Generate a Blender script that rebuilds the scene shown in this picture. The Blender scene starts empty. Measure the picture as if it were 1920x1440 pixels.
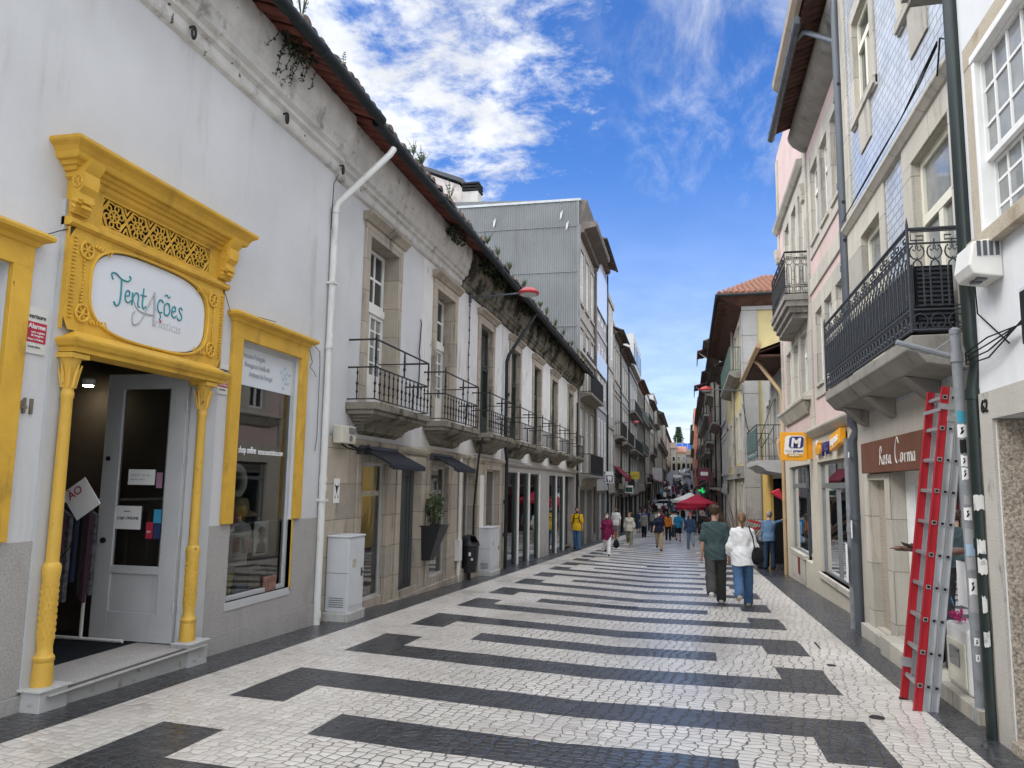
import bpy, bmesh, math, random
import numpy as np
from mathutils import Vector, Matrix
R = math.radians
rnd = random.Random(7)
SC = bpy.context.scene
COL = SC.collection

# ------------------------------------------------------------------ camera
cam = bpy.data.cameras.new('street_camera')
cam.sensor_width = 36.0
cam.lens = 36.0 * 1445.0 / 1920.0
cam.clip_start = 0.05
cam.clip_end = 3000
camo = bpy.data.objects.new('street_camera', cam)
COL.objects.link(camo)
def _cam_matrix(vpx=1290.0, vpy=912.0, xv=1130.0, F=1445.0):
    dy = Vector((vpx - 960, -(vpy - 720), -F)).normalized()
    a = xv - 960
    yv = -(F * F + (vpx - 960) * a) / (vpy - 720)
    dz = Vector((a, -yv, -F)).normalized()
    if dz.y < 0: dz = -dz
    dx = dy.cross(dz)
    return Matrix((dx, dy, dz))
camo.matrix_world = Matrix.Translation((0, 0, 1.6)) @ _cam_matrix().to_4x4()
SC.camera = camo

# ------------------------------------------------------------------ sky and sun
SUN_EL, SUN_ROT = 46.0, -118.0
world = bpy.data.worlds.new('World')
SC.world = world
world.use_nodes = True
nt = world.node_tree
nt.nodes.clear()
def N(tree, typ, **kw):
    n = tree.nodes.new(typ)
    for k, v in kw.items():
        if k.startswith('i_'):
            n.inputs[k[2:].replace('_', ' ')].default_value = v
        else: setattr(n, k, v)
    return n
def math_node(tree, op, a, b=None, clamp=False):
    n = tree.nodes.new('ShaderNodeMath'); n.operation = op; n.use_clamp = clamp
    for i, v in enumerate((a, b)):
        if v is None: continue
        if isinstance(v, (int, float)): n.inputs[i].default_value = v
        else: tree.links.new(v, n.inputs[i])
    return n.outputs[0]
def maprange(tree, v, a, b, c=0.0, d=1.0, smooth=True):
    n = tree.nodes.new('ShaderNodeMapRange')
    n.interpolation_type = 'SMOOTHSTEP' if smooth else 'LINEAR'
    tree.links.new(v, n.inputs['Value'])
    for k, x in zip(('From Min', 'From Max', 'To Min', 'To Max'), (a, b, c, d)): n.inputs[k].default_value = x
    return n.outputs[0]
sky = N(nt, 'ShaderNodeTexSky', sky_type='NISHITA', sun_disc=False)
sky.sun_elevation = R(SUN_EL); sky.sun_rotation = R(SUN_ROT); sky.altitude = 100; sky.air_density = 1.0; sky.dust_density = 0.6; sky.ozone_density = 2.2
tc = N(nt, 'ShaderNodeTexCoord')
sep = N(nt, 'ShaderNodeSeparateXYZ'); nt.links.new(tc.outputs['Generated'], sep.inputs[0])
zc = math_node(nt, 'ADD', math_node(nt, 'MAXIMUM', sep.outputs['Z'], 0.0), 0.12)
px = math_node(nt, 'DIVIDE', sep.outputs['X'], zc); py = math_node(nt, 'DIVIDE', sep.outputs['Y'], zc)
cmb = N(nt, 'ShaderNodeCombineXYZ'); nt.links.new(px, cmb.inputs[0]); nt.links.new(py, cmb.inputs[1])
def cloudnoise(scale, detail, rough, dist=0.0, sc=(1, 1, 1), rot=0.0):
    mp = N(nt, 'ShaderNodeMapping'); mp.inputs['Scale'].default_value = sc; mp.inputs['Rotation'].default_value = (0, 0, rot)
    nt.links.new(cmb.outputs[0], mp.inputs['Vector'])
    n = N(nt, 'ShaderNodeTexNoise'); n.inputs['Scale'].default_value = scale; n.inputs['Detail'].default_value = detail
    n.inputs['Roughness'].default_value = rough; n.inputs['Distortion'].default_value = dist
    nt.links.new(mp.outputs[0], n.inputs['Vector'])
    return n.outputs['Fac']
puff = cloudnoise(8.5, 7, 0.66, 0.2)
big = cloudnoise(1.7, 3, 0.5)
wisp = cloudnoise(3.4, 7, 0.66, 0.35, (2.2, 0.9, 1), R(28))
# bank of broken cloud towards the left with unseen cloud added overhead, thin streaks to the right
edge = math_node(nt, 'ADD', px, math_node(nt, 'MULTIPLY', py, 0.28))
left = maprange(nt, edge, 0.40, 0.02)
near = maprange(nt, py, 2.35, 1.6)
bank = math_node(nt, 'MAXIMUM', math_node(nt, 'MULTIPLY', left, near), math_node(nt, 'MULTIPLY', maprange(nt, py, 1.0, 0.6), 1.25))
thr = math_node(nt, 'SUBTRACT', 0.76, math_node(nt, 'MULTIPLY', bank, 0.36))
thr = math_node(nt, 'ADD', thr, math_node(nt, 'MULTIPLY', math_node(nt, 'SUBTRACT', big, 0.5), -0.35))
c1 = math_node(nt, 'MULTIPLY', maprange(nt, math_node(nt, 'SUBTRACT', puff, thr), -0.10, 0.22), 0.96)
rightm = math_node(nt, 'MULTIPLY', maprange(nt, px, -0.25, 0.0), maprange(nt, py, 2.3, 1.5))
c2 = math_node(nt, 'MULTIPLY', maprange(nt, wisp, 0.40, 0.80), math_node(nt, 'MULTIPLY', rightm, 0.60))
hor = math_node(nt, 'ADD', math_node(nt, 'MULTIPLY', maprange(nt, sep.outputs['Z'], 0.115, 0.05), 0.38), math_node(nt, 'MULTIPLY', maprange(nt, sep.outputs['Z'], 0.42, 0.06), 0.42))
cl = math_node(nt, 'MAXIMUM', math_node(nt, 'MAXIMUM', c1, c2), hor)
mix = N(nt, 'ShaderNodeMixRGB'); nt.links.new(cl, mix.inputs['Fac'])
sat = N(nt, 'ShaderNodeHueSaturation'); sat.inputs['Saturation'].default_value = 1.22; sat.inputs['Value'].default_value = 1.12
nt.links.new(sky.outputs[0], sat.inputs['Color'])
tintn = N(nt, 'ShaderNodeMixRGB', blend_type='MULTIPLY'); tintn.inputs['Fac'].default_value = 1.0; nt.links.new(sat.outputs[0], tintn.inputs['Color1']); tintn.inputs['Color2'].default_value = (0.56, 0.69, 0.95, 1)
nt.links.new(tintn.outputs[0], mix.inputs['Color1'])
# cloud brightness: thinner and greyer in the bank ahead, raised overhead and behind, unseen, to light the street
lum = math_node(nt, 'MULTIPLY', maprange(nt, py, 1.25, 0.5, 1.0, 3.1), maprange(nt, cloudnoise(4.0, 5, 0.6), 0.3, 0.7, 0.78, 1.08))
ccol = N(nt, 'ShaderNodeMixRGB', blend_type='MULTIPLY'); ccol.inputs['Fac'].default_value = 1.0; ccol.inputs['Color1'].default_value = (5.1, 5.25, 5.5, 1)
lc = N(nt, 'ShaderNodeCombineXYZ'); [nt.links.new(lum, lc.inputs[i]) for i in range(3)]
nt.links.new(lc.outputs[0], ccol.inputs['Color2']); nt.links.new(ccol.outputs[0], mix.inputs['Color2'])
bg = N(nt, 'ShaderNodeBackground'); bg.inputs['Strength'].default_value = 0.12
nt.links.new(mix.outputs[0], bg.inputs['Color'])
out = N(nt, 'ShaderNodeOutputWorld'); nt.links.new(bg.outputs[0], out.inputs['Surface'])

sun = bpy.data.lights.new('sun', 'SUN'); sun.energy = 1.0; sun.angle = R(18); sun.color = (1.0, 0.95, 0.88)
suno = bpy.data.objects.new('sun', sun); COL.objects.link(suno)
# direction to the sun from the sky texture's convention
az = R(SUN_ROT)
sd = Vector((math.sin(az) * math.cos(R(SUN_EL)), math.cos(az) * math.cos(R(SUN_EL)), math.sin(R(SUN_EL))))
suno.rotation_euler = sd.to_track_quat('Z', 'Y').to_euler()
SC.view_settings.view_transform = 'Standard'; SC.view_settings.look = 'None'
SC.view_settings.exposure = 0.80; SC.view_settings.gamma = 1.0
SC.cycles.max_bounces = 8; SC.cycles.transparent_max_bounces = 12; SC.cycles.use_denoising = True
SC.cycles.sample_clamp_indirect = 4.0

# ------------------------------------------------------------------ materials
MATS = {}
def mat(name, col, rough=0.75, spec=0.3, metal=0.0, var=0.12, vscale=3.0, dirt=None, damt=0.0, dscale=1.2, streak=0.25,
        speck=0.0, sscale=90.0, bump=0.0, bscale=60.0, emit=None, lo=0.52, hi=0.72, obj=False, fleck=None, blocks=None):
    if name in MATS: return MATS[name]
    m = bpy.data.materials.new(name); m.use_nodes = True
    t = m.node_tree; b = t.nodes['Principled BSDF']
    b.inputs['Roughness'].default_value = rough; b.inputs['Metallic'].default_value = metal
    b.inputs['Specular IOR Level'].default_value = spec
    if obj: pos = N(t, 'ShaderNodeTexCoord').outputs['Object']
    else: pos = N(t, 'ShaderNodeNewGeometry').outputs['Position']
    def noise(scale, detail=5, sc=None, rough_=0.55):
        n = N(t, 'ShaderNodeTexNoise'); n.inputs['Scale'].default_value = scale; n.inputs['Detail'].default_value = detail; n.inputs['Roughness'].default_value = rough_
        src = pos
        if sc:
            mp = N(t, 'ShaderNodeMapping'); mp.inputs['Scale'].default_value = sc; t.links.new(pos, mp.inputs[0]); src = mp.outputs[0]
        t.links.new(src, n.inputs['Vector']); return n.outputs['Fac']
    def mixc(f, a, c2):
        n = N(t, 'ShaderNodeMixRGB'); 
        if isinstance(f, float): n.inputs[0].default_value = f
        else: t.links.new(f, n.inputs[0])
        for i, c in ((1, a), (2, c2)):
            if isinstance(c, tuple): n.inputs[i].default_value = (*c, 1)
            else: t.links.new(c, n.inputs[i])
        return n.outputs[0]
    c = tuple(col)
    if var > 0:
        v = maprange(t, noise(vscale), 0.3, 0.7, 0, 1, False)
        c = mixc(v, tuple(x * (1 - var) for x in col), tuple(min(1, x * (1 + var)) for x in col))
    if speck > 0:
        v = maprange(t, noise(sscale, 3), 0.35, 0.65, 0, 1, False)
        d2 = mixc(v, tuple(x * (1 - speck) for x in col), tuple(min(1, x * (1 + speck)) for x in col))
        c = mixc(0.5, c, d2)
    if dirt:
        v = noise(dscale, 8, (1, 1, streak), 0.65)
        c = mixc(math_node(t, 'MULTIPLY', maprange(t, v, lo, hi), damt), c, tuple(dirt))
    if blocks:                                   # ashlar joints
        s3 = N(t, 'ShaderNodeSeparateXYZ'); t.links.new(pos, s3.inputs[0]); c3 = N(t, 'ShaderNodeCombineXYZ'); t.links.new(math_node(t, 'ADD', s3.outputs['Y'], s3.outputs['X']), c3.inputs[0]); t.links.new(s3.outputs['Z'], c3.inputs[1])
        bk = N(t, 'ShaderNodeTexBrick'); t.links.new(c3.outputs[0], bk.inputs['Vector'])
        for n_, v in (('Color1', (.78, .78, .78, 1)), ('Color2', (1.12, 1.1, 1.06, 1)), ('Mortar', (.38, .36, .33, 1)), ('Scale', 1.0), ('Mortar Size', .007), ('Mortar Smooth', .4), ('Brick Width', blocks[0]), ('Row Height', blocks[1]), ('Bias', 0.0)): bk.inputs[n_].default_value = v
        ml = N(t, 'ShaderNodeMixRGB', blend_type='MULTIPLY'); ml.inputs[0].default_value = 0.85
        if isinstance(c, tuple): ml.inputs[1].default_value = (*c, 1)
        else: t.links.new(c, ml.inputs[1])
        t.links.new(bk.outputs['Color'], ml.inputs[2]); c = ml.outputs[0]
    if fleck:                                    # small sharp chips: (colour, amount, scale, threshold, vertical squash)
        v = noise(fleck[2], 6, (1, 1, fleck[4]), 0.6)
        c = mixc(math_node(t, 'MULTIPLY', maprange(t, v, fleck[3], fleck[3] + 0.025), fleck[1]), c, tuple(fleck[0]))
    if isinstance(c, tuple): b.inputs['Base Color'].default_value = (*c, 1)
    else: t.links.new(c, b.inputs['Base Color'])
    if bump > 0:
        bn = N(t, 'ShaderNodeBump'); bn.inputs['Strength'].default_value = bump; bn.inputs['Distance'].default_value = 0.02
        t.links.new(noise(bscale, 6), bn.inputs['Height']); t.links.new(bn.outputs[0], b.inputs['Normal'])
    if emit:
        b.inputs['Emission Color'].default_value = (*col, 1); b.inputs['Emission Strength'].default_value = emit
    MATS[name] = m
    return m
def glass_mat(name, tint=(0.8, 0.85, 0.85), amount=1.0):
    m = bpy.data.materials.new(name); m.use_nodes = True; t = m.node_tree; t.nodes.clear()
    o = N(t, 'ShaderNodeOutputMaterial'); mx = N(t, 'ShaderNodeMixShader')
    tr = N(t, 'ShaderNodeBsdfTransparent'); tr.inputs[0].default_value = (*tint, 1)
    gl = N(t, 'ShaderNodeBsdfGlossy'); gl.inputs['Roughness'].default_value = 0.015; gl.inputs['Color'].default_value = (0.95, 0.97, 1, 1)
    fr = N(t, 'ShaderNodeFresnel'); fr.inputs['IOR'].default_value = 1.55
    f = math_node(t, 'MULTIPLY', fr.outputs[0], 1.7 * amount, True)
    t.links.new(f, mx.inputs[0]); t.links.new(tr.outputs[0], mx.inputs[1]); t.links.new(gl.outputs[0], mx.inputs[2]); t.links.new(mx.outputs[0], o.inputs[0])
    return m
PLASTER = mat('white_plaster', (0.575, 0.58, 0.59), 0.85, 0.2, var=0.07, vscale=0.8, dirt=(0.36, 0.345, 0.32), damt=0.75, dscale=1.7, streak=0.16, bump=0.2, bscale=22, lo=0.53, hi=0.78, fleck=((0.16, 0.15, 0.14), 0.75, 4.2, 0.735, 0.5))
PLASTER_OLD = mat('peeling_plaster', (0.66, 0.655, 0.64), 0.85, 0.2, var=0.06, vscale=2, dirt=(0.30, 0.28, 0.25), damt=0.8, dscale=3.5, streak=0.16, bump=0.15, bscale=30, lo=0.57, hi=0.72, fleck=((0.10, 0.09, 0.08), 0.9, 7.5, 0.66, 0.3))
CORNICE = mat('weathered_cornice', (0.62, 0.61, 0.59), 0.9, 0.2, var=0.12, vscale=4, dirt=(0.15, 0.145, 0.125), damt=0.72, dscale=2.6, streak=1, bump=0.25, bscale=25, lo=0.53, hi=0.72, fleck=((0.06, 0.055, 0.045), 0.9, 7.0, 0.66, 1.0))
GRANITE = mat('warm_granite', (0.41, 0.365, 0.305), 0.85, 0.25, var=0.14, vscale=4, speck=0.35, sscale=120, dirt=(0.11, 0.095, 0.08), damt=0.85, dscale=2.4, streak=0.3, bump=0.25, bscale=60, blocks=(0.74, 0.52))
GRANITE_GREY = mat('grey_granite', (0.36, 0.345, 0.33), 0.85, 0.25, var=0.10, vscale=3, speck=0.35, sscale=75, dirt=(0.20, 0.19, 0.18), damt=0.5, dscale=1.8, streak=0.5, bump=0.12, bscale=80)
GRANITE_DARK = mat('mossy_granite', (0.22, 0.20, 0.165), 0.9, 0.2, var=0.25, vscale=5, speck=0.3, sscale=90, dirt=(0.06, 0.06, 0.045), damt=0.9, dscale=3.0, streak=0.6, bump=0.4, bscale=30, lo=0.48, hi=0.62)
YELLOW = mat('yellow_paint', (0.62, 0.365, 0.045), 0.55, 0.35, var=0.12, vscale=3, dirt=(0.27, 0.155, 0.03), damt=0.75, dscale=3.5, streak=0.5, bump=0.2, bscale=30, lo=0.52, hi=0.76, fleck=((0.07, 0.04, 0.02), 0.9, 11, 0.715, 0.8))
YELLOW_CHIP = mat('chipped_yellow_paint', (0.62, 0.38, 0.06), 0.5, 0.4, var=0.08, vscale=5, dirt=(0.30, 0.17, 0.04), damt=0.7, dscale=4, streak=0.5, bump=0.2, bscale=30, lo=0.54, hi=0.76, fleck=((0.08, 0.04, 0.02), 0.95, 13, 0.665, 0.8))
GREYPAINT = mat('grey_door_paint', (0.47, 0.48, 0.485), 0.5, 0.4, var=0.05, vscale=3, dirt=(0.2, 0.2, 0.2), damt=0.4, dscale=5, lo=0.6, hi=0.8)
PEDESTAL = mat('chipped_white_paint', (0.47, 0.475, 0.465), 0.6, 0.3, var=0.08, dirt=(0.20, 0.165, 0.125), damt=0.85, dscale=6, streak=1.2, lo=0.55, hi=0.68)
WHITEPAINT = mat('white_paint', (0.74, 0.74, 0.72), 0.5, 0.4, var=0.05, dirt=(0.45, 0.44, 0.4), damt=0.4, dscale=6)
CREAMPAINT = mat('cream_paint', (0.70, 0.68, 0.56), 0.5, 0.4, var=0.04)
GREENPAINT = mat('dark_green_paint', (0.018, 0.032, 0.028), 0.45, 0.4, var=0.2, vscale=6, dirt=(0.10, 0.11, 0.1), damt=0.35, dscale=8)
IRON = mat('black_iron', (0.016, 0.016, 0.018), 0.5, 0.4, var=0.3, vscale=10, dirt=(0.07, 0.04, 0.025), damt=0.4, dscale=10)
IRON_GREY = mat('charcoal_iron', (0.035, 0.040, 0.048), 0.5, 0.4, var=0.2, vscale=8)
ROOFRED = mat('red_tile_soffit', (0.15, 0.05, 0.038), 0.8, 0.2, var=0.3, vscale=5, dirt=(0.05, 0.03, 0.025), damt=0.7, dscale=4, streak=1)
ROOFTOP = mat('lichen_roof_tile', (0.16, 0.12, 0.10), 0.9, 0.2, var=0.3, vscale=6, dirt=(0.035, 0.035, 0.028), damt=0.9, dscale=5, streak=1, bump=0.3, bscale=30, lo=0.45, hi=0.6)
ROOFORANGE = mat('orange_roof_tile', (0.20, 0.092, 0.058), 0.85, 0.2, var=0.3, vscale=4, dirt=(0.11, 0.085, 0.065), damt=0.8, dscale=1.6)
GUTTER = mat('dark_green_gutter', (0.013, 0.019, 0.021), 0.6, 0.25, var=0.2, vscale=4, dirt=(0.06, 0.06, 0.05), damt=0.4, dscale=6)
GREYPIPE = mat('slate_grey_pipe', (0.075, 0.085, 0.10), 0.4, 0.5, var=0.12, vscale=4)
WHITEPIPE = mat('white_pipe', (0.66, 0.66, 0.64), 0.5, 0.4, var=0.05, dirt=(0.25, 0.23, 0.2), damt=0.6, dscale=4, streak=0.5)
TANPIPE = mat('tan_pipe', (0.45, 0.31, 0.17), 0.45, 0.4, var=0.1)
BROWNSOFFIT = mat('brown_tile_soffit', (0.085, 0.045, 0.036), 0.85, 0.2, var=0.35, vscale=4)
DARKGLASS = mat('dark_window_glass', (0.022, 0.026, 0.03), 0.05, 0.8, var=0.4, vscale=1.2)
CURTAIN = mat('curtained_window_glass', (0.20, 0.21, 0.21), 0.06, 0.8, var=0.4, vscale=2.5)
GLASS = glass_mat('shop_glass')
BLACK = mat('black_surface', (0.012, 0.012, 0.013), 0.7, 0.2, var=0.2)
INSIDE = mat('dim_interior', (0.06, 0.055, 0.05), 0.9, 0.1, var=0.3, vscale=1)
PINK = mat('pink_plaster', (0.56, 0.43, 0.40), 0.85, 0.2, var=0.07, vscale=1.5, dirt=(0.45, 0.33, 0.30), damt=0.5, dscale=2, streak=0.2)
CONCRETE = mat('stained_concrete', (0.25, 0.235, 0.21), 0.9, 0.2, var=0.15, vscale=3, dirt=(0.09, 0.085, 0.075), damt=0.85, dscale=2.5, streak=0.5, bump=0.2, bscale=30)
PALESTONE = mat('pale_limestone', (0.46, 0.435, 0.38), 0.85, 0.2, var=0.10, vscale=3, speck=0.2, sscale=80, dirt=(0.21, 0.19, 0.165), damt=0.65, dscale=2.6, streak=0.25, blocks=(1.1, 0.62))
PEBBLE = mat('pebble_dash', (0.36, 0.31, 0.25), 0.9, 0.2, var=0.1, speck=0.9, sscale=55, bump=0.6, bscale=60)
PAPER = mat('white_paper', (0.75, 0.75, 0.74), 0.8, 0.1, var=0.02)
INK = mat('black_ink', (0.02, 0.02, 0.02), 0.8, 0.1, var=0)
REDINK = mat('red_sign_paint', (0.42, 0.03, 0.06), 0.5, 0.3, var=0.05)
ALU = mat('brushed_aluminium', (0.60, 0.61, 0.62), 0.35, 0.5, metal=0.85, var=0.06, vscale=20)
CABGREY = mat('light_grey_enamel', (0.55, 0.57, 0.59), 0.45, 0.4, var=0.04, dirt=(0.30, 0.29, 0.27), damt=0.6, dscale=3, streak=0.25, fleck=((0.2, 0.19, 0.17), 0.7, 9, 0.7, 0.6))

# ------------------------------------------------------------------ mesh building
class Fr:                                   # facade frame: d out of the wall, u along the street, z up
    def __init__(s, X, side): s.X, s.s = X, side
    def __call__(s, p): return (s.X + s.s * p[0], p[1], p[2])
class MB:
    def __init__(s, fr=None): s.v, s.f, s.m, s.fr = [], [], [], fr
    def add(s, vs, fs, m=0):
        o = len(s.v)
        s.v += [s.fr(p) for p in vs] if s.fr else [tuple(p) for p in vs]
        s.f += [tuple(i + o for i in f) for f in fs]; s.m += [m] * len(fs)
        return s
    def box(s, a0, a1, b0, b1, c0, c1, m=0):
        vs = [(a, b, c) for a in (a0, a1) for b in (b0, b1) for c in (c0, c1)]
        return s.add(vs, [(0, 1, 3, 2), (4, 6, 7, 5), (0, 4, 5, 1), (2, 3, 7, 6), (0, 2, 6, 4), (1, 5, 7, 3)], m)
    def quad(s, *ps, m=0): return s.add(ps, [tuple(range(len(ps)))], m)
    def prism(s, poly, axis, a0, a1, m=0):  # poly in the two remaining axes, in axis order
        n = len(poly); vs = []
        for a in (a0, a1):
            for p, q in poly:
                vs.append({'x': (a, p, q), 'y': (p, a, q), 'z': (p, q, a)}[axis])
        fs = [tuple(range(n)), tuple(range(2 * n - 1, n - 1, -1))] + [(i, (i + 1) % n, n + (i + 1) % n, n + i) for i in range(n)]
        return s.add(vs, fs, m)
    def tube(s, pts, r, n=8, m=0, closed=False, caps=True):
        P = [Vector(p) for p in pts]; k = len(P)
        rr = r if isinstance(r, (list, tuple)) else [r] * k
        vs = []; prev = None
        for i, p in enumerate(P):
            if closed: t = (P[(i + 1) % k] - P[i - 1])
            else: t = P[min(i + 1, k - 1)] - P[max(i - 1, 0)]
            if t.length < 1e-9: t = Vector((0, 0, 1))
            t.normalize()
            if prev is None: prev = t.orthogonal().normalized()
            prev = (prev - t * prev.dot(t))
            if prev.length < 1e-6: prev = t.orthogonal()
            prev.normalize(); b = t.cross(prev)
            for j in range(n):
                a = 2 * math.pi * j / n
                vs.append(tuple(p + (prev * math.cos(a) + b * math.sin(a)) * rr[i]))
        fs = []
        for i in range(k if closed else k - 1):
            i2 = (i + 1) % k
            for j in range(n): fs.append((i * n + j, i * n + (j + 1) % n, i2 * n + (j + 1) % n, i2 * n + j))
        if caps and not closed: fs += [tuple(range(n)), tuple(range((k - 1) * n, k * n))]
        return s.add(vs, fs, m)
    def lathe(s, prof, c, n=10, m=0):       # prof: (r, z) from bottom to top around vertical axis at c
        vs = [(c[0] + r * math.cos(2 * math.pi * j / n), c[1] + r * math.sin(2 * math.pi * j / n), c[2] + z) for r, z in prof for j in range(n)]
        k = len(prof)
        fs = [(i * n + j, i * n + (j + 1) % n, (i + 1) * n + (j + 1) % n, (i + 1) * n + j) for i in range(k - 1) for j in range(n)]
        fs += [tuple(range(n)), tuple(range((k - 1) * n, k * n))]
        return s.add(vs, fs, m)
    def build(s, name, mats, parent=None, smooth=None, bevel=0.0, recalc=True):
        me = bpy.data.meshes.new(name); me.from_pydata(s.v, [], s.f)
        ms = mats if isinstance(mats, (list, tuple)) else [mats]
        for m in ms: me.materials.append(m)
        if len(ms) > 1: me.polygons.foreach_set('material_index', s.m)
        if recalc:
            bm = bmesh.new(); bm.from_mesh(me); bmesh.ops.recalc_face_normals(bm, faces=bm.faces); bm.to_mesh(me); bm.free()
        if smooth:
            me.polygons.foreach_set('use_smooth', [True] * len(me.polygons)); me.set_sharp_from_angle(angle=R(smooth))
        me.update()
        o = bpy.data.objects.new(name, me); COL.objects.link(o)
        if parent: o.parent = parent
        if bevel:
            b = o.modifiers.new('soft_edges', 'BEVEL'); b.width = bevel; b.segments = 2; b.limit_method = 'ANGLE'; b.angle_limit = R(40)
        return o
def tag(o, label=None, cat=None, group=None, kind=None):
    for k, v in (('label', label), ('category', cat), ('group', group), ('kind', kind)):
        if v: o[k] = v
    return o
def thing(name, label, cat, group=None, loc=(0, 0, 0)):
    o = bpy.data.objects.new(name, None); o.empty_display_size = 0.2; o.location = loc; COL.objects.link(o)
    return tag(o, label, cat, group)
def copy_thing(o, loc=None, rz=None, label=None):
    c = o.copy(); COL.objects.link(c)
    if loc is not None: c.location = loc
    if rz is not None: c.rotation_euler = (0, 0, rz)
    if label: c['label'] = label
    def rec(a, b):
        for ch in a.children:
            d = ch.copy(); COL.objects.link(d); d.parent = b; rec(ch, d)
    rec(o, c)
    return c
AX = {'left': Matrix(((0, 0, 1), (1, 0, 0), (0, 1, 0))),       # lettering on the left-hand wall
      'right': Matrix(((0, 0, -1), (-1, 0, 0), (0, 1, 0))),
      'near': Matrix(((1, 0, 0), (0, 0, -1), (0, 1, 0)))}       # lettering that faces the camera end of the street
def text(body, size, m, loc, facing, parent=None, name='lettering', ext=0.003, align='LEFT', shear=0.0, sx=1.0, tilt=0.0, weight=0.0, spacing=1.0):
    cu = bpy.data.curves.new(name, 'FONT'); cu.body = body; cu.size = size; cu.extrude = ext; cu.align_x = align; cu.shear = shear
    cu.offset = weight; cu.space_character = spacing; cu.resolution_u = 4
    o = bpy.data.objects.new(name, cu); COL.objects.link(o)
    me = bpy.data.meshes.new_from_object(o.evaluated_get(bpy.context.evaluated_depsgraph_get()))
    bpy.data.objects.remove(o); bpy.data.curves.remove(cu)
    me.materials.clear(); me.materials.append(m)
    T = Matrix.Translation(loc) @ AX[facing].to_4x4() @ Matrix.Rotation(tilt, 4, 'Z') @ Matrix.Diagonal((sx, 1, 1, 1))
    me.transform(T)
    o = bpy.data.objects.new(name, me); COL.objects.link(o)
    if parent: o.parent = parent
    return o

def wall_holes(mb, u0, u1, z0, z1, holes, depth=0.25, m=0, mr=1, d=0.0):
    us = sorted({u0, u1, *[h[0] for h in holes], *[h[1] for h in holes]}); zs = sorted({z0, z1, *[h[2] for h in holes], *[h[3] for h in holes]})
    us = [u for u in us if u0 <= u <= u1]; zs = [z for z in zs if z0 <= z <= z1]
    for a, b in zip(us, us[1:]):
        for c, e in zip(zs, zs[1:]):
            cu, cz = (a + b) / 2, (c + e) / 2
            if any(h[0] < cu < h[1] and h[2] < cz < h[3] for h in holes): continue
            mb.quad((d, a, c), (d, b, c), (d, b, e), (d, a, e), m=m)
    for h in holes:
        if h[1] <= u0 or h[0] >= u1 or h[3] <= z0 or h[2] >= z1: continue
        a, b, c, e = max(h[0], u0), min(h[1], u1), max(h[2], z0), min(h[3], z1); D = d - (h[4] if len(h) > 4 else depth)
        if h[0] >= u0: mb.quad((d, a, c), (D, a, c), (D, a, e), (d, a, e), m=mr)
        if h[1] <= u1: mb.quad((d, b, c), (D, b, c), (D, b, e), (d, b, e), m=mr)
        if h[3] <= z1: mb.quad((d, a, e), (D, a, e), (D, b, e), (d, b, e), m=mr)
        if h[2] >= z0: mb.quad((d, a, c), (D, a, c), (D, b, c), (d, b, c), m=mr)
def shell(mb, u0, u1, z0, z1, D=8.0, m=0, top=True):
    mb.quad((0, u0, z0), (-D, u0, z0), (-D, u0, z1), (0, u0, z1), m=m); mb.quad((0, u1, z0), (-D, u1, z0), (-D, u1, z1), (0, u1, z1), m=m)
    mb.quad((-D, u0, z0), (-D, u1, z0), (-D, u1, z1), (-D, u0, z1), m=m)
    if top: mb.quad((0, u0, z1), (-D, u0, z1), (-D, u1, z1), (0, u1, z1), m=m)
def window(parent, fr, u0, u1, z0, z1, d=-0.15, nx=2, nz=3, fm=None, gm=None, fw=0.055, bar=0.025, transom=None, leaf=0.0, name='window', th=0.05, low=0.0):
    """frame with glazing bars; transom = z of a thick rail; leaf = width of a thick middle stile; low = height of a solid bottom panel"""
    w = MB(fr); fm = fm or WHITEPAINT; gm = gm or DARKGLASS
    w.box(d, d + th, u0, u0 + fw, z0, z1); w.box(d, d + th, u1 - fw, u1, z0, z1)
    w.box(d + .002, d + th - .002, u0 + fw, u1 - fw, z0, z0 + fw + low); w.box(d + .002, d + th - .002, u0 + fw, u1 - fw, z1 - fw, z1)
    if transom: w.box(d + .001, d + th + .012, u0 + fw, u1 - fw, transom - 0.05, transom + 0.05)
    if leaf:
        c = (u0 + u1) / 2; w.box(d + .003, d + th + .006, c - leaf / 2, c + leaf / 2, z0 + fw, (transom - 0.05) if transom else z1 - fw)
    for i in range(1, nx):
        c = u0 + (u1 - u0) * i / nx; w.box(d + .01, d + th - .012, c - bar / 2, c + bar / 2, z0 + fw + low, z1 - fw)
    for i in range(1, nz):
        c = z0 + low + (z1 - z0 - low) * i / nz; w.box(d + .012, d + th - .014, u0 + fw, u1 - fw, c - bar / 2, c + bar / 2)
    o = w.build(name, fm, parent)
    MB(fr).quad((d + .02, u0 + fw, z0 + fw), (d + .02, u1 - fw, z0 + fw), (d + .02, u1 - fw, z1 - fw), (d + .02, u0 + fw, z1 - fw)).build('pane', gm, o, recalc=False)
    return o
def surround(parent, fr, u0, u1, z0, z1, w=0.18, d=0.05, m=None, sill=True, lintel=0.0, name='window_surround', back=0.0):
    s = MB(fr)
    s.box(-back, d, u0 - w, u0, z0, z1); s.box(-back, d, u1, u1 + w, z0, z1); s.box(-back, d + .003, u0 - w, u1 + w, z1, z1 + w)
    if sill: s.box(-back, d + .05, u0 - w - .03, u1 + w + .03, z0 - .12, z0)
    if lintel:
        s.prism([(0, z1 + w), (d + .03, z1 + w), (d + lintel * .5, z1 + w + .05), (d + lintel, z1 + w + .11), (d + lintel, z1 + w + .15), (0, z1 + w + .15)], 'y', u0 - w - .08, u1 + w + .08)
    return s.build(name, m or GRANITE, parent, bevel=0.006)
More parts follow.
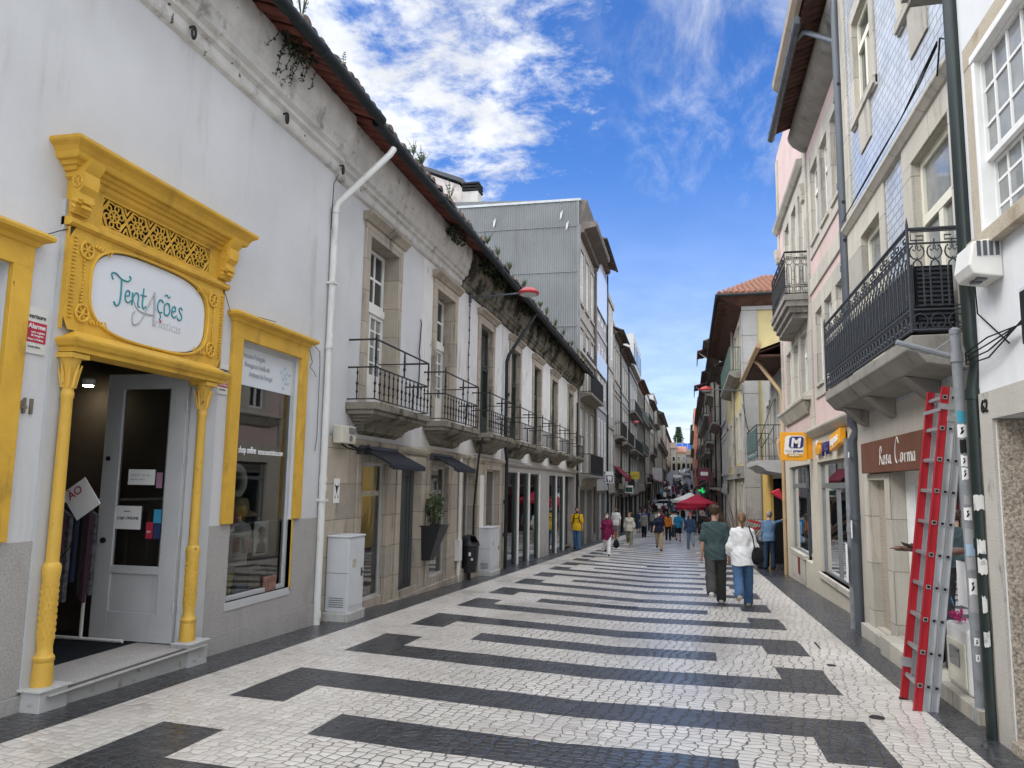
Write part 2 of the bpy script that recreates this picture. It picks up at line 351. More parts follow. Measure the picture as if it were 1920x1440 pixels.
def mitred(mb, prof, u0, u1, d0):              # moulding that returns round both of its ends
    for (da, za), (db, zb) in zip(prof, prof[1:]):
        vs = []
        for d, z in ((da, za), (db, zb)):
            e = d - d0; vs += [(0, u0 - e, z), (d, u0 - e, z), (d, u1 + e, z), (0, u1 + e, z)]
        mb.add(vs, [(0, 1, 5, 4), (1, 2, 6, 5), (2, 3, 7, 6)])
    for d, z in (prof[0], prof[-1]):
        e = d - d0; mb.quad((0, u0 - e, z), (d, u0 - e, z), (d, u1 + e, z), (0, u1 + e, z))
def ground_z(y):
    return float(np.interp(y, [-60, 0, 50, 60, 70, 80, 92, 110, 150, 250, 400, 600], [2.0, 0, -1.7, -1.99, -2.12, -2.05, -1.75, -1.0, 1.0, 5.5, 12, 20]))
# ------------------------------------------------------------------ ground
def skewy(x, y):                             # the bars bend slightly away over the raised left side of the paving
    g = min(max((-0.9 - x) / 2.9, 0), 1.15)
    return y * (1 + 0.072 * g)
def cobble_mat(name, cols, joint, jstrength, rough, joint2=None, bump=0.38):
    m = bpy.data.materials.new(name); m.use_nodes = True; t = m.node_tree; b = t.nodes['Principled BSDF']
    pos = N(t, 'ShaderNodeNewGeometry').outputs['Position']
    wn = N(t, 'ShaderNodeTexNoise'); wn.inputs['Scale'].default_value = 2.4; wn.inputs['Detail'].default_value = 3.5; t.links.new(pos, wn.inputs['Vector'])
    va = N(t, 'ShaderNodeVectorMath', operation='SCALE'); t.links.new(wn.outputs['Color'], va.inputs[0]); va.inputs['Scale'].default_value = 0.22
    vb = N(t, 'ShaderNodeVectorMath', operation='ADD'); t.links.new(pos, vb.inputs[0]); t.links.new(va.outputs[0], vb.inputs[1])
    mp = N(t, 'ShaderNodeMapping'); mp.inputs['Scale'].default_value = (10.0, 12.6, 0.0); mp.inputs['Rotation'].default_value = (0, 0, R(6)); t.links.new(vb.outputs[0], mp.inputs[0])
    ve = N(t, 'ShaderNodeTexVoronoi', feature='DISTANCE_TO_EDGE', voronoi_dimensions='2D'); vc = N(t, 'ShaderNodeTexVoronoi', feature='F1', voronoi_dimensions='2D')
    for v in (ve, vc):
        t.links.new(mp.outputs[0], v.inputs['Vector']); v.inputs['Scale'].default_value = 1.0; v.inputs['Randomness'].default_value = 0.40
    sp = N(t, 'ShaderNodeSeparateColor'); t.links.new(vc.outputs['Color'], sp.inputs[0])
    rp = N(t, 'ShaderNodeValToRGB'); e = rp.color_ramp.elements
    e[0].position = 0; e[0].color = (*cols[0], 1); e[1].position = 1; e[1].color = (*cols[-1], 1)
    for i, c in enumerate(cols[1:-1]):
        q = e.new((i + 1) / (len(cols) - 1)); q.color = (*c, 1)
    t.links.new(sp.outputs[0], rp.inputs[0])
    big = N(t, 'ShaderNodeTexNoise'); big.inputs['Scale'].default_value = 0.55; big.inputs['Detail'].default_value = 5; t.links.new(pos, big.inputs['Vector'])
    fine = N(t, 'ShaderNodeTexNoise'); fine.inputs['Scale'].default_value = 45; fine.inputs['Detail'].default_value = 4; t.links.new(pos, fine.inputs['Vector'])
    jw = maprange(t, big.outputs['Fac'], 0.35, 0.65, 0.06, 0.115)
    n = t.nodes.new('ShaderNodeMapRange'); n.interpolation_type = 'SMOOTHSTEP'; t.links.new(ve.outputs['Distance'], n.inputs['Value'])
    n.inputs['From Min'].default_value = 0.012; t.links.new(jw, n.inputs['From Max']); n.inputs['To Min'].default_value = 1; n.inputs['To Max'].default_value = 0
    sx = N(t, 'ShaderNodeSeparateXYZ'); t.links.new(pos, sx.inputs[0])
    mid = math_node(t, 'MULTIPLY', maprange(t, sx.outputs['X'], -3.3, -1.9, 0.45, 1.0), maprange(t, sx.outputs['X'], 1.0, 1.9, 1.0, 0.7))
    jm = math_node(t, 'MULTIPLY', n.outputs[0], math_node(t, 'MULTIPLY', mid, jstrength))
    mul = N(t, 'ShaderNodeMixRGB', blend_type='MULTIPLY'); mul.inputs[0].default_value = 0.4; t.links.new(rp.outputs[0], mul.inputs[1])
    sh = N(t, 'ShaderNodeCombineColor')
    spot = N(t, 'ShaderNodeTexNoise'); spot.inputs['Scale'].default_value = 9; spot.inputs['Detail'].default_value = 5; t.links.new(pos, spot.inputs['Vector'])
    val = math_node(t, 'ADD', math_node(t, 'SUBTRACT', math_node(t, 'MULTIPLY', big.outputs['Fac'], 1.5), 0.22), math_node(t, 'MULTIPLY', fine.outputs['Fac'], 0.65))
    val = math_node(t, 'SUBTRACT', val, math_node(t, 'MULTIPLY', maprange(t, spot.outputs['Fac'], 0.64, 0.74), 0.6))
    val = math_node(t, 'SUBTRACT', val, math_node(t, 'MULTIPLY', maprange(t, sp.outputs[2], 0.90, 0.95), 0.30))
    for i in range(3): t.links.new(val, sh.inputs[i])
    t.links.new(sh.outputs[0], mul.inputs[2])
    mx = N(t, 'ShaderNodeMixRGB'); t.links.new(jm, mx.inputs[0]); t.links.new(mul.outputs[0], mx.inputs[1]); jc = N(t, 'ShaderNodeMixRGB'); t.links.new(mid, jc.inputs[0]); jc.inputs[1].default_value = (*joint, 1); jc.inputs[2].default_value = (*(joint2 or joint), 1); t.links.new(jc.outputs[0], mx.inputs[2])
    t.links.new(mx.outputs[0], b.inputs['Base Color'])
    rr = math_node(t, 'ADD', math_node(t, 'MULTIPLY', n.outputs[0], 0.4), maprange(t, big.outputs['Fac'], 0.3, 0.7, rough - 0.07, rough + 0.12))
    t.links.new(rr, b.inputs['Roughness']); b.inputs['Specular IOR Level'].default_value = 0.55; b.inputs['Coat Weight'].default_value = 0.3; b.inputs['Coat Roughness'].default_value = 0.28
    hgt = math_node(t, 'ADD', maprange(t, ve.outputs['Distance'], 0.0, 0.22), math_node(t, 'ADD', math_node(t, 'MULTIPLY', fine.outputs['Fac'], 0.25), math_node(t, 'MULTIPLY', sp.outputs[1], 0.3)))
    bn = N(t, 'ShaderNodeBump'); bn.inputs['Strength'].default_value = bump; bn.inputs['Distance'].default_value = 0.012
    t.links.new(hgt, bn.inputs['Height']); t.links.new(bn.outputs[0], b.inputs['Normal'])
    return m
COB_L = cobble_mat('pale_limestone_cobbles', [(0.60, 0.55, 0.49), (0.73, 0.68, 0.61), (0.67, 0.63, 0.575), (0.79, 0.74, 0.675)], (0.055, 0.05, 0.045), 0.95, 0.30, (0.025, 0.024, 0.022))
COB_D = cobble_mat('black_basalt_cobbles', [(0.026, 0.028, 0.032), (0.042, 0.045, 0.052), (0.033, 0.035, 0.040), (0.062, 0.066, 0.074)], (0.14, 0.13, 0.12), 0.55, 0.27, (0.008, 0.008, 0.009), 0.6)
P0, PER = 9.68, 4.08                         # far edge of a middle bar's right end, length of one repeat
XL, XR, XIL, XIR, XBL, XBR, XSL, XSR = -3.80, 1.35, -3.27, 0.87, -2.66, 0.29, -4.45, 1.93
def pattern_dark(x, yr):
    if x < XSL or x > XSR: return True
    if x < XL or x > XR: return False
    y = (yr - (P0 - 0.55)) % PER
    # middle bar
    if y < 0.55: return XBL < x < XBR
    # far staple with hooks reaching back towards the middle bar
    far0, far1, hook = 1.25, 1.82, 0.65
    if far0 <= y < far1: return True
    if hook <= y < far0: return x < XIL or x > XIR
    # near staple of the next repeat with hooks reaching forward
    if 2.74 <= y < 3.33: return True
    if 3.33 <= y < 3.94: return x < XIL or x > XIR
    return False
def paving():
    xs = sorted({XSL, XSR, XL, XR, XIL, XIR, XBL, XBR, -6.2, -5.6, -5.0, -2.2, -1.8, -1.4, -0.9, -0.4, 3.4, 2.6})
    offs = [0.0, 0.55, 0.65, 1.25, 1.82, 2.74, 3.33, 3.94]
    ys = sorted({round(P0 - 0.55 + k * PER + o, 3) for k in range(-4, 28) for o in offs})
    ys = [-8.0, -6.5] + [y for y in ys if -6.4 < y < 110] + [110 + 6 * i for i in range(1, 60)]
    v = []; f = []; mi = []
    jit = random.Random(3)
    for j, y in enumerate(ys):
        for i, x in enumerate(xs):
            inner = XL - .01 < x < XR + .01 and y < 60
            jx = jit.uniform(-.012, .012) if inner else 0; jy = jit.uniform(-.012, .012) if inner else 0
            yy = skewy(x, y) if y > 0 else y
            # a shallow sunken kink where the old kerb line runs under the bars
            v.append((x + jx, yy + jy, ground_z(yy)))
    n = len(xs)
    for j in range(len(ys) - 1):
        for i in range(n - 1):
            f.append((j * n + i, j * n + i + 1, (j + 1) * n + i + 1, (j + 1) * n + i))
            mi.append(2 if ys[j] >= 108 else 1 if pattern_dark((xs[i] + xs[i + 1]) / 2, (ys[j] + ys[j + 1]) / 2) else 0)
    b = MB(); b.v, b.f, b.m = v, f, mi
    o = b.build('pavement', [COB_L, COB_D, mat('far_asphalt', (0.11, 0.11, 0.115), 0.6, 0.4, var=0.15, vscale=0.6)])
    tag(o, kind='structure')
paving()
def land():
    b = MB(); ys = [-60, -10, 0, 50, 60, 70, 80, 92, 110, 150, 250, 400, 600, 1500]; xs = [-900, -60, -7, 5, 60, 900]
    for y in ys:
        for x in xs: b.v.append((x, y, (ground_z(y) if y <= 600 else 20) - 0.25))
    n = len(xs)
    for j in range(len(ys) - 1):
        for i in range(n - 1): b.f.append((j * n + i, j * n + i + 1, (j + 1) * n + i + 1, (j + 1) * n + i)); b.m.append(0)
    tag(b.build('ground', mat('bare_earth', (0.12, 0.11, 0.10), 0.9)), kind='structure')
land()
# ------------------------------------------------------------------ left side: white shop building with the yellow portal
FL = Fr(-5.0, 1)
shop = thing('shop_building', 'white plastered shop building with yellow carved doorway and granite base, number 41', 'building', loc=(0, 0, 0))
CZ = 6.10                                     # underside of the cornice
w = MB(FL)
wall_holes(w, -5.5, 10.0, -1.1, CZ + .9, [(3.1, 4.69, 0.25, 3.2, .3), (5.34, 7.13, -0.3, 2.72, .35), (7.82, 9.2, 0.25, 3.2, .12)], m=0, mr=0)
shell(w, -5.5, 10.0, -1.2, CZ + .9, 9.0)
w.build('wall', PLASTER, shop, recalc=False)
w = MB(FL)
for a, b, hs in ((-5.5, 5.14, [(3.1, 4.69, 0.25, 3.2, .3)]), (7.37, 9.98, [(7.82, 9.2, 0.25, 3.2, .12)])):
    wall_holes(w, a, b, -0.05, 1.10, hs, d=.012); w.quad((.012, a, 1.10), (0, a, 1.10), (0, b, 1.10), (.012, b, 1.10))
    w.box(0, .035, a, b, -1.0, -0.055)
    e = b if a < 0 else a
    w.quad((.012, e, -.05), (0, e, -.05), (0, e, 1.1), (.012, e, 1.1))
w.quad((.012, 9.98, -.05), (0, 9.98, -.05), (0, 9.98, 1.1), (.012, 9.98, 1.1))
w.build('plinth', GRANITE_GREY, shop)
# grey pilasters beside the portal
w = MB(FL); w.box(0, .03, 5.14, 5.335, -0.05, 3.88); w.box(0, .03, 7.135, 7.40, -0.05, 3.5)
w.build('pilaster', GREYPAINT, shop)
# yellow window cases
def yellow_case(u0, u1, i0, i1, ztop, name='window_case'):
    c = MB(FL)
    c.box(0.0, .05, u0, i0, 1.11, ztop); c.box(0.0, .05, i1, u1, 1.11, ztop); c.box(0.0, .052, u0 - .002, u1 + .002, 3.2, ztop)
    if i1 < u1 - .01: c.box(-.02, .02, i1, i1 + .035, .2, 1.11)
    mitred(c, [(.055, ztop - .01), (.07, ztop), (.085, ztop + .03), (.12, ztop + .045), (.145, ztop + .06), (.15, ztop + .085), (.14, ztop + .105), (.01, ztop + .12)], u0, u1, .05)
    return c.build(name, YELLOW, shop, bevel=.006)
yellow_case(2.93, 4.87, 3.1, 4.69, 3.38)
yellow_case(7.63, 9.38, 7.82, 9.2, 3.38)
def shopwin(u0, u1, d):
    f = window(shop, FL, u0, u1, .25, 3.2, d=d, nx=1, nz=1, fm=GREYPAINT, gm=GLASS, fw=.05, name='shop_window', th=.05)
    s = MB(FL); s.box(d, .02, u0 - .02, u1 + .03, .16, .25); s.build('sill', GREYPAINT, f)
    return f
wl_ = shopwin(3.1, 4.69, -.25); wr_ = shopwin(7.82, 9.2, -.09)
b = MB(FL); b.quad((-.06, 7.87, 2.70), (-.06, 9.15, 2.70), (-.06, 9.15, 3.15), (-.06, 7.87, 3.15)); ban = b.build('banner', mat('frosted_banner', (0.60, 0.63, 0.66), .6, .3, var=.03), wr_)
GREYTXT = mat('grey_lettering', (0.42, 0.45, 0.48), .7, .2, var=0)
for i, tx in enumerate(('Artesanato Português', 'Portuguese Handicraft', 'Artisanat du Portugal')):
    text(tx, .085, GREYTXT, (-5.055, 7.93 + .10 * i, 3.03 - .105 * i), 'left', ban, sx=.72)
b = MB(FL); cen = (8.98, 2.9)
for k in range(10):
    a = k * 2.4; r = .02 + .011 * k
    b.box(-.058, -.054, cen[0] + r * math.cos(a) - .02, cen[0] + r * math.cos(a) + .02, cen[1] + 1.5 * r * math.sin(a) - .02, cen[1] + 1.5 * r * math.sin(a) + .02)
b.build('emblem', mat('pale_blue_print', (0.40, 0.52, 0.60), .7, .2, var=.3, vscale=20), ban)
text('shop online', .115, PAPER, (-5.055, 8.0, 1.91), 'left', wr_, sx=.70, weight=.001)
text('tentacoesartisticas.com', .10, PAPER, (-5.055, 8.42, 1.905), 'left', wr_, sx=.62)
# display room behind the right window, and the shop room behind the door
b = MB(FL)
for u0, u1, D, z0, z1 in ((7.45, 9.6, 1.3, .12, 3.3),):
    b.quad((-D, u0, z0), (-D, u1, z0), (-D, u1, z1), (-D, u0, z1)); b.quad((-.13, u0, z0), (-D, u0, z0), (-D, u0, z1), (-.13, u0, z1))
    b.quad((-.13, u1, z0), (-D, u1, z0), (-D, u1, z1), (-.13, u1, z1)); b.quad((-.13, u0, z1), (-.13, u1, z1), (-D, u1, z1), (-D, u0, z1))
b.quad((-.13, 7.45, .2), (-.13, 9.6, .2), (-1.3, 9.6, .2), (-1.3, 7.45, .2))
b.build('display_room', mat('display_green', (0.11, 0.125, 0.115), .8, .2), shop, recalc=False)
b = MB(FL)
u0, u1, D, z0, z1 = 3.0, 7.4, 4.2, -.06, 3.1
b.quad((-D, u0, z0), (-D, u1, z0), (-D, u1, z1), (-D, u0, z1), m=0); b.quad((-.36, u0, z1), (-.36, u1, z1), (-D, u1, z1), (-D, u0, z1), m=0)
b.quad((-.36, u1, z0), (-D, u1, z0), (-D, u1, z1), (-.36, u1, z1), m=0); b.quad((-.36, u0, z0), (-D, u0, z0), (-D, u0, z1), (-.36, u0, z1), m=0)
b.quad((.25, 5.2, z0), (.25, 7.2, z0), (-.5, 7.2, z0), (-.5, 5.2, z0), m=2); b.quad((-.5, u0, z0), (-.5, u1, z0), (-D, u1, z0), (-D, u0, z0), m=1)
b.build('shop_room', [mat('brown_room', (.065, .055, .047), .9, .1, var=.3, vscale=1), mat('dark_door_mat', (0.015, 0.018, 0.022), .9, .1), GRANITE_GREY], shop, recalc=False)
# portal: columns, entablature, console brackets, pierced frieze
portal = MB(FL)
port = []
for u in (5.28, 7.08):
    c = MB(); X, Y = -4.92, u
    c.lathe([(.076, 0), (.078, .05), (.074, .16), (.071, .19), (.078, .2), (.078, .225), (.060, .25), (.056, .30), (.062, .36), (.062, .80), (.068, .86), (.071, .9), (.066, .93), (.050, .95), (.044, 2.25), (.051, 2.27), (.051, 2.3), (.044, 2.32), (.047, 2.42), (.062, 2.5), (.084, 2.58)], (X, Y, -.02), 18)
    for k in range(9):                        # cast relief on the lower drum
        z = .34 + .05 * k
        for j in range(12):
            a = 2 * math.pi * (j + .5 * (k % 2)) / 12; c.box(X + .056 * math.cos(a) - .008, X + .056 * math.cos(a) + .008, Y + .056 * math.sin(a) - .008, Y + .056 * math.sin(a) + .008, z, z + .028)
    for j in range(8):                        # leaves of the capital
        a = 2 * math.pi * j / 8; c.tube([(X + .046 * math.cos(a), Y + .046 * math.sin(a), 2.32), (X + .062 * math.cos(a), Y + .062 * math.sin(a), 2.42), (X + .088 * math.cos(a), Y + .088 * math.sin(a), 2.51)], [.014, .016, .007], 5)
    c.box(X - .098, X + .098, Y - .098, Y + .098, 2.56, 2.60)
    c.build('portal_column', YELLOW_CHIP, shop, smooth=35)
c = MB(FL)
c.box(.0, .205, 5.14, 5.42, -1, -.03); c.box(.0, .205, 6.95, 7.25, -1, -.03); c.box(0, .22, 5.12, 5.44, -.03, -.01); c.box(0, .22, 6.93, 7.27, -.03, -.01)
c.box(-.1, .17, 5.42, 6.95, -1, -.085)
c.build('doorstep', PEDESTAL, shop, bevel=.006)
c = MB(FL); c.box(-.1, .15, 5.42, 6.95, -.085, -.055); c.build('tread', GRANITE_GREY, shop); c = MB(FL); c.box(.15, .185, 5.44, 6.93, -.084, -.052); c.build('tread_edge', mat('dark_metal_edge', (.09, .085, .085), .5, .4), shop)
b = MB(FL)
E0, E1 = 5.17, 7.36
mitred(b, [(.12, 2.60), (.19, 2.61), (.19, 2.645), (.215, 2.66), (.235, 2.70), (.235, 2.72), (.18, 2.735), (.13, 2.77), (.08, 2.80)], E0 + .10, E1 - .12, .12)   # architrave
b.prism([(0, 3.66), (.085, 3.66), (.11, 3.68), (.11, 3.71), (.085, 3.73), (0, 3.73)], 'y', E0 - .03, E1 + .03)
# crowning cornice
mitred(b, [(.075, 4.05), (.10, 4.07), (.10, 4.11), (.125, 4.115), (.135, 4.145), (.16, 4.15), (.17, 4.18), (.205, 4.185), (.215, 4.20), (.225, 4.235), (.25, 4.27), (.285, 4.295), (.295, 4.31), (.295, 4.335), (.27, 4.35), (.02, 4.375)], E0, E1 + .02, .07)
# face around the oval (ring of quads between the rectangle and the oval opening) and the frieze
OC, OZ, OA, OB = 6.255, 3.225, .79, .385
def oval(k, n, sc=1.0, ex=3.2):
    a = 2 * math.pi * k / n; c_, s_ = math.cos(a), math.sin(a)
    return OC + sc * OA * math.copysign(abs(c_) ** (2 / ex), c_), OZ + sc * OB * math.copysign(abs(s_) ** (2 / ex), s_)
n = 64
def rect_pt(k):
    a = 2 * math.pi * k / n; c_, s_ = math.cos(a), math.sin(a)
    hx, hz = (E1 - E0) / 2, (3.66 - 2.8) / 2; cx_, cz_ = (E0 + E1) / 2, (3.66 + 2.8) / 2
    t = min(hx / abs(c_) if abs(c_) > 1e-6 else 9, hz / abs(s_) if abs(s_) > 1e-6 else 9)
    return cx_ + t * c_, cz_ + t * s_
for k in range(n):
    p, q = oval(k, n, 1.03), oval(k + 1, n, 1.03); r0, r1 = rect_pt(k), rect_pt(k + 1)
    b.quad((.07, *p), (.07, *q), (.07, *r1), (.07, *r0)); b.quad((.07, *p), (.07, *q), (.03, *q), (.03, *p))
b.box(0, .07, E0, E0 + .001, 2.8, 3.655); b.box(0, .07, E1 - .001, E1, 2.8, 3.655)
G0, G1, GZ0, GZ1 = 5.50, 7.05, 3.775, 4.025
for (a0, a1, z0, z1) in ((E0, G0, 3.732, 4.06), (G1, E1, 3.732, 4.06), (G0, G1, 3.732, GZ0), (G0, G1, GZ1, 4.06)):
    b.box(0, .07, a0, a1, z0, z1)
# raised corner ornaments, rosettes and beaded side strips
b.tube([(.075, *oval(k, 48, 1.05)) for k in range(48)], .014, 6, closed=True)
for (u, z) in ((5.36, 3.50), (5.36, 2.96), (7.15, 3.50), (7.15, 2.96)):
    b.tube([(.08, u + .07 * math.cos(k * math.pi / 8), z + .07 * math.sin(k * math.pi / 8)) for k in range(16)], .012, 6, closed=True)
    for k in range(3):
        a = k * math.pi / 3; b.tube([(.08, u - .06 * math.cos(a), z - .06 * math.sin(a)), (.08, u + .06 * math.cos(a), z + .06 * math.sin(a))], .009, 5)
    s = 1 if u < 6 else -1; v = -1 if z > 3.2 else 1
    for k in range(6):
        b.tube([(.075, u + s * (.09 + .035 * k), z - v * .05 * (1 - k / 9)), (.085, u + s * (.11 + .035 * k), z - v * .075)], [.016 - .0015 * k, .006], 5)
        b.tube([(.075, u - s * .03 * (1 - k / 9), z + v * (.09 + .03 * k)), (.085, u - s * .01, z + v * (.11 + .03 * k))], [.015 - .0015 * k, .006], 5)
for u in (E0 + .06, E1 - .05):
    for k in range(22): b.box(.07, .082 + .004 * (k % 2), u - .02, u + .02, 2.90 + .032 * k, 2.918 + .032 * k)
# console brackets at both ends
for u in (5.22, 7.30):
    b.prism([(.07, 3.76), (.12, 3.78), (.13, 3.84), (.16, 3.87), (.15, 3.93), (.19, 3.98), (.20, 4.05), (.19, 4.10), (.23, 4.16), (.24, 4.21), (.07, 4.21)], 'y', u - .085, u + .085)
    for sgn in (-1, 1):
        b.tube([(.135 + .042 * math.cos(k * math.pi / 7), u + sgn * .088, 4.02 + .05 * math.sin(k * math.pi / 7)) for k in range(14)], .009, 5, closed=True)
        for k in range(3):
            a = k * math.pi / 3; b.tube([(.135 - .04 * math.cos(a), u + sgn * .088, 4.02 - .045 * math.sin(a)), (.135 + .04 * math.cos(a), u + sgn * .088, 4.02 + .045 * math.sin(a))], .007, 5)
    for k in range(3): b.tube([(.10, u - .09, 3.86 - .04 * k), (.14 - .02 * k, u - .09, 3.85 - .04 * k), (.14 - .02 * k, u + .09, 3.85 - .04 * k), (.10, u + .09, 3.86 - .04 * k)], .014, 6)
    for k in range(8): b.box(.155 + .004 * k * 0, .172, u - .05, u + .05, 3.80 + .05 * k, 3.825 + .05 * k) if k < 2 else None
b.build('portal_entablature', YELLOW, shop, smooth=30)
b = MB(FL); b.quad((.02, G0, GZ0), (.02, G1, GZ0), (.02, G1, GZ1), (.02, G0, GZ1)); b.build('frieze_backing', BLACK, shop, recalc=False)
b = MB(FL)
for i in range(5):                            # five pierced rosettes
    u = G0 + (G1 - G0) * (i + .5) / 5; z = (GZ0 + GZ1) / 2
    for r in (.115, .05):
        lob = 6 if r > .1 else 1
        b.tube([(.055, u + (r + (.012 * math.cos(lob * a_) if lob > 1 else 0)) * math.cos(a_) * 1.15, z + (r + (.012 * math.cos(lob * a_) if lob > 1 else 0)) * math.sin(a_)) for a_ in [k * math.pi / 15 for k in range(30)]], .0085, 5, closed=True)
    for k in range(6):
        a = k * math.pi / 3 + .26; c0 = (u + .082 * math.cos(a) * 1.15, z + .082 * math.sin(a))
        b.tube([(.055, c0[0] + .026 * math.cos(q * math.pi / 4), c0[1] + .026 * math.sin(q * math.pi / 4)) for q in range(8)], .007, 5, closed=True)
        b.tube([(.055, u, z), (.055, u + .05 * math.cos(a), z + .05 * math.sin(a))], .007, 5)
    for s_ in (-1, 1):
        for t_ in (-1, 1):
            b.tube([(.055, u + s_ * .155, z + t_ * .01), (.055, u + s_ * .12, z + t_ * .055), (.055, u + s_ * .075, z + t_ * .122)], .009, 5)
            b.tube([(.055, u + s_ * .155, z + t_ * .06), (.055, u + s_ * .14, z + t_ * .09), (.055, u + s_ * .12, z + t_ * .12)], .008, 5)
b.build('frieze_grille', YELLOW, shop, smooth=40)
# shop sign in the oval
b = MB(FL); pts = [oval(k, 64) for k in range(64)]
b.prism([(.035,) + p for p in pts] and pts, 'x', .02, .055) if False else b.add([(.055, *p) for p in pts] + [(.02, *p) for p in pts], [tuple(range(64))] + [(k, (k + 1) % 64, 64 + (k + 1) % 64, 64 + k) for k in range(64)])
sign = b.build('shop_sign', mat('sign_white', (0.66, 0.68, 0.71), .45, .4, var=.02), shop)
TEAL = mat('teal_lettering', (0.03, 0.24, 0.28), .5, .3, var=0); SILVER = mat('silver_lettering', (0.36, 0.36, 0.38), .4, .4, var=0)
XS_ = -4.942
def stroke(pts, r, m, parent, name='lettering', n=14):
    """smooth painted stroke through the points (u, z) on the sign"""
    P = [Vector((p[0], p[1], 0)) for p in pts]; res = []
    for i in range(len(P) - 1):
        p0, p1, p2, p3 = P[max(i - 1, 0)], P[i], P[i + 1], P[min(i + 2, len(P) - 1)]
        for k in range(6):
            t = k / 6; res.append(.5 * ((2 * p1) + (p2 - p0) * t + (2 * p0 - 5 * p1 + 4 * p2 - p3) * t * t + (3 * p1 - p0 - 3 * p2 + p3) * t ** 3))
    res.append(P[-1]); rr = r if isinstance(r, list) else [r] * 2
    k = len(res)
    return [(XS_, q.x, q.y) for q in res], [rr[0] + (rr[-1] - rr[0]) * i / (k - 1) for i in range(k)]
def letters(strokes, m):
    b = MB()
    for pts, r in strokes:
        p, q = stroke(pts, r, None, None); b.tube(p, q, 6)
    return b.build('lettering', m, sign)
su, sz = 5.70, 3.17
def at(l): return [(su + a, sz + c) for a, c in l]
def script_e(u, z, s): return [(u, z + .45 * s), (u + .5 * s, z + .6 * s), (u + .42 * s, z + .95 * s), (u + .12 * s, z + .8 * s), (u + .08 * s, z + .2 * s), (u + .4 * s, z), (u + .75 * s, z + .25 * s)]
L = []
L.append((at([(0.0, .17), (-.02, .22), (.03, .235), (.10, .205), (.18, .20), (.22, .235), (.20, .255)]), .0075))          # T bar
L.append((at([(.105, .205), (.11, .08), (.10, -.02), (.06, -.05), (.03, -.02)]), .0085))                                 # T stem
L.append((script_e(su + .16, sz + .01, .115), .0072))
L.append((at([(.255, .115), (.26, .0)]), .0075)); L.append((at([(.26, .06), (.295, .12), (.335, .11), (.335, .02), (.36, .0)]), .0072))
L.append((at([(.40, .19), (.395, .04), (.415, .0), (.445, .03)]), .0075)); L.append((at([(.365, .12), (.44, .125)]), .0065))
L.append((at([(.685, .12), (.64, .14), (.605, .08), (.625, .02), (.675, .02)]), .0075)); L.append((at([(.645, .0), (.66, -.03), (.64, -.05)]), .006))
L.append((at([(.745, .13), (.705, .10), (.71, .02), (.755, .01), (.785, .06), (.765, .125), (.735, .125)]), .0075)); L.append((at([(.70, .19), (.73, .21), (.755, .185), (.785, .205)]), .006))
L.append((script_e(su + .81, sz + .01, .115), .0072))
L.append((at([(.975, .11), (.945, .13), (.925, .10), (.96, .06), (.97, .02), (.93, .0), (.905, .02)]), .0072))
letters(L, TEAL)
A_ = [(at([(.545, .19), (.46, .01), (.37, -.14), (.29, -.17), (.275, -.08), (.31, -.05)]), [.009, .006]), (at([(.545, .19), (.56, .05), (.565, -.13)]), [.011, .011]), (at([(.27, .06), (.33, -.02), (.45, -.04), (.56, -.03)]), [.004, .008])]
letters(A_, SILVER)
text('rtísticas', .135, mat('pale_silver_lettering', (0.50, 0.51, 0.53), .4, .4, var=0), (XS_ - .003, 6.285, 3.035), 'left', sign, sx=.93)
b = MB(); b.tube([(XS_, su + .655, sz - .055), (XS_, su + .66, sz - .085)], .009, 6); b.build('red_dot', mat('red_dot', (0.5, 0.05, 0.08), .5), sign)
# door leaf standing open at a right angle, hinged beside the right-hand column
leaf = MB(); Y0, Y1 = 7.06, 7.115; X0, X1 = -6.06, -5.09; zb, zt = -.05, 2.70
leaf.box(X0, X0 + .2, Y0, Y1, zb, zt); leaf.box(X1 - .2, X1, Y0, Y1, zb, zt); leaf.box(X0 + .2, X1 - .2, Y0, Y1, zb, .24); leaf.box(X0 + .2, X1 - .2, Y0, Y1, zt - .16, zt)
leaf.box(X0 + .2, X1 - .2, Y0, Y1, .62, .70); leaf.box(X0 + .2, X1 - .2, Y0 + .02, Y1 - .02, .24, .62)
dl = leaf.build('door', GREYPAINT, shop, bevel=.005)
b = MB(); b.quad((X0 + .2, Y0 + .027, .70), (X1 - .2, Y0 + .027, .70), (X1 - .2, Y0 + .027, zt - .16), (X0 + .2, Y0 + .027, zt - .16)); b.build('pane', GLASS, dl, recalc=False)
b = MB()
for z in (.25, 1.0, 1.75, 2.3): b.tube([(X1 + .01, Y0 - .01, z), (X1 + .01, Y0 - .01, z + .11)], .012, 8)
b.build('hinge', GREYPAINT, dl)
b = MB(); b.tube([(X0 + .09, Y0, .95), (X0 + .09, Y0 - .02, .95)], .03, 12); b.tube([(X0 + .07, Y0, 1.8), (X0 + .07, Y0 - .012, 1.8)], .025, 12); b.build('lock', INK, dl)
def notice(x0, x1, z0, z1, m, lines=(), name='paper_notice', par=dl, y=Y0 + .015, tilt=0):
    b = MB(); b.box(x0, x1, y - .003, y, z0, z1); o = b.build(name, m, par)
    for (tx, s, mm, xx, zz) in lines: text(tx, s, mm, (x0 + xx, y - .005, z0 + zz), 'near', o, ext=.001)
    return o
notice(-5.86, -5.55, 1.07, 1.31, PAPER, [('LOJA ONLINE', .043, INK, .02, .10), ('tentacoes', .02, INK, .1, .18)])
notice(-5.74, -5.42, 1.53, 1.69, PAPER, [('ABERTO  10h-19h', .03, GREYTXT, .03, .09), ('segunda a sabado', .024, GREYTXT, .03, .05)], name='hours_sign')
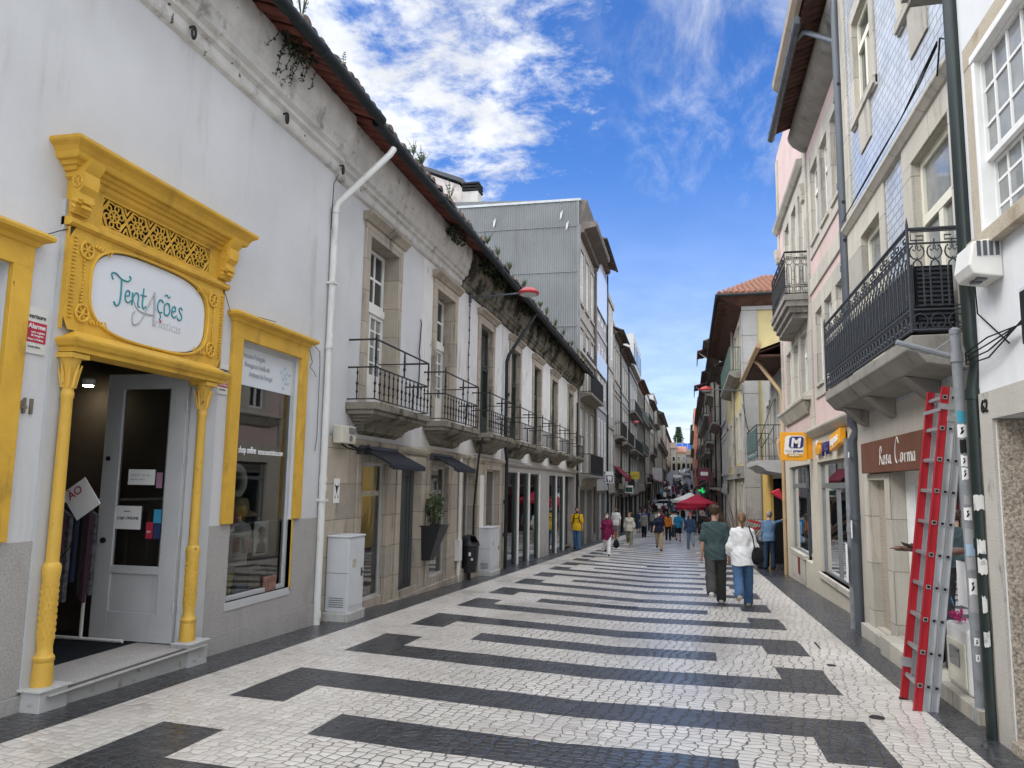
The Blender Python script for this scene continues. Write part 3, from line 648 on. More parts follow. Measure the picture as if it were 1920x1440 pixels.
notice(-5.48, -5.40, .98, 1.15, REDINK, [('SIM', .03, PAPER, .012, .06)], name='payment_sticker'); notice(-5.39, -5.31, .98, 1.13, mat('navy_sticker', (.03, .05, .12), .5)); notice(-5.40, -5.31, 1.14, 1.28, mat('sky_blue_sticker', (.05, .3, .5), .5), name='payment_sticker')
notice(-5.40, -5.33, 1.50, 1.66, mat('mauve_sticker', (.3, .16, .24), .6), name='drawing_sticker')
# numerals, alarm boards, small cables
num = mat('bronze_numeral', (0.16, 0.13, 0.10), .5, .4)
text('41', .165, num, (-4.995, 4.885, 2.085), 'left', shop, name='house_number', ext=.012, weight=.004)
def alarm_board(u0, u1, z0, z1, label):
    t_ = thing('alarm_sign', label, 'sign', 'alarm boards of the shop', (-5.0 + .012, (u0 + u1) / 2, z0))
    W, H = u1 - u0, z1 - z0
    def P(p): return (-.006 + p[0], p[1] - W / 2, p[2])
    b = MB(P); b.box(0, .006, 0, W, 0, H); b.build('board', mat('sign_cream', (.62, .62, .58), .5), t_)
    b = MB(P); b.box(.0065, .009, .008, W - .008, .24 * H, .68 * H); b.build('red_field', REDINK, t_)
    def T(tx, s, m, u, z, **k): 
        o = text(tx, s, m, (.005, u - W / 2, z), 'left', t_, ext=.0015, **k)
    T('verisure', .052, INK, .02, .76 * H, sx=.95); T('Alarme', .055, PAPER, .02, .54 * H, weight=.001); T('com registo', .027, PAPER, .05, .44 * H); T('de imagens', .027, PAPER, .05, .37 * H); T('Aviso à Polícia', .026, PAPER, .02, .28 * H)
    T('Securitas Direct', .018, INK, .03, .13 * H)
    return t_
alarm_board(4.885, 5.09, 2.555, 2.92, 'red and cream alarm board above the number 41')
alarm_board(7.42, 7.61, 2.53, 2.86, 'red and cream alarm board between doorway and right yellow window')
def wire(pts, r, m, name='cable'):
    b = MB(); b.tube(pts, r, 5); return b.build(name, m, shop)
wire([(-4.98, 4.95, 3.50), (-4.97, 5.12, 3.60), (-4.93, 5.3, 3.70), (-4.92, 5.6, 3.73), (-4.915, 7.0, 3.70), (-4.93, 7.34, 3.66), (-4.97, 7.55, 3.45), (-4.97, 7.7, 3.42), (-4.97, 7.95, 3.515), (-4.84, 8.3, 3.5)], .004, INK)
wire([(-4.97, 9.40, 3.42), (-4.97, 9.55, 3.44), (-4.97, 9.72, 3.38), (-4.97, 9.74, 3.2), (-4.975, 9.76, 2.2), (-4.975, 9.72, 2.0)], .006, GREYPIPE)
wire([(-4.97, 9.42, 3.36), (-4.96, 9.5, 3.2), (-4.97, 9.46, 3.12), (-4.96, 9.55, 3.08), (-4.97, 9.64, 3.02)], .004, INK)
wire([(-4.97, 10.05, 6.1), (-4.97, 9.98, 6.0), (-4.965, 9.90, 5.9), (-4.965, 9.87, 5.2)], .006, INK)
# things inside
def tbox(mb, c, s, m=0): mb.box(c[0] - s[0] / 2, c[0] + s[0] / 2, c[1] - s[1] / 2, c[1] + s[1] / 2, c[2], c[2] + s[2], m)
CARD = mat('brown_card', (.22, .15, .09), .8, .1, var=.2); TAN = mat('straw', (.42, .33, .22), .9, .1, var=.15, vscale=30); CREAM = mat('cream_cloth', (.55, .52, .46), .9, .1)
t_ = thing('clothes_rack', 'white clothes rack hung with dark garments inside the open doorway', 'clothes rack', loc=(-6.1, 5.9, -.06))
b = MB(); b.tube([(.55, -.1, .02), (-.5, -.1, .02)], .018, 8); b.tube([(.0, -.1, .02), (.0, -.1, 1.42)], .018, 8); b.tube([(.0, 1.1, .02), (.0, 1.1, 1.42)], .018, 8); b.tube([(.0, -.2, 1.42), (.0, 1.2, 1.42)], .015, 8); b.tube([(.5, 1.1, .02), (-.5, 1.1, .02)], .018, 8)
b.build('frame', WHITEPAINT, t_, smooth=40)
gm = [mat('navy_garment', (.02, .025, .05), .9, .1), mat('black_garment', (.015, .015, .015), .9, .1), mat('plum_garment', (.06, .03, .045), .9, .1), mat('grey_print_garment', (.09, .09, .10), .9, .1, var=.6, vscale=25)]
for k in range(12):
    b = MB(); y = .0 + .085 * k; pts = [(-.2, .55 + rnd.uniform(-.15, .1)), (-.21, 1.28), (-.06, 1.37), (.06, 1.37), (.21, 1.28), (.2, .5 + rnd.uniform(-.1, .15))]
    b.prism(pts, 'y', y, y + .05); b.build('garment', gm[k % 4], t_, bevel=.01)
t_ = thing('wall_shelf', 'lit back shelf of small souvenirs inside the shop', 'shelf', loc=(-9.1, 6.6, 0))
b = MB(); b.box(-.15, .15, -1.4, .7, -.05, .0); 
for z in (.9, 1.35, 1.8, 2.25): b.box(-.15, .18, -1.4, .7, z, z + .03)
b.box(-.16, -.15, -1.4, .7, 0, 2.4); b.box(-.15, .15, -1.43, -1.4, 0, 2.4); b.box(-.15, .15, .7, .73, 0, 2.4)
b.build('shelving', mat('pale_wood', (.30, .24, .17), .7), t_)
cols = [(.5, .4, .25), (.35, .1, .06), (.55, .5, .4), (.1, .15, .2), (.3, .25, .1), (.45, .42, .4)]
for z in (.93, 1.38, 1.83):
    for k in range(7):
        b = MB(); y = -1.25 + .27 * k; h = rnd.uniform(.12, .3); b.lathe([(.05, 0), (.07, h * .3), (.05, h * .6), (.02, h * .75), (.035, h * .88), (.01, h)], (0, y, z), 8)
        b.build('ornament', mat('ornament_%s' % 'abcdef'[k % 6], cols[k % 6], .5, .4), t_, smooth=40)
LAMPM = mat('warm_lamp', (1.0, .85, .6), emit=60, var=0)
for (x, y, z) in ((-6.4, 7.15, 2.6), (-8.9, 6.2, 1.77), (-8.9, 6.9, 1.77)):
    t_ = thing('spot_lamp', {2.6: 'small glowing ceiling spot inside the doorway'}.get(z, 'small glowing shelf lamp at the back of the shop'), 'lamp', None if z > 2.5 else 'shelf lamps', (x, y, z))
    b = MB(); b.lathe([(.03, 0), (.06, .0), (.07, .06), (.05, .08)], (0, 0, 0), 10); b.build('housing', WHITEPAINT, t_); b = MB(); b.lathe([(.05, -.012), (.05, -.002)], (0, 0, 0), 10); b.build('bulb', LAMPM, t_)
t_ = thing('price_placard', 'tilted white sale placard beside the left column', 'placard', loc=(-5.55, 6.2, 1.36))
b = MB(); P = [(-.0, -.16), (.24, 0), (.05, .24), (-.19, .08)]
b.prism(P, 'y', 0, .006); b.build('card', PAPER, t_); text('ÃO', .11, REDINK, (-.09, -.004, .02), 'near', t_, tilt=R(34), ext=.001)
b = MB(); b.tube([(.0, .0, -.16), (-.06, .02, -.4), (-.3, .1, -.6)], .006, 6); b.build('stem', INK, t_)
# right window display
def lathe_thing(name, label, cat, loc, prof, m, n=16, group=None):
    b = MB(); b.lathe(prof, (0, 0, 0), n); o = b.build(name, m, smooth=40); o.location = loc; tag(o, label, cat, group); return o
t_ = thing('display_stand', 'straw hat over a white T-shirt on a shop display form', 'display', loc=(-5.40, 8.60, .30))
b = MB(); b.lathe([(.13, 0), (.13, .02), (.02, .03), (.02, .25)], (0, 0, 0), 12); b.build('stand', INK, t_, smooth=40)
b = MB(); b.lathe([(.14, .25), (.15, .4), (.17, .55), (.19, .66), (.17, .74), (.06, .80), (.05, .86)], (0, 0, 0), 16); b.prism([(.15, .7), (.30, .52), (.36, .56), (.2, .76)], 'x', -.05, .05); b.prism([(-.15, .7), (-.30, .52), (-.36, .56), (-.2, .76)], 'x', -.05, .05); b.build('shirt', mat('white_cotton', (.7, .69, .66), .9, .1), t_, smooth=50)
b = MB(); b.lathe([(.01, 1.09), (.12, 1.07), (.14, .98), (.15, .93), (.26, .87), (.25, .86), (.14, .9)], (0, 0, 0), 18); b.build('hat', TAN, t_, smooth=50)
b = MB(); b.box(.15, .175, -.09, .09, .42, .60); b.build('print', mat('faded_print', (.35, .22, .18), .9, var=.5, vscale=30), t_)
b = MB(); b.tube([(0, .17 * math.cos(k * math.pi / 10), .17 * math.sin(k * math.pi / 10)) for k in range(20)], .055, 8, closed=True)
o = b.build('wreath', CREAM, smooth=50); o.location = (-5.5, 8.68, 1.58); tag(o, 'cream fabric wreath hanging in the right yellow window', 'wreath')
t_ = thing('framed_picture', 'small white portrait card standing in the right yellow window', 'picture', loc=(-5.3, 9.0, .66))
b = MB(); b.box(0, .012, -.17, .17, 0, .42); b.build('card', PAPER, t_)
b = MB(); b.add([(.014, .07 * math.cos(k * .5236) * (1.0), .24 + .085 * math.sin(k * .5236)) for k in range(12)], [tuple(range(12))]); b.build('face', mat('printed_skin', (.35, .2, .13), .8), t_, recalc=False)
b = MB(); b.add([(.0155, .085 * math.cos(k * .5236), .305 + .05 * math.sin(k * .5236)) for k in range(12)], [tuple(range(12))]); b.prism([(-.12, .02), (.12, .02), (.09, .13), (.03, .17), (-.03, .17), (-.09, .13)], 'x', .0145, .0165); b.build('figure', mat('printed_navy', (.04, .03, .035), .8), t_, recalc=False)
for i, (y, h, m, lb) in enumerate(((8.3, .3, mat('yellow_tin', (.5, .42, .05), .5), 'round yellow box'), (8.62, .34, CARD, 'brown card box'), (9.0, .28, mat('grey_box', (.2, .2, .2), .7), 'grey gift box'), (8.85, .2, mat('red_box', (.22, .12, .09), .6, var=.4, vscale=18), 'red gift box'), (8.42, .14, mat('blue_box', (.08, .12, .3), .6), 'blue souvenir pack'))):
    b = MB()
    if i == 0: b.lathe([(.12, 0), (.12, h * .8), (.125, h * .8), (.125, h), (.02, h)], (0, 0, 0), 18)
    else: b.box(-.1, .1, -.12, .12, 0, h); b.box(-.104, .104, -.124, .124, h * .72, h + .004)
    o = b.build('gift_box', m, bevel=.004); o.location = (-5.35 + .12 * (i % 2) + (.1 if i > 2 else 0), y, .22); tag(o, lb + ' on the floor of the right window display', 'box', 'gift boxes in the window')
# ------------------------------------------------------------------ shared eaves, then the long house with the balconies
def eaves(parent, fr, u0, u1, cm=None, rm=None):
    c = MB(fr)
    prof = [(0, CZ - .02), (.05, CZ), (.07, CZ + .03), (.075, CZ + .12), (.10, CZ + .14), (.13, CZ + .15), (.14, CZ + .20), (.20, CZ + .23), (.22, CZ + .26), (.225, CZ + .36), (.25, CZ + .38), (.255, CZ + .42), (.265, CZ + .45), (.27, CZ + .50), (.285, CZ + .53), (.30, CZ + .60), (.305, CZ + .74), (.30, CZ + .84), (0, CZ + .86)]
    k = max(1, int((u1 - u0) / 1.6))
    for i in range(k): c.prism(prof, 'y', u0 + (u1 - u0) * i / k + (.003 if i else 0), u0 + (u1 - u0) * (i + 1) / k)
    c.build('cornice', cm or CORNICE, parent, smooth=25)
    pitch = .205; r = MB(fr); top = MB(fr)
    n = int((u1 - u0) / pitch); rr = random.Random(int(u0 * 10) + 5)
    for i in range(n):
        u = u0 + pitch * (i + .5); dz = rr.uniform(-.02, .02); de = rr.uniform(-.03, .03)
        # channel tile, its belly seen from the street
        pts = [(.085 * math.cos(a), .055 * math.sin(a)) for a in [math.pi + q * math.pi / 5 for q in range(6)]]
        d0, d1 = .27, .70 + de; za, zb_ = CZ + .90 + dz, CZ + .735 + dz
        vs = [(d, u + p, z + q) for d, z in ((d0, za), (d1, zb_)) for p, q in pts]
        r.add(vs, [(j, j + 1, 7 + j, 6 + j) for j in range(5)], 0)
        # cover tile on top, running up the roof
        pts = [(.105 * math.cos(a), .085 * math.sin(a)) for a in [q * math.pi / 6 for q in range(7)]]
        run = [(.74 + de, CZ + .775 + dz, 1.0), (.35, CZ + .93 + dz, 1.03), (.35, CZ + .915, .95), (-.1, CZ + 1.09, 1.0), (-.1, CZ + 1.075, .93), (-2.6, CZ + 2.1, 1)]
        vs = [(d, u + pitch / 2 + p * s, z + q * s) for d, z, s in run for p, q in pts]
        top.add(vs, [(a * 7 + j, a * 7 + j + 1, (a + 1) * 7 + j + 1, (a + 1) * 7 + j) for a in (0, 2, 4) for j in range(6)] + [tuple(range(7))], 0)
    r.quad((.20, u0, CZ + .96), (.20, u1, CZ + .96), (.72, u1, CZ + .76), (.72, u0, CZ + .76), m=0)
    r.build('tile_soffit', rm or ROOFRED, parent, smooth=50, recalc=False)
    top.quad((.72, u0, CZ + .80), (.72, u1, CZ + .79), (-2.6, u1, CZ + 2.08), (-2.6, u0, CZ + 2.08)); top.quad((-2.6, u0, CZ + 2.08), (-2.6, u1, CZ + 2.08), (-9, u1, CZ + .5), (-9, u0, CZ + .5))
    top.build('roof', ROOFTOP, parent, smooth=50, recalc=False)
    g = MB(fr); p = []
    for i in range(int((u1 - u0) / 1.0) + 1):
        u = min(u0 + i, u1); p.append((.70, u, CZ + .735 + .012 * math.sin(u * .9) - (.0045 * max(u - 9, 0))))
    p.append((.70, u1, p[-1][2])); g.tube(p, .075, 10)
    for i in range(int((u1 - u0) / 2.1)):
        u = u0 + 1 + 2.1 * i; zz = CZ + .735 + .012 * math.sin(u * .9) - (.0045 * max(u - 9, 0)); g.tube([(.70, u - .03, zz), (.70, u + .03, zz)], .084, 10)
    g.build('gutter', GUTTER, parent, smooth=40)
eaves(shop, FL, -5.5, 10.0)
for i, (u, z) in enumerate(((6.45, 6.19), (8.35, 6.19), (9.98, 6.19))):
    b = MB(); b.tube([(-5.0, u, z), (-4.87, u, z + .01)], .014, 6); b.tube([(-4.87, u + .028 * math.sin(k * .524), z - .06 + .065 * math.cos(k * .524)) for k in range(12)], .014, 6, closed=True)
    b.build('awning_ring', IRON, shop, smooth=40)
b = MB(); b.tube([(-4.32, 10.55, 6.66), (-4.36, 10.5, 6.55), (-4.93, 9.98, 5.62), (-4.945, 9.95, 5.45), (-4.945, 9.94, -.5)], .05, 10)
for z in (5.5, 3.5, 1.62, 1.5, -.2): b.tube([(-4.945, 9.945, z - .04), (-4.945, 9.945, z + .04)], .058, 10)
for z in (1.32, 4.4): b.box(-5.0, -4.88, 9.88, 10.01, z, z + .03)
b.build('downpipe', WHITEPIPE, shop, smooth=40)

F1 = Fr(-5.08, 1)
house = thing('balcony_house', 'long two storey house with seven stone balconies, dark green shutters and sagging eaves', 'house')
U0, U1 = 10.0, 36.3
SLAB = 2.82
WC = [12.12, 15.62, 19.13, 22.6, 26.1, 29.65, 34.0]
WT = [5.62] * 7
holes = [(c - .63, c + .63, SLAB - .1, t, .3) for c, t in zip(WC, WT)]
w = MB(F1)
wall_holes(w, 10.0, 14.2, 2.25, CZ + .9, holes, m=0, mr=2); wall_holes(w, 14.2, U1, 2.25, CZ + .9, holes, m=1, mr=2)
shell(w, U0, U1, -3, CZ + .9, 9.0, top=True)
w.build('wall', [PLASTER, PLASTER_OLD, GRANITE], house, recalc=False)
# stone ground floor with its openings
GF = [(11.42, 12.46, -.28, 1.9, .12), (13.12, 14.22, -.45, 1.88, .14), (14.78, 15.92, -.28, 1.92, .12), (17.05, 18.3, -.35, 1.95, .3), (19.15, 20.55, -.4, 1.95, .2),
      (21.5, 22.95, -1.2, 1.93, .09), (23.15, 24.6, -1.2, 1.93, .09), (24.8, 26.4, -1.2, 1.93, .09), (28.5, 29.95, -1.3, 1.93, .09), (30.15, 31.8, -1.3, 1.93, .09), (32.3, 35.1, -1.4, 1.95, .4)]
w = MB(F1); wall_holes(w, 10.02, 21.2, -2, 2.25, GF, d=.05); w.quad((.05, 10.02, -2), (0, 10.02, -2), (0, 10.02, 2.25), (.05, 10.02, 2.25))
w.prism([(0, 2.12), (.08, 2.12), (.12, 2.17), (.13, 2.22), (.10, 2.25), (0, 2.27)], 'y', 11.0, 21.1)
w.build('ground_floor_stone', GRANITE, house)
w = MB(F1); wall_holes(w, 21.2, U1, -2, 2.25, GF, d=.048); w.prism([(0, 2.1), (.08, 2.1), (.12, 2.15), (.13, 2.2), (.10, 2.23), (0, 2.25)], 'y', 21.25, U1)
w.build('shopfront_stone', GRANITE_GREY, house)
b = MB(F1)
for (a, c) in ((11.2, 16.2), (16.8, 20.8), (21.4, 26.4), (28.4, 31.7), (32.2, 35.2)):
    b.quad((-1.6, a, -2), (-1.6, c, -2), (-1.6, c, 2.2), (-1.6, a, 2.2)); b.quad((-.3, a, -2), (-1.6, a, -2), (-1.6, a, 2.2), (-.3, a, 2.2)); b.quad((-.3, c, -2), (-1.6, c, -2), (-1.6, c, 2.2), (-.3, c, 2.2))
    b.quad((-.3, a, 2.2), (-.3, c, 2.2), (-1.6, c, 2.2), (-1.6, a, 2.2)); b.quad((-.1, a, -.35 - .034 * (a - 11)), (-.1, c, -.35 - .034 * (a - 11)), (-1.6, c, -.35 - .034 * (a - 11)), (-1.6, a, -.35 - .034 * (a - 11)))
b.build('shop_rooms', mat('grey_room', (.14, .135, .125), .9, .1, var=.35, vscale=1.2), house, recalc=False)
def swin(u0, u1, z0, z1, d, **k):
    return window(house, F1, u0, u1, z0, z1, d=d, nx=1, nz=1, fm=k.get('fm', GREYPAINT), gm=k.get('gm', GLASS), fw=k.get('fw', .04), name='shop_window', th=.04)
w1 = swin(11.42, 12.46, -.28, 1.9, -.06)
b = MB(F1); b.quad((-.075, 11.5, .52), (-.075, 12.25, .52), (-.075, 12.4, 1.86), (-.075, 11.5, 1.86)); b.build('yellow_poster', mat('ochre_poster', (.70, .52, .19), .6, .3, var=.2, vscale=2.5), w1, recalc=False)
text('COSMOPOLITANA', .135, mat('dark_gold_lettering', (.62, .57, .46), .5, .4, var=0), (-5.095, 11.5, 1.36), 'left', w1, sx=.72)
w2 = swin(14.78, 15.92, -.28, 1.92, -.06)
text('COSMOPOLITANA', .13, mat('pale_gold_lettering', (.45, .42, .36), .5, .4, var=0), (-5.095, 14.9, 1.36), 'left', w2, sx=.75)
w3 = swin(17.05, 18.3, -.35, 1.95, -.22); swin(19.15, 20.55, -.4, 1.95, -.12)
for (u0, u1) in ((21.5, 22.95), (23.15, 24.6), (24.8, 26.4), (28.5, 29.95), (30.15, 31.8)):
    f = swin(u0, u1, -1.15, 1.93, -.035, fm=GREENPAINT, fw=.05)
    b = MB(F1); b.box(-.03, .03, u1 - .22, u1 - .0, -1.2, 1.93); b.build('green_post', GREENPAINT, f)
    b = MB(F1); b.box(.05, .075, u1 + .01, u1 + .17, -1.2, 1.95); b.build('pillar_face', WHITEPAINT, f)
swin(32.35, 35.05, -1.4, 1.93, -.3, fm=INK, gm=DARKGLASS)
# striped shop goods inside the first windows, so the panes have something behind them
for i, (u, z, c, cm) in enumerate(((11.75, -.25, (.2, .5, .75), CREAM), (15.3, -.25, (.2, .6, .8), TAN), (17.6, -.3, (.25, .7, 1.3), mat('grey_fabric', (.3, .31, .33), .9)), (19.8, -.35, (.3, .8, 1.5), mat('sea_green_fabric', (.12, .2, .19), .9)))):
    b = MB(); b.lathe([(c[0] * .9, 0), (c[0], c[2] * .3), (c[0] * .6, c[2] * .7), (c[0] * .25, c[2])], (0, 0, 0), 12); o = b.build('display_drape', cm, smooth=60); o.location = (-5.6, u, z)
    tag(o, ('cream', 'straw coloured', 'grey', 'sea green')[i] + ' fabric display behind a street level shop pane', 'display', 'fabric displays behind shop panes')
f = MB(F1); f.box(-.14, -.09, 13.12, 14.22, -.4, -.28); f.box(-.14, -.085, 13.12, 13.2, -.28, 1.88); f.box(-.14, -.085, 14.06, 14.22, -.28, 1.88); f.box(-.14, -.087, 13.2, 14.06, 1.72, 1.88); f.box(-.13, -.11, 13.2, 14.06, -.28, 1.72)
f.box(-.11, -.09, 13.9, 13.92, -.28, 1.72)
f.build('door', mat('graphite_door', (.055, .06, .065), .45, .4, var=.1), house, bevel=.004)
b = MB(F1); b.box(.05, .09, 13.05, 14.3, -1, -.30); b.box(.05, .12, 10.02, 17.0, -2, -.42); b.build('threshold', GRANITE, house)
w = MB(F1)                                     # dressed stone jambs round the street openings
for (a, e, z1) in ((11.42, 12.46, 1.9), (13.12, 14.22, 1.88), (14.78, 15.92, 1.92), (17.05, 18.3, 1.95), (19.15, 20.55, 1.95)):
    w.box(.05, .085, a - .2, a - .005, -1, z1); w.box(.05, .085, e + .005, e + .2, -1, z1); w.box(.05, .088, a - .2, e + .2, z1 + .003, z1 + .2)
w.build('stone_jambs', GRANITE, house, bevel=.008)
# old white downpipe, patch of white plaster, dark pipes on the ground floor
b = MB(F1); b.tube([(.09, 16.75, 2.2), (.09, 16.78, .5), (.10, 16.72, .2), (.10, 16.7, -.8)], .035, 8); b.tube([(.08, 16.9, 2.2), (.08, 16.9, -.6)], .02, 6); b.box(.05, .16, 16.6, 16.8, -.1, .35); b.build('white_conduit', WHITEPIPE, house, smooth=40)
b = MB(F1); b.box(.05, .07, 18.45, 19.1, -1.2, 1.8); b.build('plaster_patch', WHITEPAINT, house)
b = MB(F1); b.tube([(.68, 22.4, CZ + .6), (.62, 22.3, CZ + .45), (.15, 21.15, 5.25), (.10, 21.1, 5.05), (.10, 21.1, 2.6), (.14, 21.1, 2.3), (.14, 21.1, -1.1)], .05, 8)
for z in (1.1, .2, 4.1): b.tube([(.13, 21.1, z - .05), (.13, 21.1, z + .05)], .065, 8)
b.build('downpipe', GUTTER, house, smooth=40)
b = MB(F1); b.tube([(.3, 17.9, 2.75), (.2, 17.9, 2.2), (.12, 17.85, 1.0), (.12, 17.85, .3)], .03, 6); b.tube([(.10, 35.6, 5.4), (.10, 35.6, -1.2)], .05, 8); b.build('rusty_pipe', IRON, house, smooth=40)
b = MB(F1); b.tube([(.03, 17.45, 6.05), (.03, 17.45, 4.9), (.03, 17.4, 4.5), (.04, 17.42, 3.9), (.03, 17.4, 3.1)], .012, 6)
for i in range(9): b.lathe([(.012, 0), (.022, .03), (.012, .06)], (.03, 17.44, 5.8 - .3 * i), 6)
b.tube([(.03, 14.0, 4.75), (.03, 14.06, 4.7), (.03, 14.0, 4.2), (.03, 13.97, 4.1), (.03, 14.03, 4.0), (.03, 14.0, 3.2)], .012, 6); b.build('wall_cable', IRON, house)
# windows of the upper floor
for i, (c, t) in enumerate(zip(WC, WT)):
    u0, u1 = c - .63, c + .63
    surround(house, F1, u0, u1, SLAB - .1, t, w=.2, d=.045, m=GRANITE, sill=False, lintel=.13)
    if i < 2:
        for (a, e) in ((u0, c - .005), (c + .005, u1)):
            window(house, F1, a + .02, e - .005, SLAB, 4.48, d=-.28, nx=2, nz=4, low=.55, fw=.06, bar=.03, gm=CURTAIN, name='french_window')
        window(house, F1, u0 + .02, u1 - .02, 4.62, t - .02, d=-.28, nx=3, nz=2, fw=.06, bar=.045, gm=DARKGLASS, name='transom_window')
        b = MB(F1); b.box(-.29, -.2, u0 + .005, u1 - .005, 4.48, 4.62); b.build('transom', WHITEPAINT, house, bevel=.01)
    else:
        window(house, F1, u0 + .02, u1 - .02, 4.62, t - .02, d=-.16, nx=1, nz=1, fm=GREENPAINT, fw=.08, gm=DARKGLASS, name='transom_window')
        b = MB(F1)
        for (a, e) in ((u0 + .02, c - .01), (c + .01, u1 - .02)):
            b.box(-.16, -.10, a, a + .07, SLAB, 4.6); b.box(-.16, -.10, e - .07, e, SLAB, 4.6); b.box(-.16, -.10, a + .07, e - .07, SLAB, SLAB + .5); b.box(-.16, -.10, a + .07, e - .07, 4.52, 4.6)
            z = SLAB + .53
            while z < 4.5:
                b.add([(-.105, a + .07, z), (-.105, e - .07, z), (-.15, e - .07, z + .045), (-.15, a + .07, z + .045), (-.112, a + .07, z - .008), (-.112, e - .07, z - .008), (-.157, e - .07, z + .037), (-.157, a + .07, z + .037)], [(0, 1, 2, 3), (4, 5, 6, 7), (0, 1, 5, 4)]); z += .055
        b.box(-.2, -.16, u0 + .02, u1 - .02, SLAB, 4.6)
        b.build('louvred_shutter', GREENPAINT, house)
# stone balconies with iron railings
def balcony(c, lathe, i):
    u0, u1 = c - 1.28, c + 1.28; D = .5
    s = MB(F1)
    s.box(0, D, u0, u1, SLAB - .13, SLAB - .02); s.box(0, D - .05, u0 + .04, u1 - .04, SLAB - .2, SLAB - .13)
    for k in range(6):                         # ogee corbel under the slab
        a0, a1 = k / 6, (k + 1) / 6
        f = lambda a: (D - .08) * (1 - a) ** .6 * (.75 + .25 * math.cos(a * 6)); g = lambda a: SLAB - .2 - .28 * a
        s.prism([(0, g(a1)), (f(a1), g(a1)), (f(a0), g(a0)), (0, g(a0))], 'y', u0 + .1 + .38 * a1, u1 - .1 - .38 * a1)
    o = s.build('balcony', GRANITE_DARK, house, bevel=.008)
    r = MB(F1); d0 = D - .05; a, e = u0 + .05, u1 - .05
    for z, rad in ((SLAB + .03, .011), (SLAB + .52, .015)):
        r.tube([(-.02, a, z), (d0, a, z), (d0, e, z), (-.02, e, z)], rad, 6)
    r.tube([(-.02, a, SLAB + .95), (d0, a, SLAB + .95), (d0, e, SLAB + .95), (-.02, e, SLAB + .95)], .017, 6)
    prof = [(.01, 0), (.01, .1), (.022, .12), (.012, .15), (.013, .22), (.026, .25), (.012, .28), (.009, .38), (.02, .42), (.009, .45), (.01, .5)] if lathe else [(.009, 0), (.009, .5)]
    n = 13
    for k in range(n + 1): r.lathe(prof, (d0, a + (e - a) * k / n, SLAB + .02), 6)
    for q in (a, e): r.lathe(prof, (d0 * .35, q, SLAB + .02), 6)
    for q in (a, e, (a + e) / 2):
        r.lathe([(.014, 0), (.014, .1), (.028, .13), (.016, .17), (.02, .25), (.014, .43)], (d0, q, SLAB + .52), 6)
    r.lathe([(.012, 0), (.018, .03), (.003, .1)], (d0, a, SLAB + .96), 6)
    r.tube([(-.02, (a + e) / 2, SLAB + .75), (d0, (a + e) / 2, SLAB + .75)], .01, 6)
    r.build('railing', IRON, o, smooth=40)
for i, c in enumerate(WC): balcony(c, i < 3, i)
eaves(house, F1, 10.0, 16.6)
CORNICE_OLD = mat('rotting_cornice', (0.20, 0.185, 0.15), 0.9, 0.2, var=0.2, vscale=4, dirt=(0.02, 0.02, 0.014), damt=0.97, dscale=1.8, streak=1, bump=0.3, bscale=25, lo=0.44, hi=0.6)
eaves(house, F1, 16.6, U1 + .3, CORNICE_OLD, mat('dark_tile_soffit', (0.04, 0.022, 0.018), 0.85, 0.2, var=0.4, vscale=3))  # near-black tile colour for the soffit of this stretch
# small things hanging on this house
def awning(u0, u1, z, proj, label):
    t_ = thing('awning', label, 'awning', loc=(-5.03, (u0 + u1) / 2, z)); W = (u1 - u0) / 2
    b = MB(); k = 5
    b.prism([(0, .05), (.03, .13), (.09, .12), (.12, .04), (.08, -.02), (0, -.02)], 'y', -W, W); b.build('cassette', IRON_GREY, t_, bevel=.01)
    b = MB(); b.prism([(.06, .10), (proj, -.16), (proj + .03, -.18), (proj + .04, -.25), (proj + .02, -.25), (proj + .015, -.19), (proj - .02, -.18), (.05, .075)], 'y', -W + .04, W - .04); b.build('canvas', mat('charcoal_canvas', (.018, .019, .023), .8, .2, var=.15), t_, smooth=50)
    b = MB(); b.tube([(proj, -W, -.20), (proj, W, -.20)], .03, 10)
    for s in (-W + .12, W - .12): b.tube([(.05, s, 0), (proj * .55, s * .8, -.02), (proj, s, -.2)], .018, 6)
    b.build('arms', IRON, t_, smooth=40)
awning(11.2, 12.75, 2.04, .58, 'charcoal awning over the first pane, nearest the grey cabinet')
awning(14.6, 16.0, 2.06, .58, 'charcoal awning over the pane with the hanging planter')
t_ = thing('meter_box', 'cream electric meter box on the wall beside the white downpipe', 'meter box', loc=(-5.0, 10.58, 2.15))
b = MB(); b.box(-.02, .13, -.24, .24, 0, .26); b.build('case', mat('cream_plastic', (.55, .52, .44), .5, .4), t_, bevel=.015)
b = MB(); b.box(.13, .14, -.02, .2, .15, .24); b.tube([(.13, .05, .08), (.145, .05, .08)], .045, 12); b.build('dial', mat('grey_plastic', (.18, .18, .18), .5), t_)
b = MB(); b.tube([(.05, .15, 0), (.16, .3, -.07), (.14, .7, -.02), (.1, .95, -.08)], .02, 6); b.tube([(.05, -.1, 0), (.1, .0, -.06), (.2, .35, -.1), (.1, .8, .02)], .012, 6); b.build('cable', INK, t_, smooth=40)
t_ = thing('paper_sticker', 'white sticker with a black bull head on the granite beside the downpipe', 'sticker', loc=(-5.025, 10.55, 1.28))
b = MB(); b.box(0, .004, -.1, .1, 0, .36); b.build('paper', PAPER, t_); b = MB()
for q in ([(.0, .12), (.03, .2), (.05, .26), (.0, .25), (-.05, .26), (-.03, .2)], [(.05, .26), (.075, .3), (.07, .22)], [(-.05, .26), (-.075, .3), (-.07, .22)], [(.03, .08), (.05, .14), (.06, .06)], [(-.03, .08), (-.05, .14), (-.06, .06)]): b.add([(.0055, *p) for p in q], [tuple(range(len(q)))])
b.build('drawing', INK, t_, recalc=False)
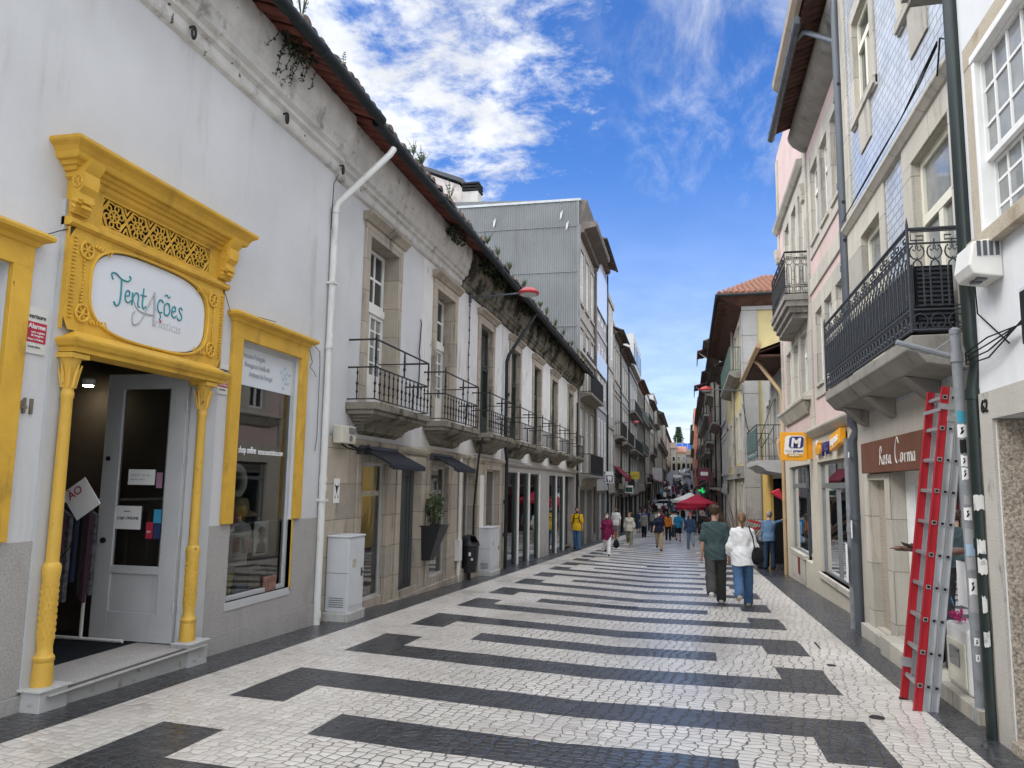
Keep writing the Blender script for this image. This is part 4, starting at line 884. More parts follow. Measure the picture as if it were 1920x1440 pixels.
# grey street cabinets
def cabinet(x0, x1, y0, y1, z0, z1, label):
    t_ = thing('utility_cabinet', label, 'cabinet', 'grey utility cabinets', ((x0 + x1) / 2, (y0 + y1) / 2, z0)); W, L_, H = (x1 - x0) / 2, (y1 - y0) / 2, z1 - z0
    b = MB(); b.box(-W - .02, W + .03, -L_ - .03, L_ + .03, -.1, .13); b.build('plinth', mat('pale_concrete', (.45, .45, .43), .9, dirt=(.15, .15, .12), damt=.6, dscale=7), t_, bevel=.02)
    b = MB(); b.box(-W, W, -L_, L_, .13, H - .03); b.box(-W - .012, W + .012, -L_ - .012, L_ + .012, H - .03, H); b.build('case', CABGREY, t_, bevel=.012)
    b = MB(); b.box(W, W + .008, -L_ + .04, L_ - .04, .2, H - .08); d = b.build('door', CABGREY, t_, bevel=.003)
    b = MB(); b.box(-W - .002, W + .002, -L_ - .003, -L_ + .0, H * .56, H * .565); b.build('seam', GREYPIPE, t_)
    b = MB(); [b.box(-W + .06, W - .06, -L_ - .004, -L_ + .001, .2 + .03 * q, .21 + .03 * q) for q in range(5)]; b.build('vent', GREYPIPE, t_)
    b = MB(); b.box(W + .008, W + .01, -L_ + .12, -L_ + .24, .62 * H, .72 * H); b.build('sticker', mat('faded_label', (.42, .40, .30), .7, var=.3, vscale=25), t_)
    b = MB(); b.tube([(W + .008, L_ - .1, .55 * H), (W + .03, L_ - .1, .55 * H)], .018, 8); b.box(W + .008, W + .012, L_ - .13, L_ - .07, .5 * H, .6 * H); b.build('handle', GREYPIPE, d)
cabinet(-5.02, -4.68, 10.32, 10.86, -.36, .83, 'light grey street cabinet in front of the white downpipe, nearest the yellow doorway')
cabinet(-5.02, -4.70, 18.55, 19.4, -.66, .53, 'light grey street cabinet behind the black litter bin')
# planter fixed to the pillar
t_ = thing('hanging_planter', 'black wedge planter with a small leafy shrub beside the graphite door', 'planter', loc=(-4.9, 14.45, .12))
b = MB(); vs = []
for (w_, dd, z) in ((.10, .10, 0), (.36, .21, .66), (.33, .18, .66), (.3, .16, .60)):
    vs += [(-.13, -w_ * .3 - .12, z), (-.13 + 2 * dd, -w_ * .3 - .12, z), (-.13 + 2 * dd, w_, z), (-.13, w_, z)]
b.add(vs, [(0, 1, 2, 3)] + [(4 * a + j, 4 * a + (j + 1) % 4, 4 * a + 4 + (j + 1) % 4, 4 * a + 4 + j) for a in range(3) for j in range(4)] + [(12, 13, 14, 15)])
b.build('pot', mat('black_planter', (.02, .021, .023), .5, .4), t_)
def leaf_cloud(mb, c, rad, n, size, rg, flat=1.0):
    for _ in range(n):
        while True:
            p = Vector((rg.uniform(-1, 1), rg.uniform(-1, 1), rg.uniform(-1, 1)))
            if p.length < 1 and p.length > .25: break
        p = Vector((c[0] + p.x * rad[0], c[1] + p.y * rad[1], c[2] + p.z * rad[2]))
        a = Vector((rg.gauss(0, 1), rg.gauss(0, 1), rg.gauss(0, 1) * flat)).normalized(); t_v = a.orthogonal().normalized(); t_v.rotate(Matrix.Rotation(rg.uniform(0, 6.28), 3, a)); bt = a.cross(t_v)
        s = size * rg.uniform(.6, 1.3)
        mb.add([tuple(p - t_v * s), tuple(p + bt * s * .4 - t_v * s * .1), tuple(p + t_v * s), tuple(p - bt * s * .4 - t_v * s * .1)], [(0, 1, 2, 3)], rg.randrange(2))
LEAF_A = mat('dark_leaf', (.035, .06, .025), .6, .3, var=.4, vscale=15); LEAF_B = mat('olive_leaf', (.085, .11, .04), .6, .3, var=.3, vscale=15); STEM = mat('woody_stem', (.08, .06, .04), .9)
b = MB(); rg = random.Random(2); leaf_cloud(b, (.08, .08, .98), (.2, .24, .3), 260, .05, rg); b.build('foliage', [LEAF_A, LEAF_B], t_, recalc=False)
b = MB()
for k in range(6): b.tube([(.05, .08, .6), (.05 + rg.uniform(-.1, .12), .08 + rg.uniform(-.15, .15), .95), (.05 + rg.uniform(-.15, .2), .08 + rg.uniform(-.2, .2), 1.15)], [.012, .008, .003], 5)
b.build('stem', STEM, t_)
# litter bin on its post
t_ = thing('litter_bin', 'black hooded litter bin on a short post before the second grey cabinet', 'bin', loc=(-4.95, 17.5, -.6))
b = MB(); b.tube([(0, 0, -.1), (0, 0, .3)], .045, 10); b.build('post', IRON, t_, smooth=40)
b = MB(); rings = [(.175, .17), (.19, .3), (.225, .75), (.235, .78)]
b.lathe([(.05, .16)] + rings + [(.23, .80)], (0, 0, 0), 20); b.build('body', mat('black_plastic', (.012, .013, .017), .4, .5, var=.2), t_, smooth=40)
b = MB()
hood = []; nn = 16
for j in range(7):
    a = j / 6 * math.pi / 2
    for k in range(nn):
        th = 2 * math.pi * k / nn; hood.append((.235 * math.cos(a) * math.cos(th), .235 * math.cos(a) * math.sin(th), .78 + .02 + .22 * math.sin(a) if j else .78))
fs = []
for j in range(6):
    for k in range(nn):
        if 1 <= j <= 3 and k in (0, 1, nn - 1, nn - 2, nn - 3): continue
        fs.append((j * nn + k, j * nn + (k + 1) % nn, (j + 1) * nn + (k + 1) % nn, (j + 1) * nn + k))
b.add(hood, fs); b.tube([(.243 * math.cos(k * math.pi / 8), .243 * math.sin(k * math.pi / 8), .785) for k in range(16)], .014, 6, closed=True)
b.build('hood', MATS['black_plastic'], t_, smooth=50)
b = MB(); b.box(.05, .1, -.23, -.222, .55, .63); b.box(.1, .15, -.213, -.205, .45, .5); b.build('sticker', PAPER, t_)
# weeds and ferns rooted in the gutter and on the tiles
def weed(loc, h, n, label, sp, kind):
    b = MB(); rg = random.Random(int(loc[1] * 37)); 
    for k in range(n):
        a = rg.uniform(0, 6.28); l = h * rg.uniform(.5, 1); dx, dy = math.cos(a) * sp * rg.uniform(.3, 1), math.sin(a) * sp * rg.uniform(.3, 1)
        pts = [(0, 0, 0), (dx * .4, dy * .4, l * .6), (dx, dy, l * (.75 if kind else 1))]
        b.tube(pts, [.006, .004, .002], 4)
        for q in range(5 if kind else 3):
            f = .3 + .7 * q / 5; p = Vector(pts[0]).lerp(Vector(pts[2]), f); p.z = l * f * (1.1 - .3 * f if kind else 1)
            for s in (-1, 1):
                e = Vector((-dy, dx, 0)).normalized() * s * (.05 * (1.2 - f) if kind else .03); e.z = .02
                b.add([tuple(p), tuple(p + e * .5 + Vector((0, 0, .012))), tuple(p + e), tuple(p + e * .5 - Vector((0, 0, .012)))], [(0, 1, 2, 3)], rg.randrange(2))
    o = b.build('roof_weed', [LEAF_A, LEAF_B], recalc=False); o.location = loc; tag(o, label, 'weed', 'weeds along the eaves')
DRY = 'thin dry weed rising from the roof tiles'; FERN = 'small fern rooted between gutter and tiles'
for u, h, n, k in ((7.6, .75, 9, 0), (8.7, .3, 6, 1), (11.4, .35, 8, 0), (11.8, .3, 22, 0), (13.4, .45, 8, 0), (16.2, .3, 16, 0), (17.2, .4, 14, 1), (18.4, .3, 14, 1), (20.2, .35, 16, 1), (21.2, .3, 14, 0), (22.6, .35, 18, 1), (23.7, .4, 12, 1), (25.4, .35, 16, 1), (27.1, .35, 16, 0), (29.2, .3, 14, 1), (31.0, .35, 14, 1), (33.2, .3, 12, 1)):
    weed((-4.32, u, CZ + .82), h, n, FERN if k else DRY, .14 if k else .2, k)
t_ = thing('hanging_weed', 'dark matted creeper hanging from the eaves above the yellow doorway', 'weed', loc=(-4.55, 8.0, CZ + .72))
b = MB(); rg = random.Random(9)
leaf_cloud(b, (0, 0, 0), (.14, .38, .12), 260, .035, rg)
for k in range(9):
    y = rg.uniform(-.55, .45); p = [(.02, y, -.05)]
    for q in range(9): p.append((p[-1][0] - .025, p[-1][1] + rg.uniform(-.05, .04), p[-1][2] - .045 - .02 * rg.random()))
    p = p[:rg.randrange(5, 10)]; b.tube(p, .004, 4)
    for q in p[1:]: leaf_cloud(b, q, (.025, .035, .03), 5, .022, rg)
b.build('foliage', [mat('dead_leaf', (.02, .02, .016), .9, .1), LEAF_A], t_, recalc=False)
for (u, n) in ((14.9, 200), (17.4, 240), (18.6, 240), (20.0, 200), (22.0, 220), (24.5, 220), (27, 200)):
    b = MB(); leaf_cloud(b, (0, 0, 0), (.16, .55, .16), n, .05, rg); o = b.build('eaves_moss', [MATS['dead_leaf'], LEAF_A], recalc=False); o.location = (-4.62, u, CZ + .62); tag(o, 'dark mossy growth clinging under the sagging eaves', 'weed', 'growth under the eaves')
# street lamp on a bracket
def street_lamp(x0, y, z, x1, label, group='red street lamps', rust=False):
    t_ = thing('street_lamp', label, 'street lamp', group, (x0, y, z)); s = 1 if x1 > x0 else -1; L_ = abs(x1 - x0)
    b = MB(); b.tube([(0, 0, 0), (s * L_ * .85, 0, .06), (s * (L_ - .1), 0, .07)], .022, 8); b.box(-.03, .03, -.05, .05, -.12, .1); b.tube([(0, 0, .3), (s * L_ * .55, 0, .05)], .008, 5); b.build('bracket', GREYPIPE, t_, smooth=40)
    c = (s * L_, 0, 0); b = MB(); b.lathe([(.235, .02), (.25, .045), (.25, .075), (.235, .085), (.225, .11), (.15, .16), (.05, .18)], c, 24); b.lathe([(.05, .16), (.04, .2), (.01, .21)], c, 10); b.build('lamp_shade', mat('red_lamp_enamel', (.36, .03, .035), .4, .5, var=.08), t_, smooth=35)
    b = MB(); b.lathe([(.02, -.03), (.14, -.015), (.215, .025), (.215, .03)], c, 20); b.build('diffuser', mat('milky_diffuser', (.5, .52, .5), .3, .4), t_, smooth=40)
street_lamp(-5.06, 17.47, 6.03, -3.62, 'red dish street lamp on the left eaves, nearest the camera')
# ------------------------------------------------------------------ right side
def brick_mat(name, c1, c2, mortar, bw, bh, off=.5, msize=.012, rough=.3, rot=False, bump=.5, mode='yz'):
    m = bpy.data.materials.new(name); m.use_nodes = True; t = m.node_tree; b = t.nodes['Principled BSDF']
    pos = N(t, 'ShaderNodeNewGeometry').outputs['Position']; s = N(t, 'ShaderNodeSeparateXYZ'); t.links.new(pos, s.inputs[0]); c = N(t, 'ShaderNodeCombineXYZ')
    t.links.new(s.outputs['Y' if mode == 'yz' else 'X'], c.inputs[0]); t.links.new(s.outputs['Z'], c.inputs[1])
    k = N(t, 'ShaderNodeTexBrick'); t.links.new(c.outputs[0], k.inputs['Vector']); k.offset = off
    for n_, v in (('Color1', (*c1, 1)), ('Color2', (*c2, 1)), ('Mortar', (*mortar, 1)), ('Scale', 1.0), ('Mortar Size', msize), ('Mortar Smooth', .3), ('Brick Width', bw), ('Row Height', bh), ('Bias', 0.0)): k.inputs[n_].default_value = v
    n = N(t, 'ShaderNodeTexNoise'); n.inputs['Scale'].default_value = 2.2; n.inputs['Detail'].default_value = 5; t.links.new(pos, n.inputs['Vector'])
    mx = N(t, 'ShaderNodeMixRGB', blend_type='MULTIPLY'); mx.inputs[0].default_value = .5; t.links.new(k.outputs['Color'], mx.inputs[1]); t.links.new(maprange(t, n.outputs['Fac'], .3, .7, .72, 1.15), mx.inputs[2])
    t.links.new(mx.outputs[0], b.inputs['Base Color']); b.inputs['Roughness'].default_value = rough
    bn = N(t, 'ShaderNodeBump'); bn.inputs['Strength'].default_value = bump; bn.inputs['Distance'].default_value = .012; bn.invert = True
    t.links.new(k.outputs['Fac'], bn.inputs['Height']); t.links.new(bn.outputs[0], b.inputs['Normal'])
    return m
AZULEJO = brick_mat('pale_blue_tile', (.46, .495, .545), (.51, .545, .59), (.26, .28, .32), .22, .10, rough=.16, msize=.009, bump=.6)
# --- the white house with the sash window (cut by the right edge)
FA = Fr(2.22, -1)
wh = thing('white_house', 'white plastered house with lichen stained granite frames and a many paned sash window, number 62', 'house')
w = MB(FA); wall_holes(w, -5, 6.62, 2.34, 11, [(4.75, 6.24, 3.5, 4.9, .1)], d=0); wall_holes(w, -5, 6.62, -1.2, 2.34, [(4.2, 6.33, -.5, 2.13, .35)], d=.0)
shell(w, -5, 6.62, -1.2, 11, 8); w.build('wall', mat('bright_plaster', (.64, .655, .665), .85, .2, var=.04, bump=.1, bscale=30, dirt=(.5, .5, .48), damt=.4, dscale=2), wh, recalc=False)
LICHEN = mat('golden_granite', (.42, .37, .29), .85, .2, var=.15, vscale=5, speck=.3, sscale=90, dirt=(.22, .15, .08), damt=.6, dscale=4, streak=.6, bump=.25, bscale=60)
surround(wh, FA, 4.75, 6.24, 3.5, 4.9, w=.19, d=.03, m=LICHEN)
f = window(wh, FA, 4.76, 6.23, 3.51, 4.09, d=-.10, nx=6, nz=3, fw=.05, bar=.022, gm=CURTAIN, name='lower_sash', th=.04)
f = window(wh, FA, 4.76, 6.23, 4.06, 4.89, d=-.055, nx=6, nz=3, fw=.05, bar=.022, gm=CURTAIN, name='upper_sash', th=.045)
b = MB(FA); b.box(-.1, .04, 6.19, 6.245, 3.5, 4.92); b.box(-.1, .05, 4.7, 6.25, 4.87, 4.93); b.box(-.02, .06, 4.7, 6.26, 3.44, 3.505); b.build('sash_case', WHITEPAINT, wh, bevel=.006)
b = MB(FA)
b.box(0, .02, 6.33, 6.575, -1, 2.34); b.box(0, .022, 4.0, 6.33, 2.13, 2.34); b.build('door_frame', mat('worn_limestone', (.42, .40, .36), .85, .2, var=.12, speck=.25, sscale=70, dirt=(.12, .11, .10), damt=.8, dscale=4, streak=.5, lo=.58, hi=.7), wh)
b = MB(FA); b.box(-.36, -.01, 6.30, 6.335, -.2, 2.12); b.box(-.36, .03, 4.2, 6.33, -.8, -.14); b.build('door_jamb', PEBBLE, wh)
b = MB(FA); b.box(-.36, -.33, 4.2, 6.3, -.5, 2.13); d_ = b.build('door', mat('dark_brown_door', (.05, .035, .028), .5), wh); b = MB(FA); b.box(-.33, -.31, 4.3, 6.28, .1, .2); b.box(-.33, -.30, 6.2, 6.3, -.1, 2.1); b.build('rail', mat('dark_frame', (.03, .03, .03), .5), d_)
text('62', .14, INK, (2.195, 6.52, 2.19), 'right', wh, name='house_number', ext=.004)
b = MB(FA); b.box(0, .02, 6.58, 6.64, -1, 2.0); b.build('rough_quoin', GRANITE_DARK, wh)
t_ = thing('alarm_siren', 'white boxy alarm siren on the white wall beside the green pipe', 'alarm siren', loc=(2.2, 6.16, 3.12))
b = MB(lambda p: (-p[0], p[1], p[2])); b.prism([(-.02, 0), (.17, .03), (.2, .1), (.17, .27), (-.02, .3)], 'y', -.17, .17); b.build('case', mat('ivory_plastic', (.68, .67, .63), .4, .4), t_, bevel=.012)
b = MB(lambda p: (-p[0], p[1], p[2]))
for k in range(4): b.box(.0 + .04 * k, .025 + .04 * k, -.176, -.168, .16, .27)
for k in range(2): b.box(.06, .13, -.1 + .1 * k, -.04 + .1 * k, .005, .02)
b.build('slots', GREYPIPE, t_); b = MB(); b.tube([(-.12, .17, .12), (-.12, .23, .11)], .035, 12); b.build('knob', MATS['ivory_plastic'], t_)
# --- the tiled house
FB = Fr(2.42, -1)
th_ = thing('tiled_house', 'house faced in pale blue glazed tiles with a long wrought iron balcony', 'house')
w = MB(FB)
H1 = [(7.5, 8.72, 3.0, 5.1, .14), (10.15, 11.22, 3.0, 5.08, .14), (10.2, 11.2, 6.85, 8.25, .12), (7.75, 8.75, 6.85, 8.25, .12)]
wall_holes(w, 6.66, 12.1, 5.44, 11.4, H1, m=0, mr=1); wall_holes(w, 6.66, 12.1, 2.62, 5.44, H1, m=0, mr=1)
wall_holes(w, 6.66, 12.1, -1.2, 2.62, [(7.15, 10.25, -.12, 1.82, .25), (10.52, 11.35, -.2, 1.72, .1)], m=2, mr=1)
shell(w, 6.66, 12.1, -1.2, 11.4, 8, m=2)
w.build('wall', [AZULEJO, PALESTONE, mat('beige_render', (.44, .41, .36), .9, .2, var=.08, speck=.2, sscale=50, dirt=(.25, .23, .2), damt=.5, dscale=2)], th_, recalc=False)
w = MB(FB)
w.box(0, .03, 6.7, 7.2, 2.9, 11.2); w.box(0, .028, 11.72, 12.08, 2.9, 11.2)                       # quoins
w.box(0, .026, 7.2, 9.05, 5.1, 5.38); w.box(0, .026, 8.72, 9.05, 2.95, 5.1); w.box(0, .026, 7.2, 7.5, 2.95, 5.1); w.box(0, .026, 9.9, 10.15, 2.95, 5.38); w.box(0, .026, 11.22, 11.72, 2.95, 5.38); w.box(0, .026, 10.15, 11.22, 5.08, 5.38)
w.prism([(0, 5.36), (.05, 5.38), (.09, 5.43), (.11, 5.45), (.11, 5.49), (0, 5.51)], 'y', 6.68, 12.09); w.prism([(0, 10.9), (.1, 10.95), (.3, 11.1), (.3, 11.2), (0, 11.25)], 'y', 6.68, 12.09)
for (a, e) in ((10.2, 11.2), (7.75, 8.75)):
    w.box(0, .03, a - .2, a, 6.7, 8.42); w.box(0, .03, e, e + .2, 6.7, 8.42); w.box(0, .032, a, e, 8.25, 8.45); w.box(0, .06, a - .2, e + .2, 6.73, 6.85); w.prism([(0, 6.2), (.02, 6.2), (.032, 6.73), (0, 6.73)], 'y', a + .2, e - .2)
w.build('stone_trim', PALESTONE, th_, bevel=.005)
for (a, e, z0, z1) in ((7.5, 8.72, 3.0, 5.1), (10.15, 11.22, 3.0, 5.08)):
    window(th_, FB, a, e, z0, z1, d=-.12, nx=1, nz=1, fm=CREAMPAINT, gm=CURTAIN, fw=.08, leaf=.13, transom=4.42, name='french_window', low=.4)
for (a, e) in ((10.2, 11.2), (7.75, 8.75)): window(th_, FB, a, e, 6.85, 8.25, d=-.10, nx=1, nz=1, fm=CREAMPAINT, gm=DARKGLASS, fw=.07, leaf=.1, transom=7.8, name='window')
w = MB(FB); w.box(0, .42, 6.68, 7.3, 6.1, 6.26); w.box(.05, .38, 6.68, 7.25, 6.02, 6.1); w.build('balcony', CONCRETE, th_)
# shopfront of the tiled house
w = MB(FB); w.box(0, .03, 10.25, 10.5, -.2, 1.8); w.box(0, .03, 11.37, 11.65, -.6, 1.8); w.box(0, .031, 10.5, 11.37, 1.72, 1.8); w.box(0, .12, 10.4, 11.75, -1, -.22); w.box(-.2, .2, 7.05, 10.3, -1, -.13); w.box(0, .03, 6.95, 7.15, -.3, 1.8)
w.build('shopfront_stone', PALESTONE, th_, bevel=.005)
b = MB(FB); b.box(-.12, -.09, 10.52, 11.35, -.2, 1.72); b.build('niche_panel', PEBBLE, th_)
b = MB(FB)
b.quad((-2, 7, -.13), (-2, 10.4, -.13), (-2, 10.4, 2), (-2, 7, 2)); b.quad((-.26, 10.4, -.13), (-2, 10.4, -.13), (-2, 10.4, 2), (-.26, 10.4, 2)); b.quad((-.26, 7, -.13), (-2, 7, -.13), (-2, 7, 2), (-.26, 7, 2)); b.quad((-.26, 7, 2), (-.26, 10.4, 2), (-2, 10.4, 2), (-2, 7, 2)); b.quad((.0, 7, -.125), (.0, 10.4, -.125), (-2, 10.4, -.125), (-2, 7, -.125))
b.build('shop_room', mat('pale_room', (.35, .36, .38), .8, .2), th_, recalc=False)
f = window(th_, FB, 9.1, 10.24, -.12, 1.82, d=-.2, nx=1, nz=1, fm=WHITEPAINT, gm=GLASS, fw=.17, name='shop_door', low=.45)
f2 = window(th_, FB, 7.16, 8.55, -.12, 1.82, d=-.06, nx=2, nz=1, fm=IRON_GREY, gm=GLASS, fw=.05, name='shop_window', th=.05)
b = MB(FB); b.quad((-.03, 7.35, .75), (-.03, 7.75, .75), (-.03, 7.75, 1.25), (-.03, 7.35, 1.25)); b.quad((-.03, 7.85, .55), (-.03, 8.15, .55), (-.03, 8.15, .95), (-.03, 7.85, .95)); b.build('paper_notice', PAPER, f2, recalc=False)
text('HORÁRIO', .07, INK, (2.44, 7.72, 1.14), 'right', f2, ext=.001)
t_ = thing('slatted_shelf', 'white slat wall with a few hanging cards inside the glazed door', 'shelf', loc=(3.5, 9.7, -.1))
b = MB()
for k in range(12): b.box(-.01, .02, -.75, .6, .1 + .15 * k, .235 + .15 * k)
b.build('slats', mat('pale_blue_slat', (.48, .52, .56), .6), t_)
b = MB(); b.box(-.04, -.02, -.3, 0, .9, 1.2); b.box(-.04, -.02, .1, .4, .55, .8); b.build('photo_card', [mat('photo_print', (.3, .3, .3), .5, var=.7, vscale=18)], t_)
b = MB(); b.box(-.05, -.03, -.35, .05, .85, .9); b.box(-.05, -.03, .05, .4, 1.35, 1.4); b.build('price_strip', PAPER, t_)
t_ = thing('low_cabinet', 'low cream cabinet with a dark glass door at the shop entrance behind the pole', 'cabinet', loc=(2.36, 7.75, -.13))
b = MB(); b.box(-.06, .3, -.3, .3, 0, .55); b.build('case', mat('white_laminate', (.68, .68, .66), .4), t_, bevel=.03)
b = MB(); b.box(-.075, -.062, -.24, .24, .05, .42); b.build('door', CREAMPAINT, t_, bevel=.004); b = MB(); b.box(-.08, -.0755, -.1, .16, .2, .36); b.build('pane', DARKGLASS, t_)
b = MB(); rg = random.Random(4); leaf_cloud(b, (0, 0, 0), (.06, .12, .05), 40, .035, rg); o = b.build('pink_cloth', [mat('pink_cloth', (.5, .05, .2), .8)] * 1, recalc=False); o.location = (2.36, 7.9, .48); tag(o, 'crumpled pink cloth on the low cream cabinet', 'cloth')
for p in o.data.polygons: p.material_index = 0
t_ = thing('shop_board', 'long rust brown shop board with cursive lettering behind the ladder', 'sign', loc=(2.38, 9.9, 1.81))
b = MB(lambda p: (-p[0], p[1], p[2])); b.box(-.04, .06, -1.62, 1.5, 0, .40); b.build('board', mat('rust_brown_board', (.13, .055, .035), .75, .2, var=.15, vscale=2, dirt=(.24, .13, .09), damt=.5, dscale=2.5, streak=.15), t_, bevel=.004)
def cursive(strokes, m, X, u0, z0, parent, r=.006):
    b = MB()
    for pts in strokes:
        p, q = stroke([(u0 - a, z0 + c) for a, c in pts], r, None, None); b.tube([(X, v[1], v[2]) for v in p], q, 5)
    o = b.build('lettering', m, parent); return o
CH = mat('chalk_lettering', (.62, .60, .56), .6, var=0)
cursive([[(0, .0), (.03, .1), (.05, .2), (.1, .22), (.12, .16), (.05, .12), (.1, .06), (.16, .0)], [(.28, .1), (.22, .1), (.2, .03), (.25, .0), (.29, .06), (.26, .1)], [(.40, .1), (.36, .11), (.38, .04), (.35, .0), (.32, .02)], [(.53, .1), (.46, .09), (.45, .02), (.5, .01), (.53, .1), (.54, .02), (.58, .0)],
         [(.92, .22), (.86, .29), (.78, .2), (.76, .08), (.82, .0), (.92, .03)], [(1.07, .1), (1.0, .1), (.99, .02), (1.04, .01), (1.07, .1), (1.08, .02)], [(1.15, .1), (1.16, .0), (1.17, .07), (1.22, .1)], [(1.27, .0), (1.27, .1), (1.27, .06), (1.32, .1), (1.34, .0), (1.35, .07), (1.40, .1), (1.42, .0)], [(1.52, .1), (1.46, .08), (1.47, .01), (1.52, .02), (1.54, .1), (1.54, .0)]], CH, -.065, .45, .09, t_)
# the long balcony
o_b = MB(FB)
BU0, BU1, BD, BZ = 7.42, 11.82, .46, 3.0
o_b.prism([(0, 2.66), (BD - .12, 2.72), (BD - .02, 2.84), (BD, 2.86), (BD, 2.97), (0, 2.98)], 'y', BU0 - .03, BU1)
for u in (8.3, 10.0, 11.4): o_b.prism([(0, 2.45), (.1, 2.5), (BD - .14, 2.71), (0, 2.67)], 'y', u - .12, u + .12)
bal = o_b.build('balcony', CONCRETE, th_, bevel=.012)
r = MB(FB); D0 = BD - .02
def scroll_panel(fn, n, w):
    """n repeats of hairpin arch, scrolled circle above and below; fn maps (along, up) to facade coordinates"""
    for k in range(n):
        c = w * (k + .5); q = w * .42
        for zc_, fl in ((.10, 1), (.74, -1)):
            r.tube([fn(c + q * math.cos(a), zc_ + q * 1.15 * math.sin(a)) for a in [math.pi * j / 6 + math.pi * (.5 if fl > 0 else 1.5) - math.pi * 5 / 6 + 0 for j in range(11)]], .007, 4, caps=False)
            for s in (-1, 1): r.tube([fn(c + s * q * .12, zc_ - fl * q * .95), fn(c + s * q * .12, zc_ - fl * q * .4), fn(c + s * q * .35, zc_ - fl * q * .15), fn(c + s * q * .55, zc_ - fl * q * .45)], .006, 4, caps=False)
        r.tube([fn(c - w * .3, .24), fn(c - w * .3, .58), fn(c - w * .2, .645), fn(c, .67), fn(c + w * .2, .645), fn(c + w * .3, .58), fn(c + w * .3, .24), fn(c - w * .3, .24)], .008, 4, caps=False)
        r.tube([fn(c + w * .3, .33), fn(c + w * .7, .33)], .006, 4); r.tube([fn(c + w * .3, .52), fn(c + w * .7, .52)], .006, 4)
        r.tube([fn(c, .67), fn(c, .69)], .007, 4); r.tube([fn(c, .80), fn(c, .86)], .007, 4)
    for z, rad in ((.02, .013), (.205, .01), (.82, .01)): r.tube([fn(0, z), fn(w * n, z)], rad, 5)
    r.tube([fn(0, .955), fn(w * n, .955)], .017, 6)
    m_ = max(1, n // 3)
    for k in range(m_):
        a, e = w * n * (k + .06) / m_, w * n * (k + .94) / m_; h = (a + e) / 2
        for s, x0 in ((1, a), (-1, e)): r.tube([fn(h, .93), fn(x0, .93), fn(x0, .85), fn(x0 + s * (h - a) * .55, .85), fn(x0 + s * (h - a) * .55, .89), fn(x0 + s * (h - a) * .25, .89)], .007, 4)
scroll_panel(lambda a, z: (a, BU0, BZ + z), 3, D0 / 3)
scroll_panel(lambda a, z: (D0, BU0 + a, BZ + z), 30, (BU1 - BU0) / 30)
for u in (BU0, BU1): r.tube([(D0, u, BZ), (D0, u, BZ + 1.0)], .015, 6); r.lathe([(.015, 0), (.01, .05), (.002, .1)], (D0, u, BZ + .97), 6)
r.tube([(0, BU0 + .0, BZ + .955), (-.02, BU0 - .1, BZ + .96)], .013, 5)
r.build('railing', IRON_GREY, bal, recalc=False)
b = MB(FB); b.box(D0 - .05, D0 - .035, BU0 + .05, BU1 - .05, BZ + .03, BZ + .64); b.build('backing_sheet', mat('charcoal_sheet', (.045, .05, .058), .6, .3, var=.15), bal)
t_ = thing('air_conditioner', 'black louvred cooling unit standing inside the near end of the long balcony', 'cooling unit', loc=(2.25, 7.85, 2.985))
b = MB(); b.box(-.19, .13, -.3, .3, .03, .66); b.build('case', BLACK, t_)
b = MB()
for k in range(14): b.box(-.17, .11, -.312, -.3, .07 + .042 * k, .09 + .042 * k)
b.build('louvre', IRON_GREY, t_)
# --- pipes of the right hand side
def pipe_thing(name, label, m, pts, r, bands=(), group=None, brackets=()):
    t_ = thing(name, label, 'drainpipe', group, pts[-1]); o = Vector(pts[-1])
    b = MB(); b.tube([tuple(Vector(p) - o) for p in pts], r, 12)
    for z in bands: b.tube([(0, 0, z - o.z - .04), (0, 0, z - o.z + .04)], r * 1.15, 12)
    b.build('tube', m, t_, smooth=40)
    if brackets:
        b = MB()
        for z in brackets: b.box(-.02, .16, -r * .4, r * .4, z - o.z, z - o.z + .03); b.tube([(-.0, -r * 1.3, z - o.z + .015), (0, r * 1.3, z - o.z + .015)], r * .5, 6)
        b.build('bracket', IRON, t_)
    return t_
WORNGREEN = mat('worn_green_pipe', (.010, .019, .017), .35, .5, var=.2, vscale=5, dirt=(.42, .42, .40), damt=.9, dscale=11, streak=.5, lo=.70, hi=.72)
gp = pipe_thing('drainpipe', 'thick dark green drainpipe with worn white flecks beside the white house', WORNGREEN, [(2.19, 6.62, 9), (2.19, 6.62, 2.75), (2.23, 6.63, 2.6), (2.20, 6.66, 2.4), (2.20, 6.66, -.6)], .058, bands=(2.35, 1.2), brackets=(4.6, 6.6, 2.8))
gy = pipe_thing('drainpipe', 'tall slate grey drainpipe between the blue tiles and the pink house', GREYPIPE, [(2.36, 12.12, 9.6), (2.36, 12.12, 2.55), (2.42, 12.1, 2.45), (2.36, 12.14, 2.3), (2.36, 12.14, -.9)], .065, bands=(7.6, 6.2, 4.9, 3.6, 1.2), brackets=(5.9, 5.3, 7.8))
pipe_thing('conduit', 'sticker covered grey conduit against the slate grey drainpipe', mat('galvanised_conduit', (.20, .21, .22), .5, .4, var=.25, vscale=8), [(2.34, 12.42, 2.35), (2.34, 12.42, -.9)], .05, bands=(1.0, .3))
# graffiti paper on those pipes
for (x, y, z, w_, h, lb) in ((2.26, 12.35, .25, .12, .55, 'torn white poster on the grey conduit'), (2.285, 12.05, .9, .06, .25, 'small torn white sticker on the slate grey pipe'), (2.285, 12.05, 2.05, .05, .08, 'round white sticker high on the slate grey pipe')):
    b = MB(); b.box(-.004, .004, -w_ / 2, w_ / 2, 0, h); b.box(-.006, -.0045, -w_ * .2, w_ * .3, h * .1, h * .2) if h > .4 else None
    o = b.build('sticker', PAPER); o.location = (x, y, z); tag(o, lb, 'sticker', 'stickers on the pipes')
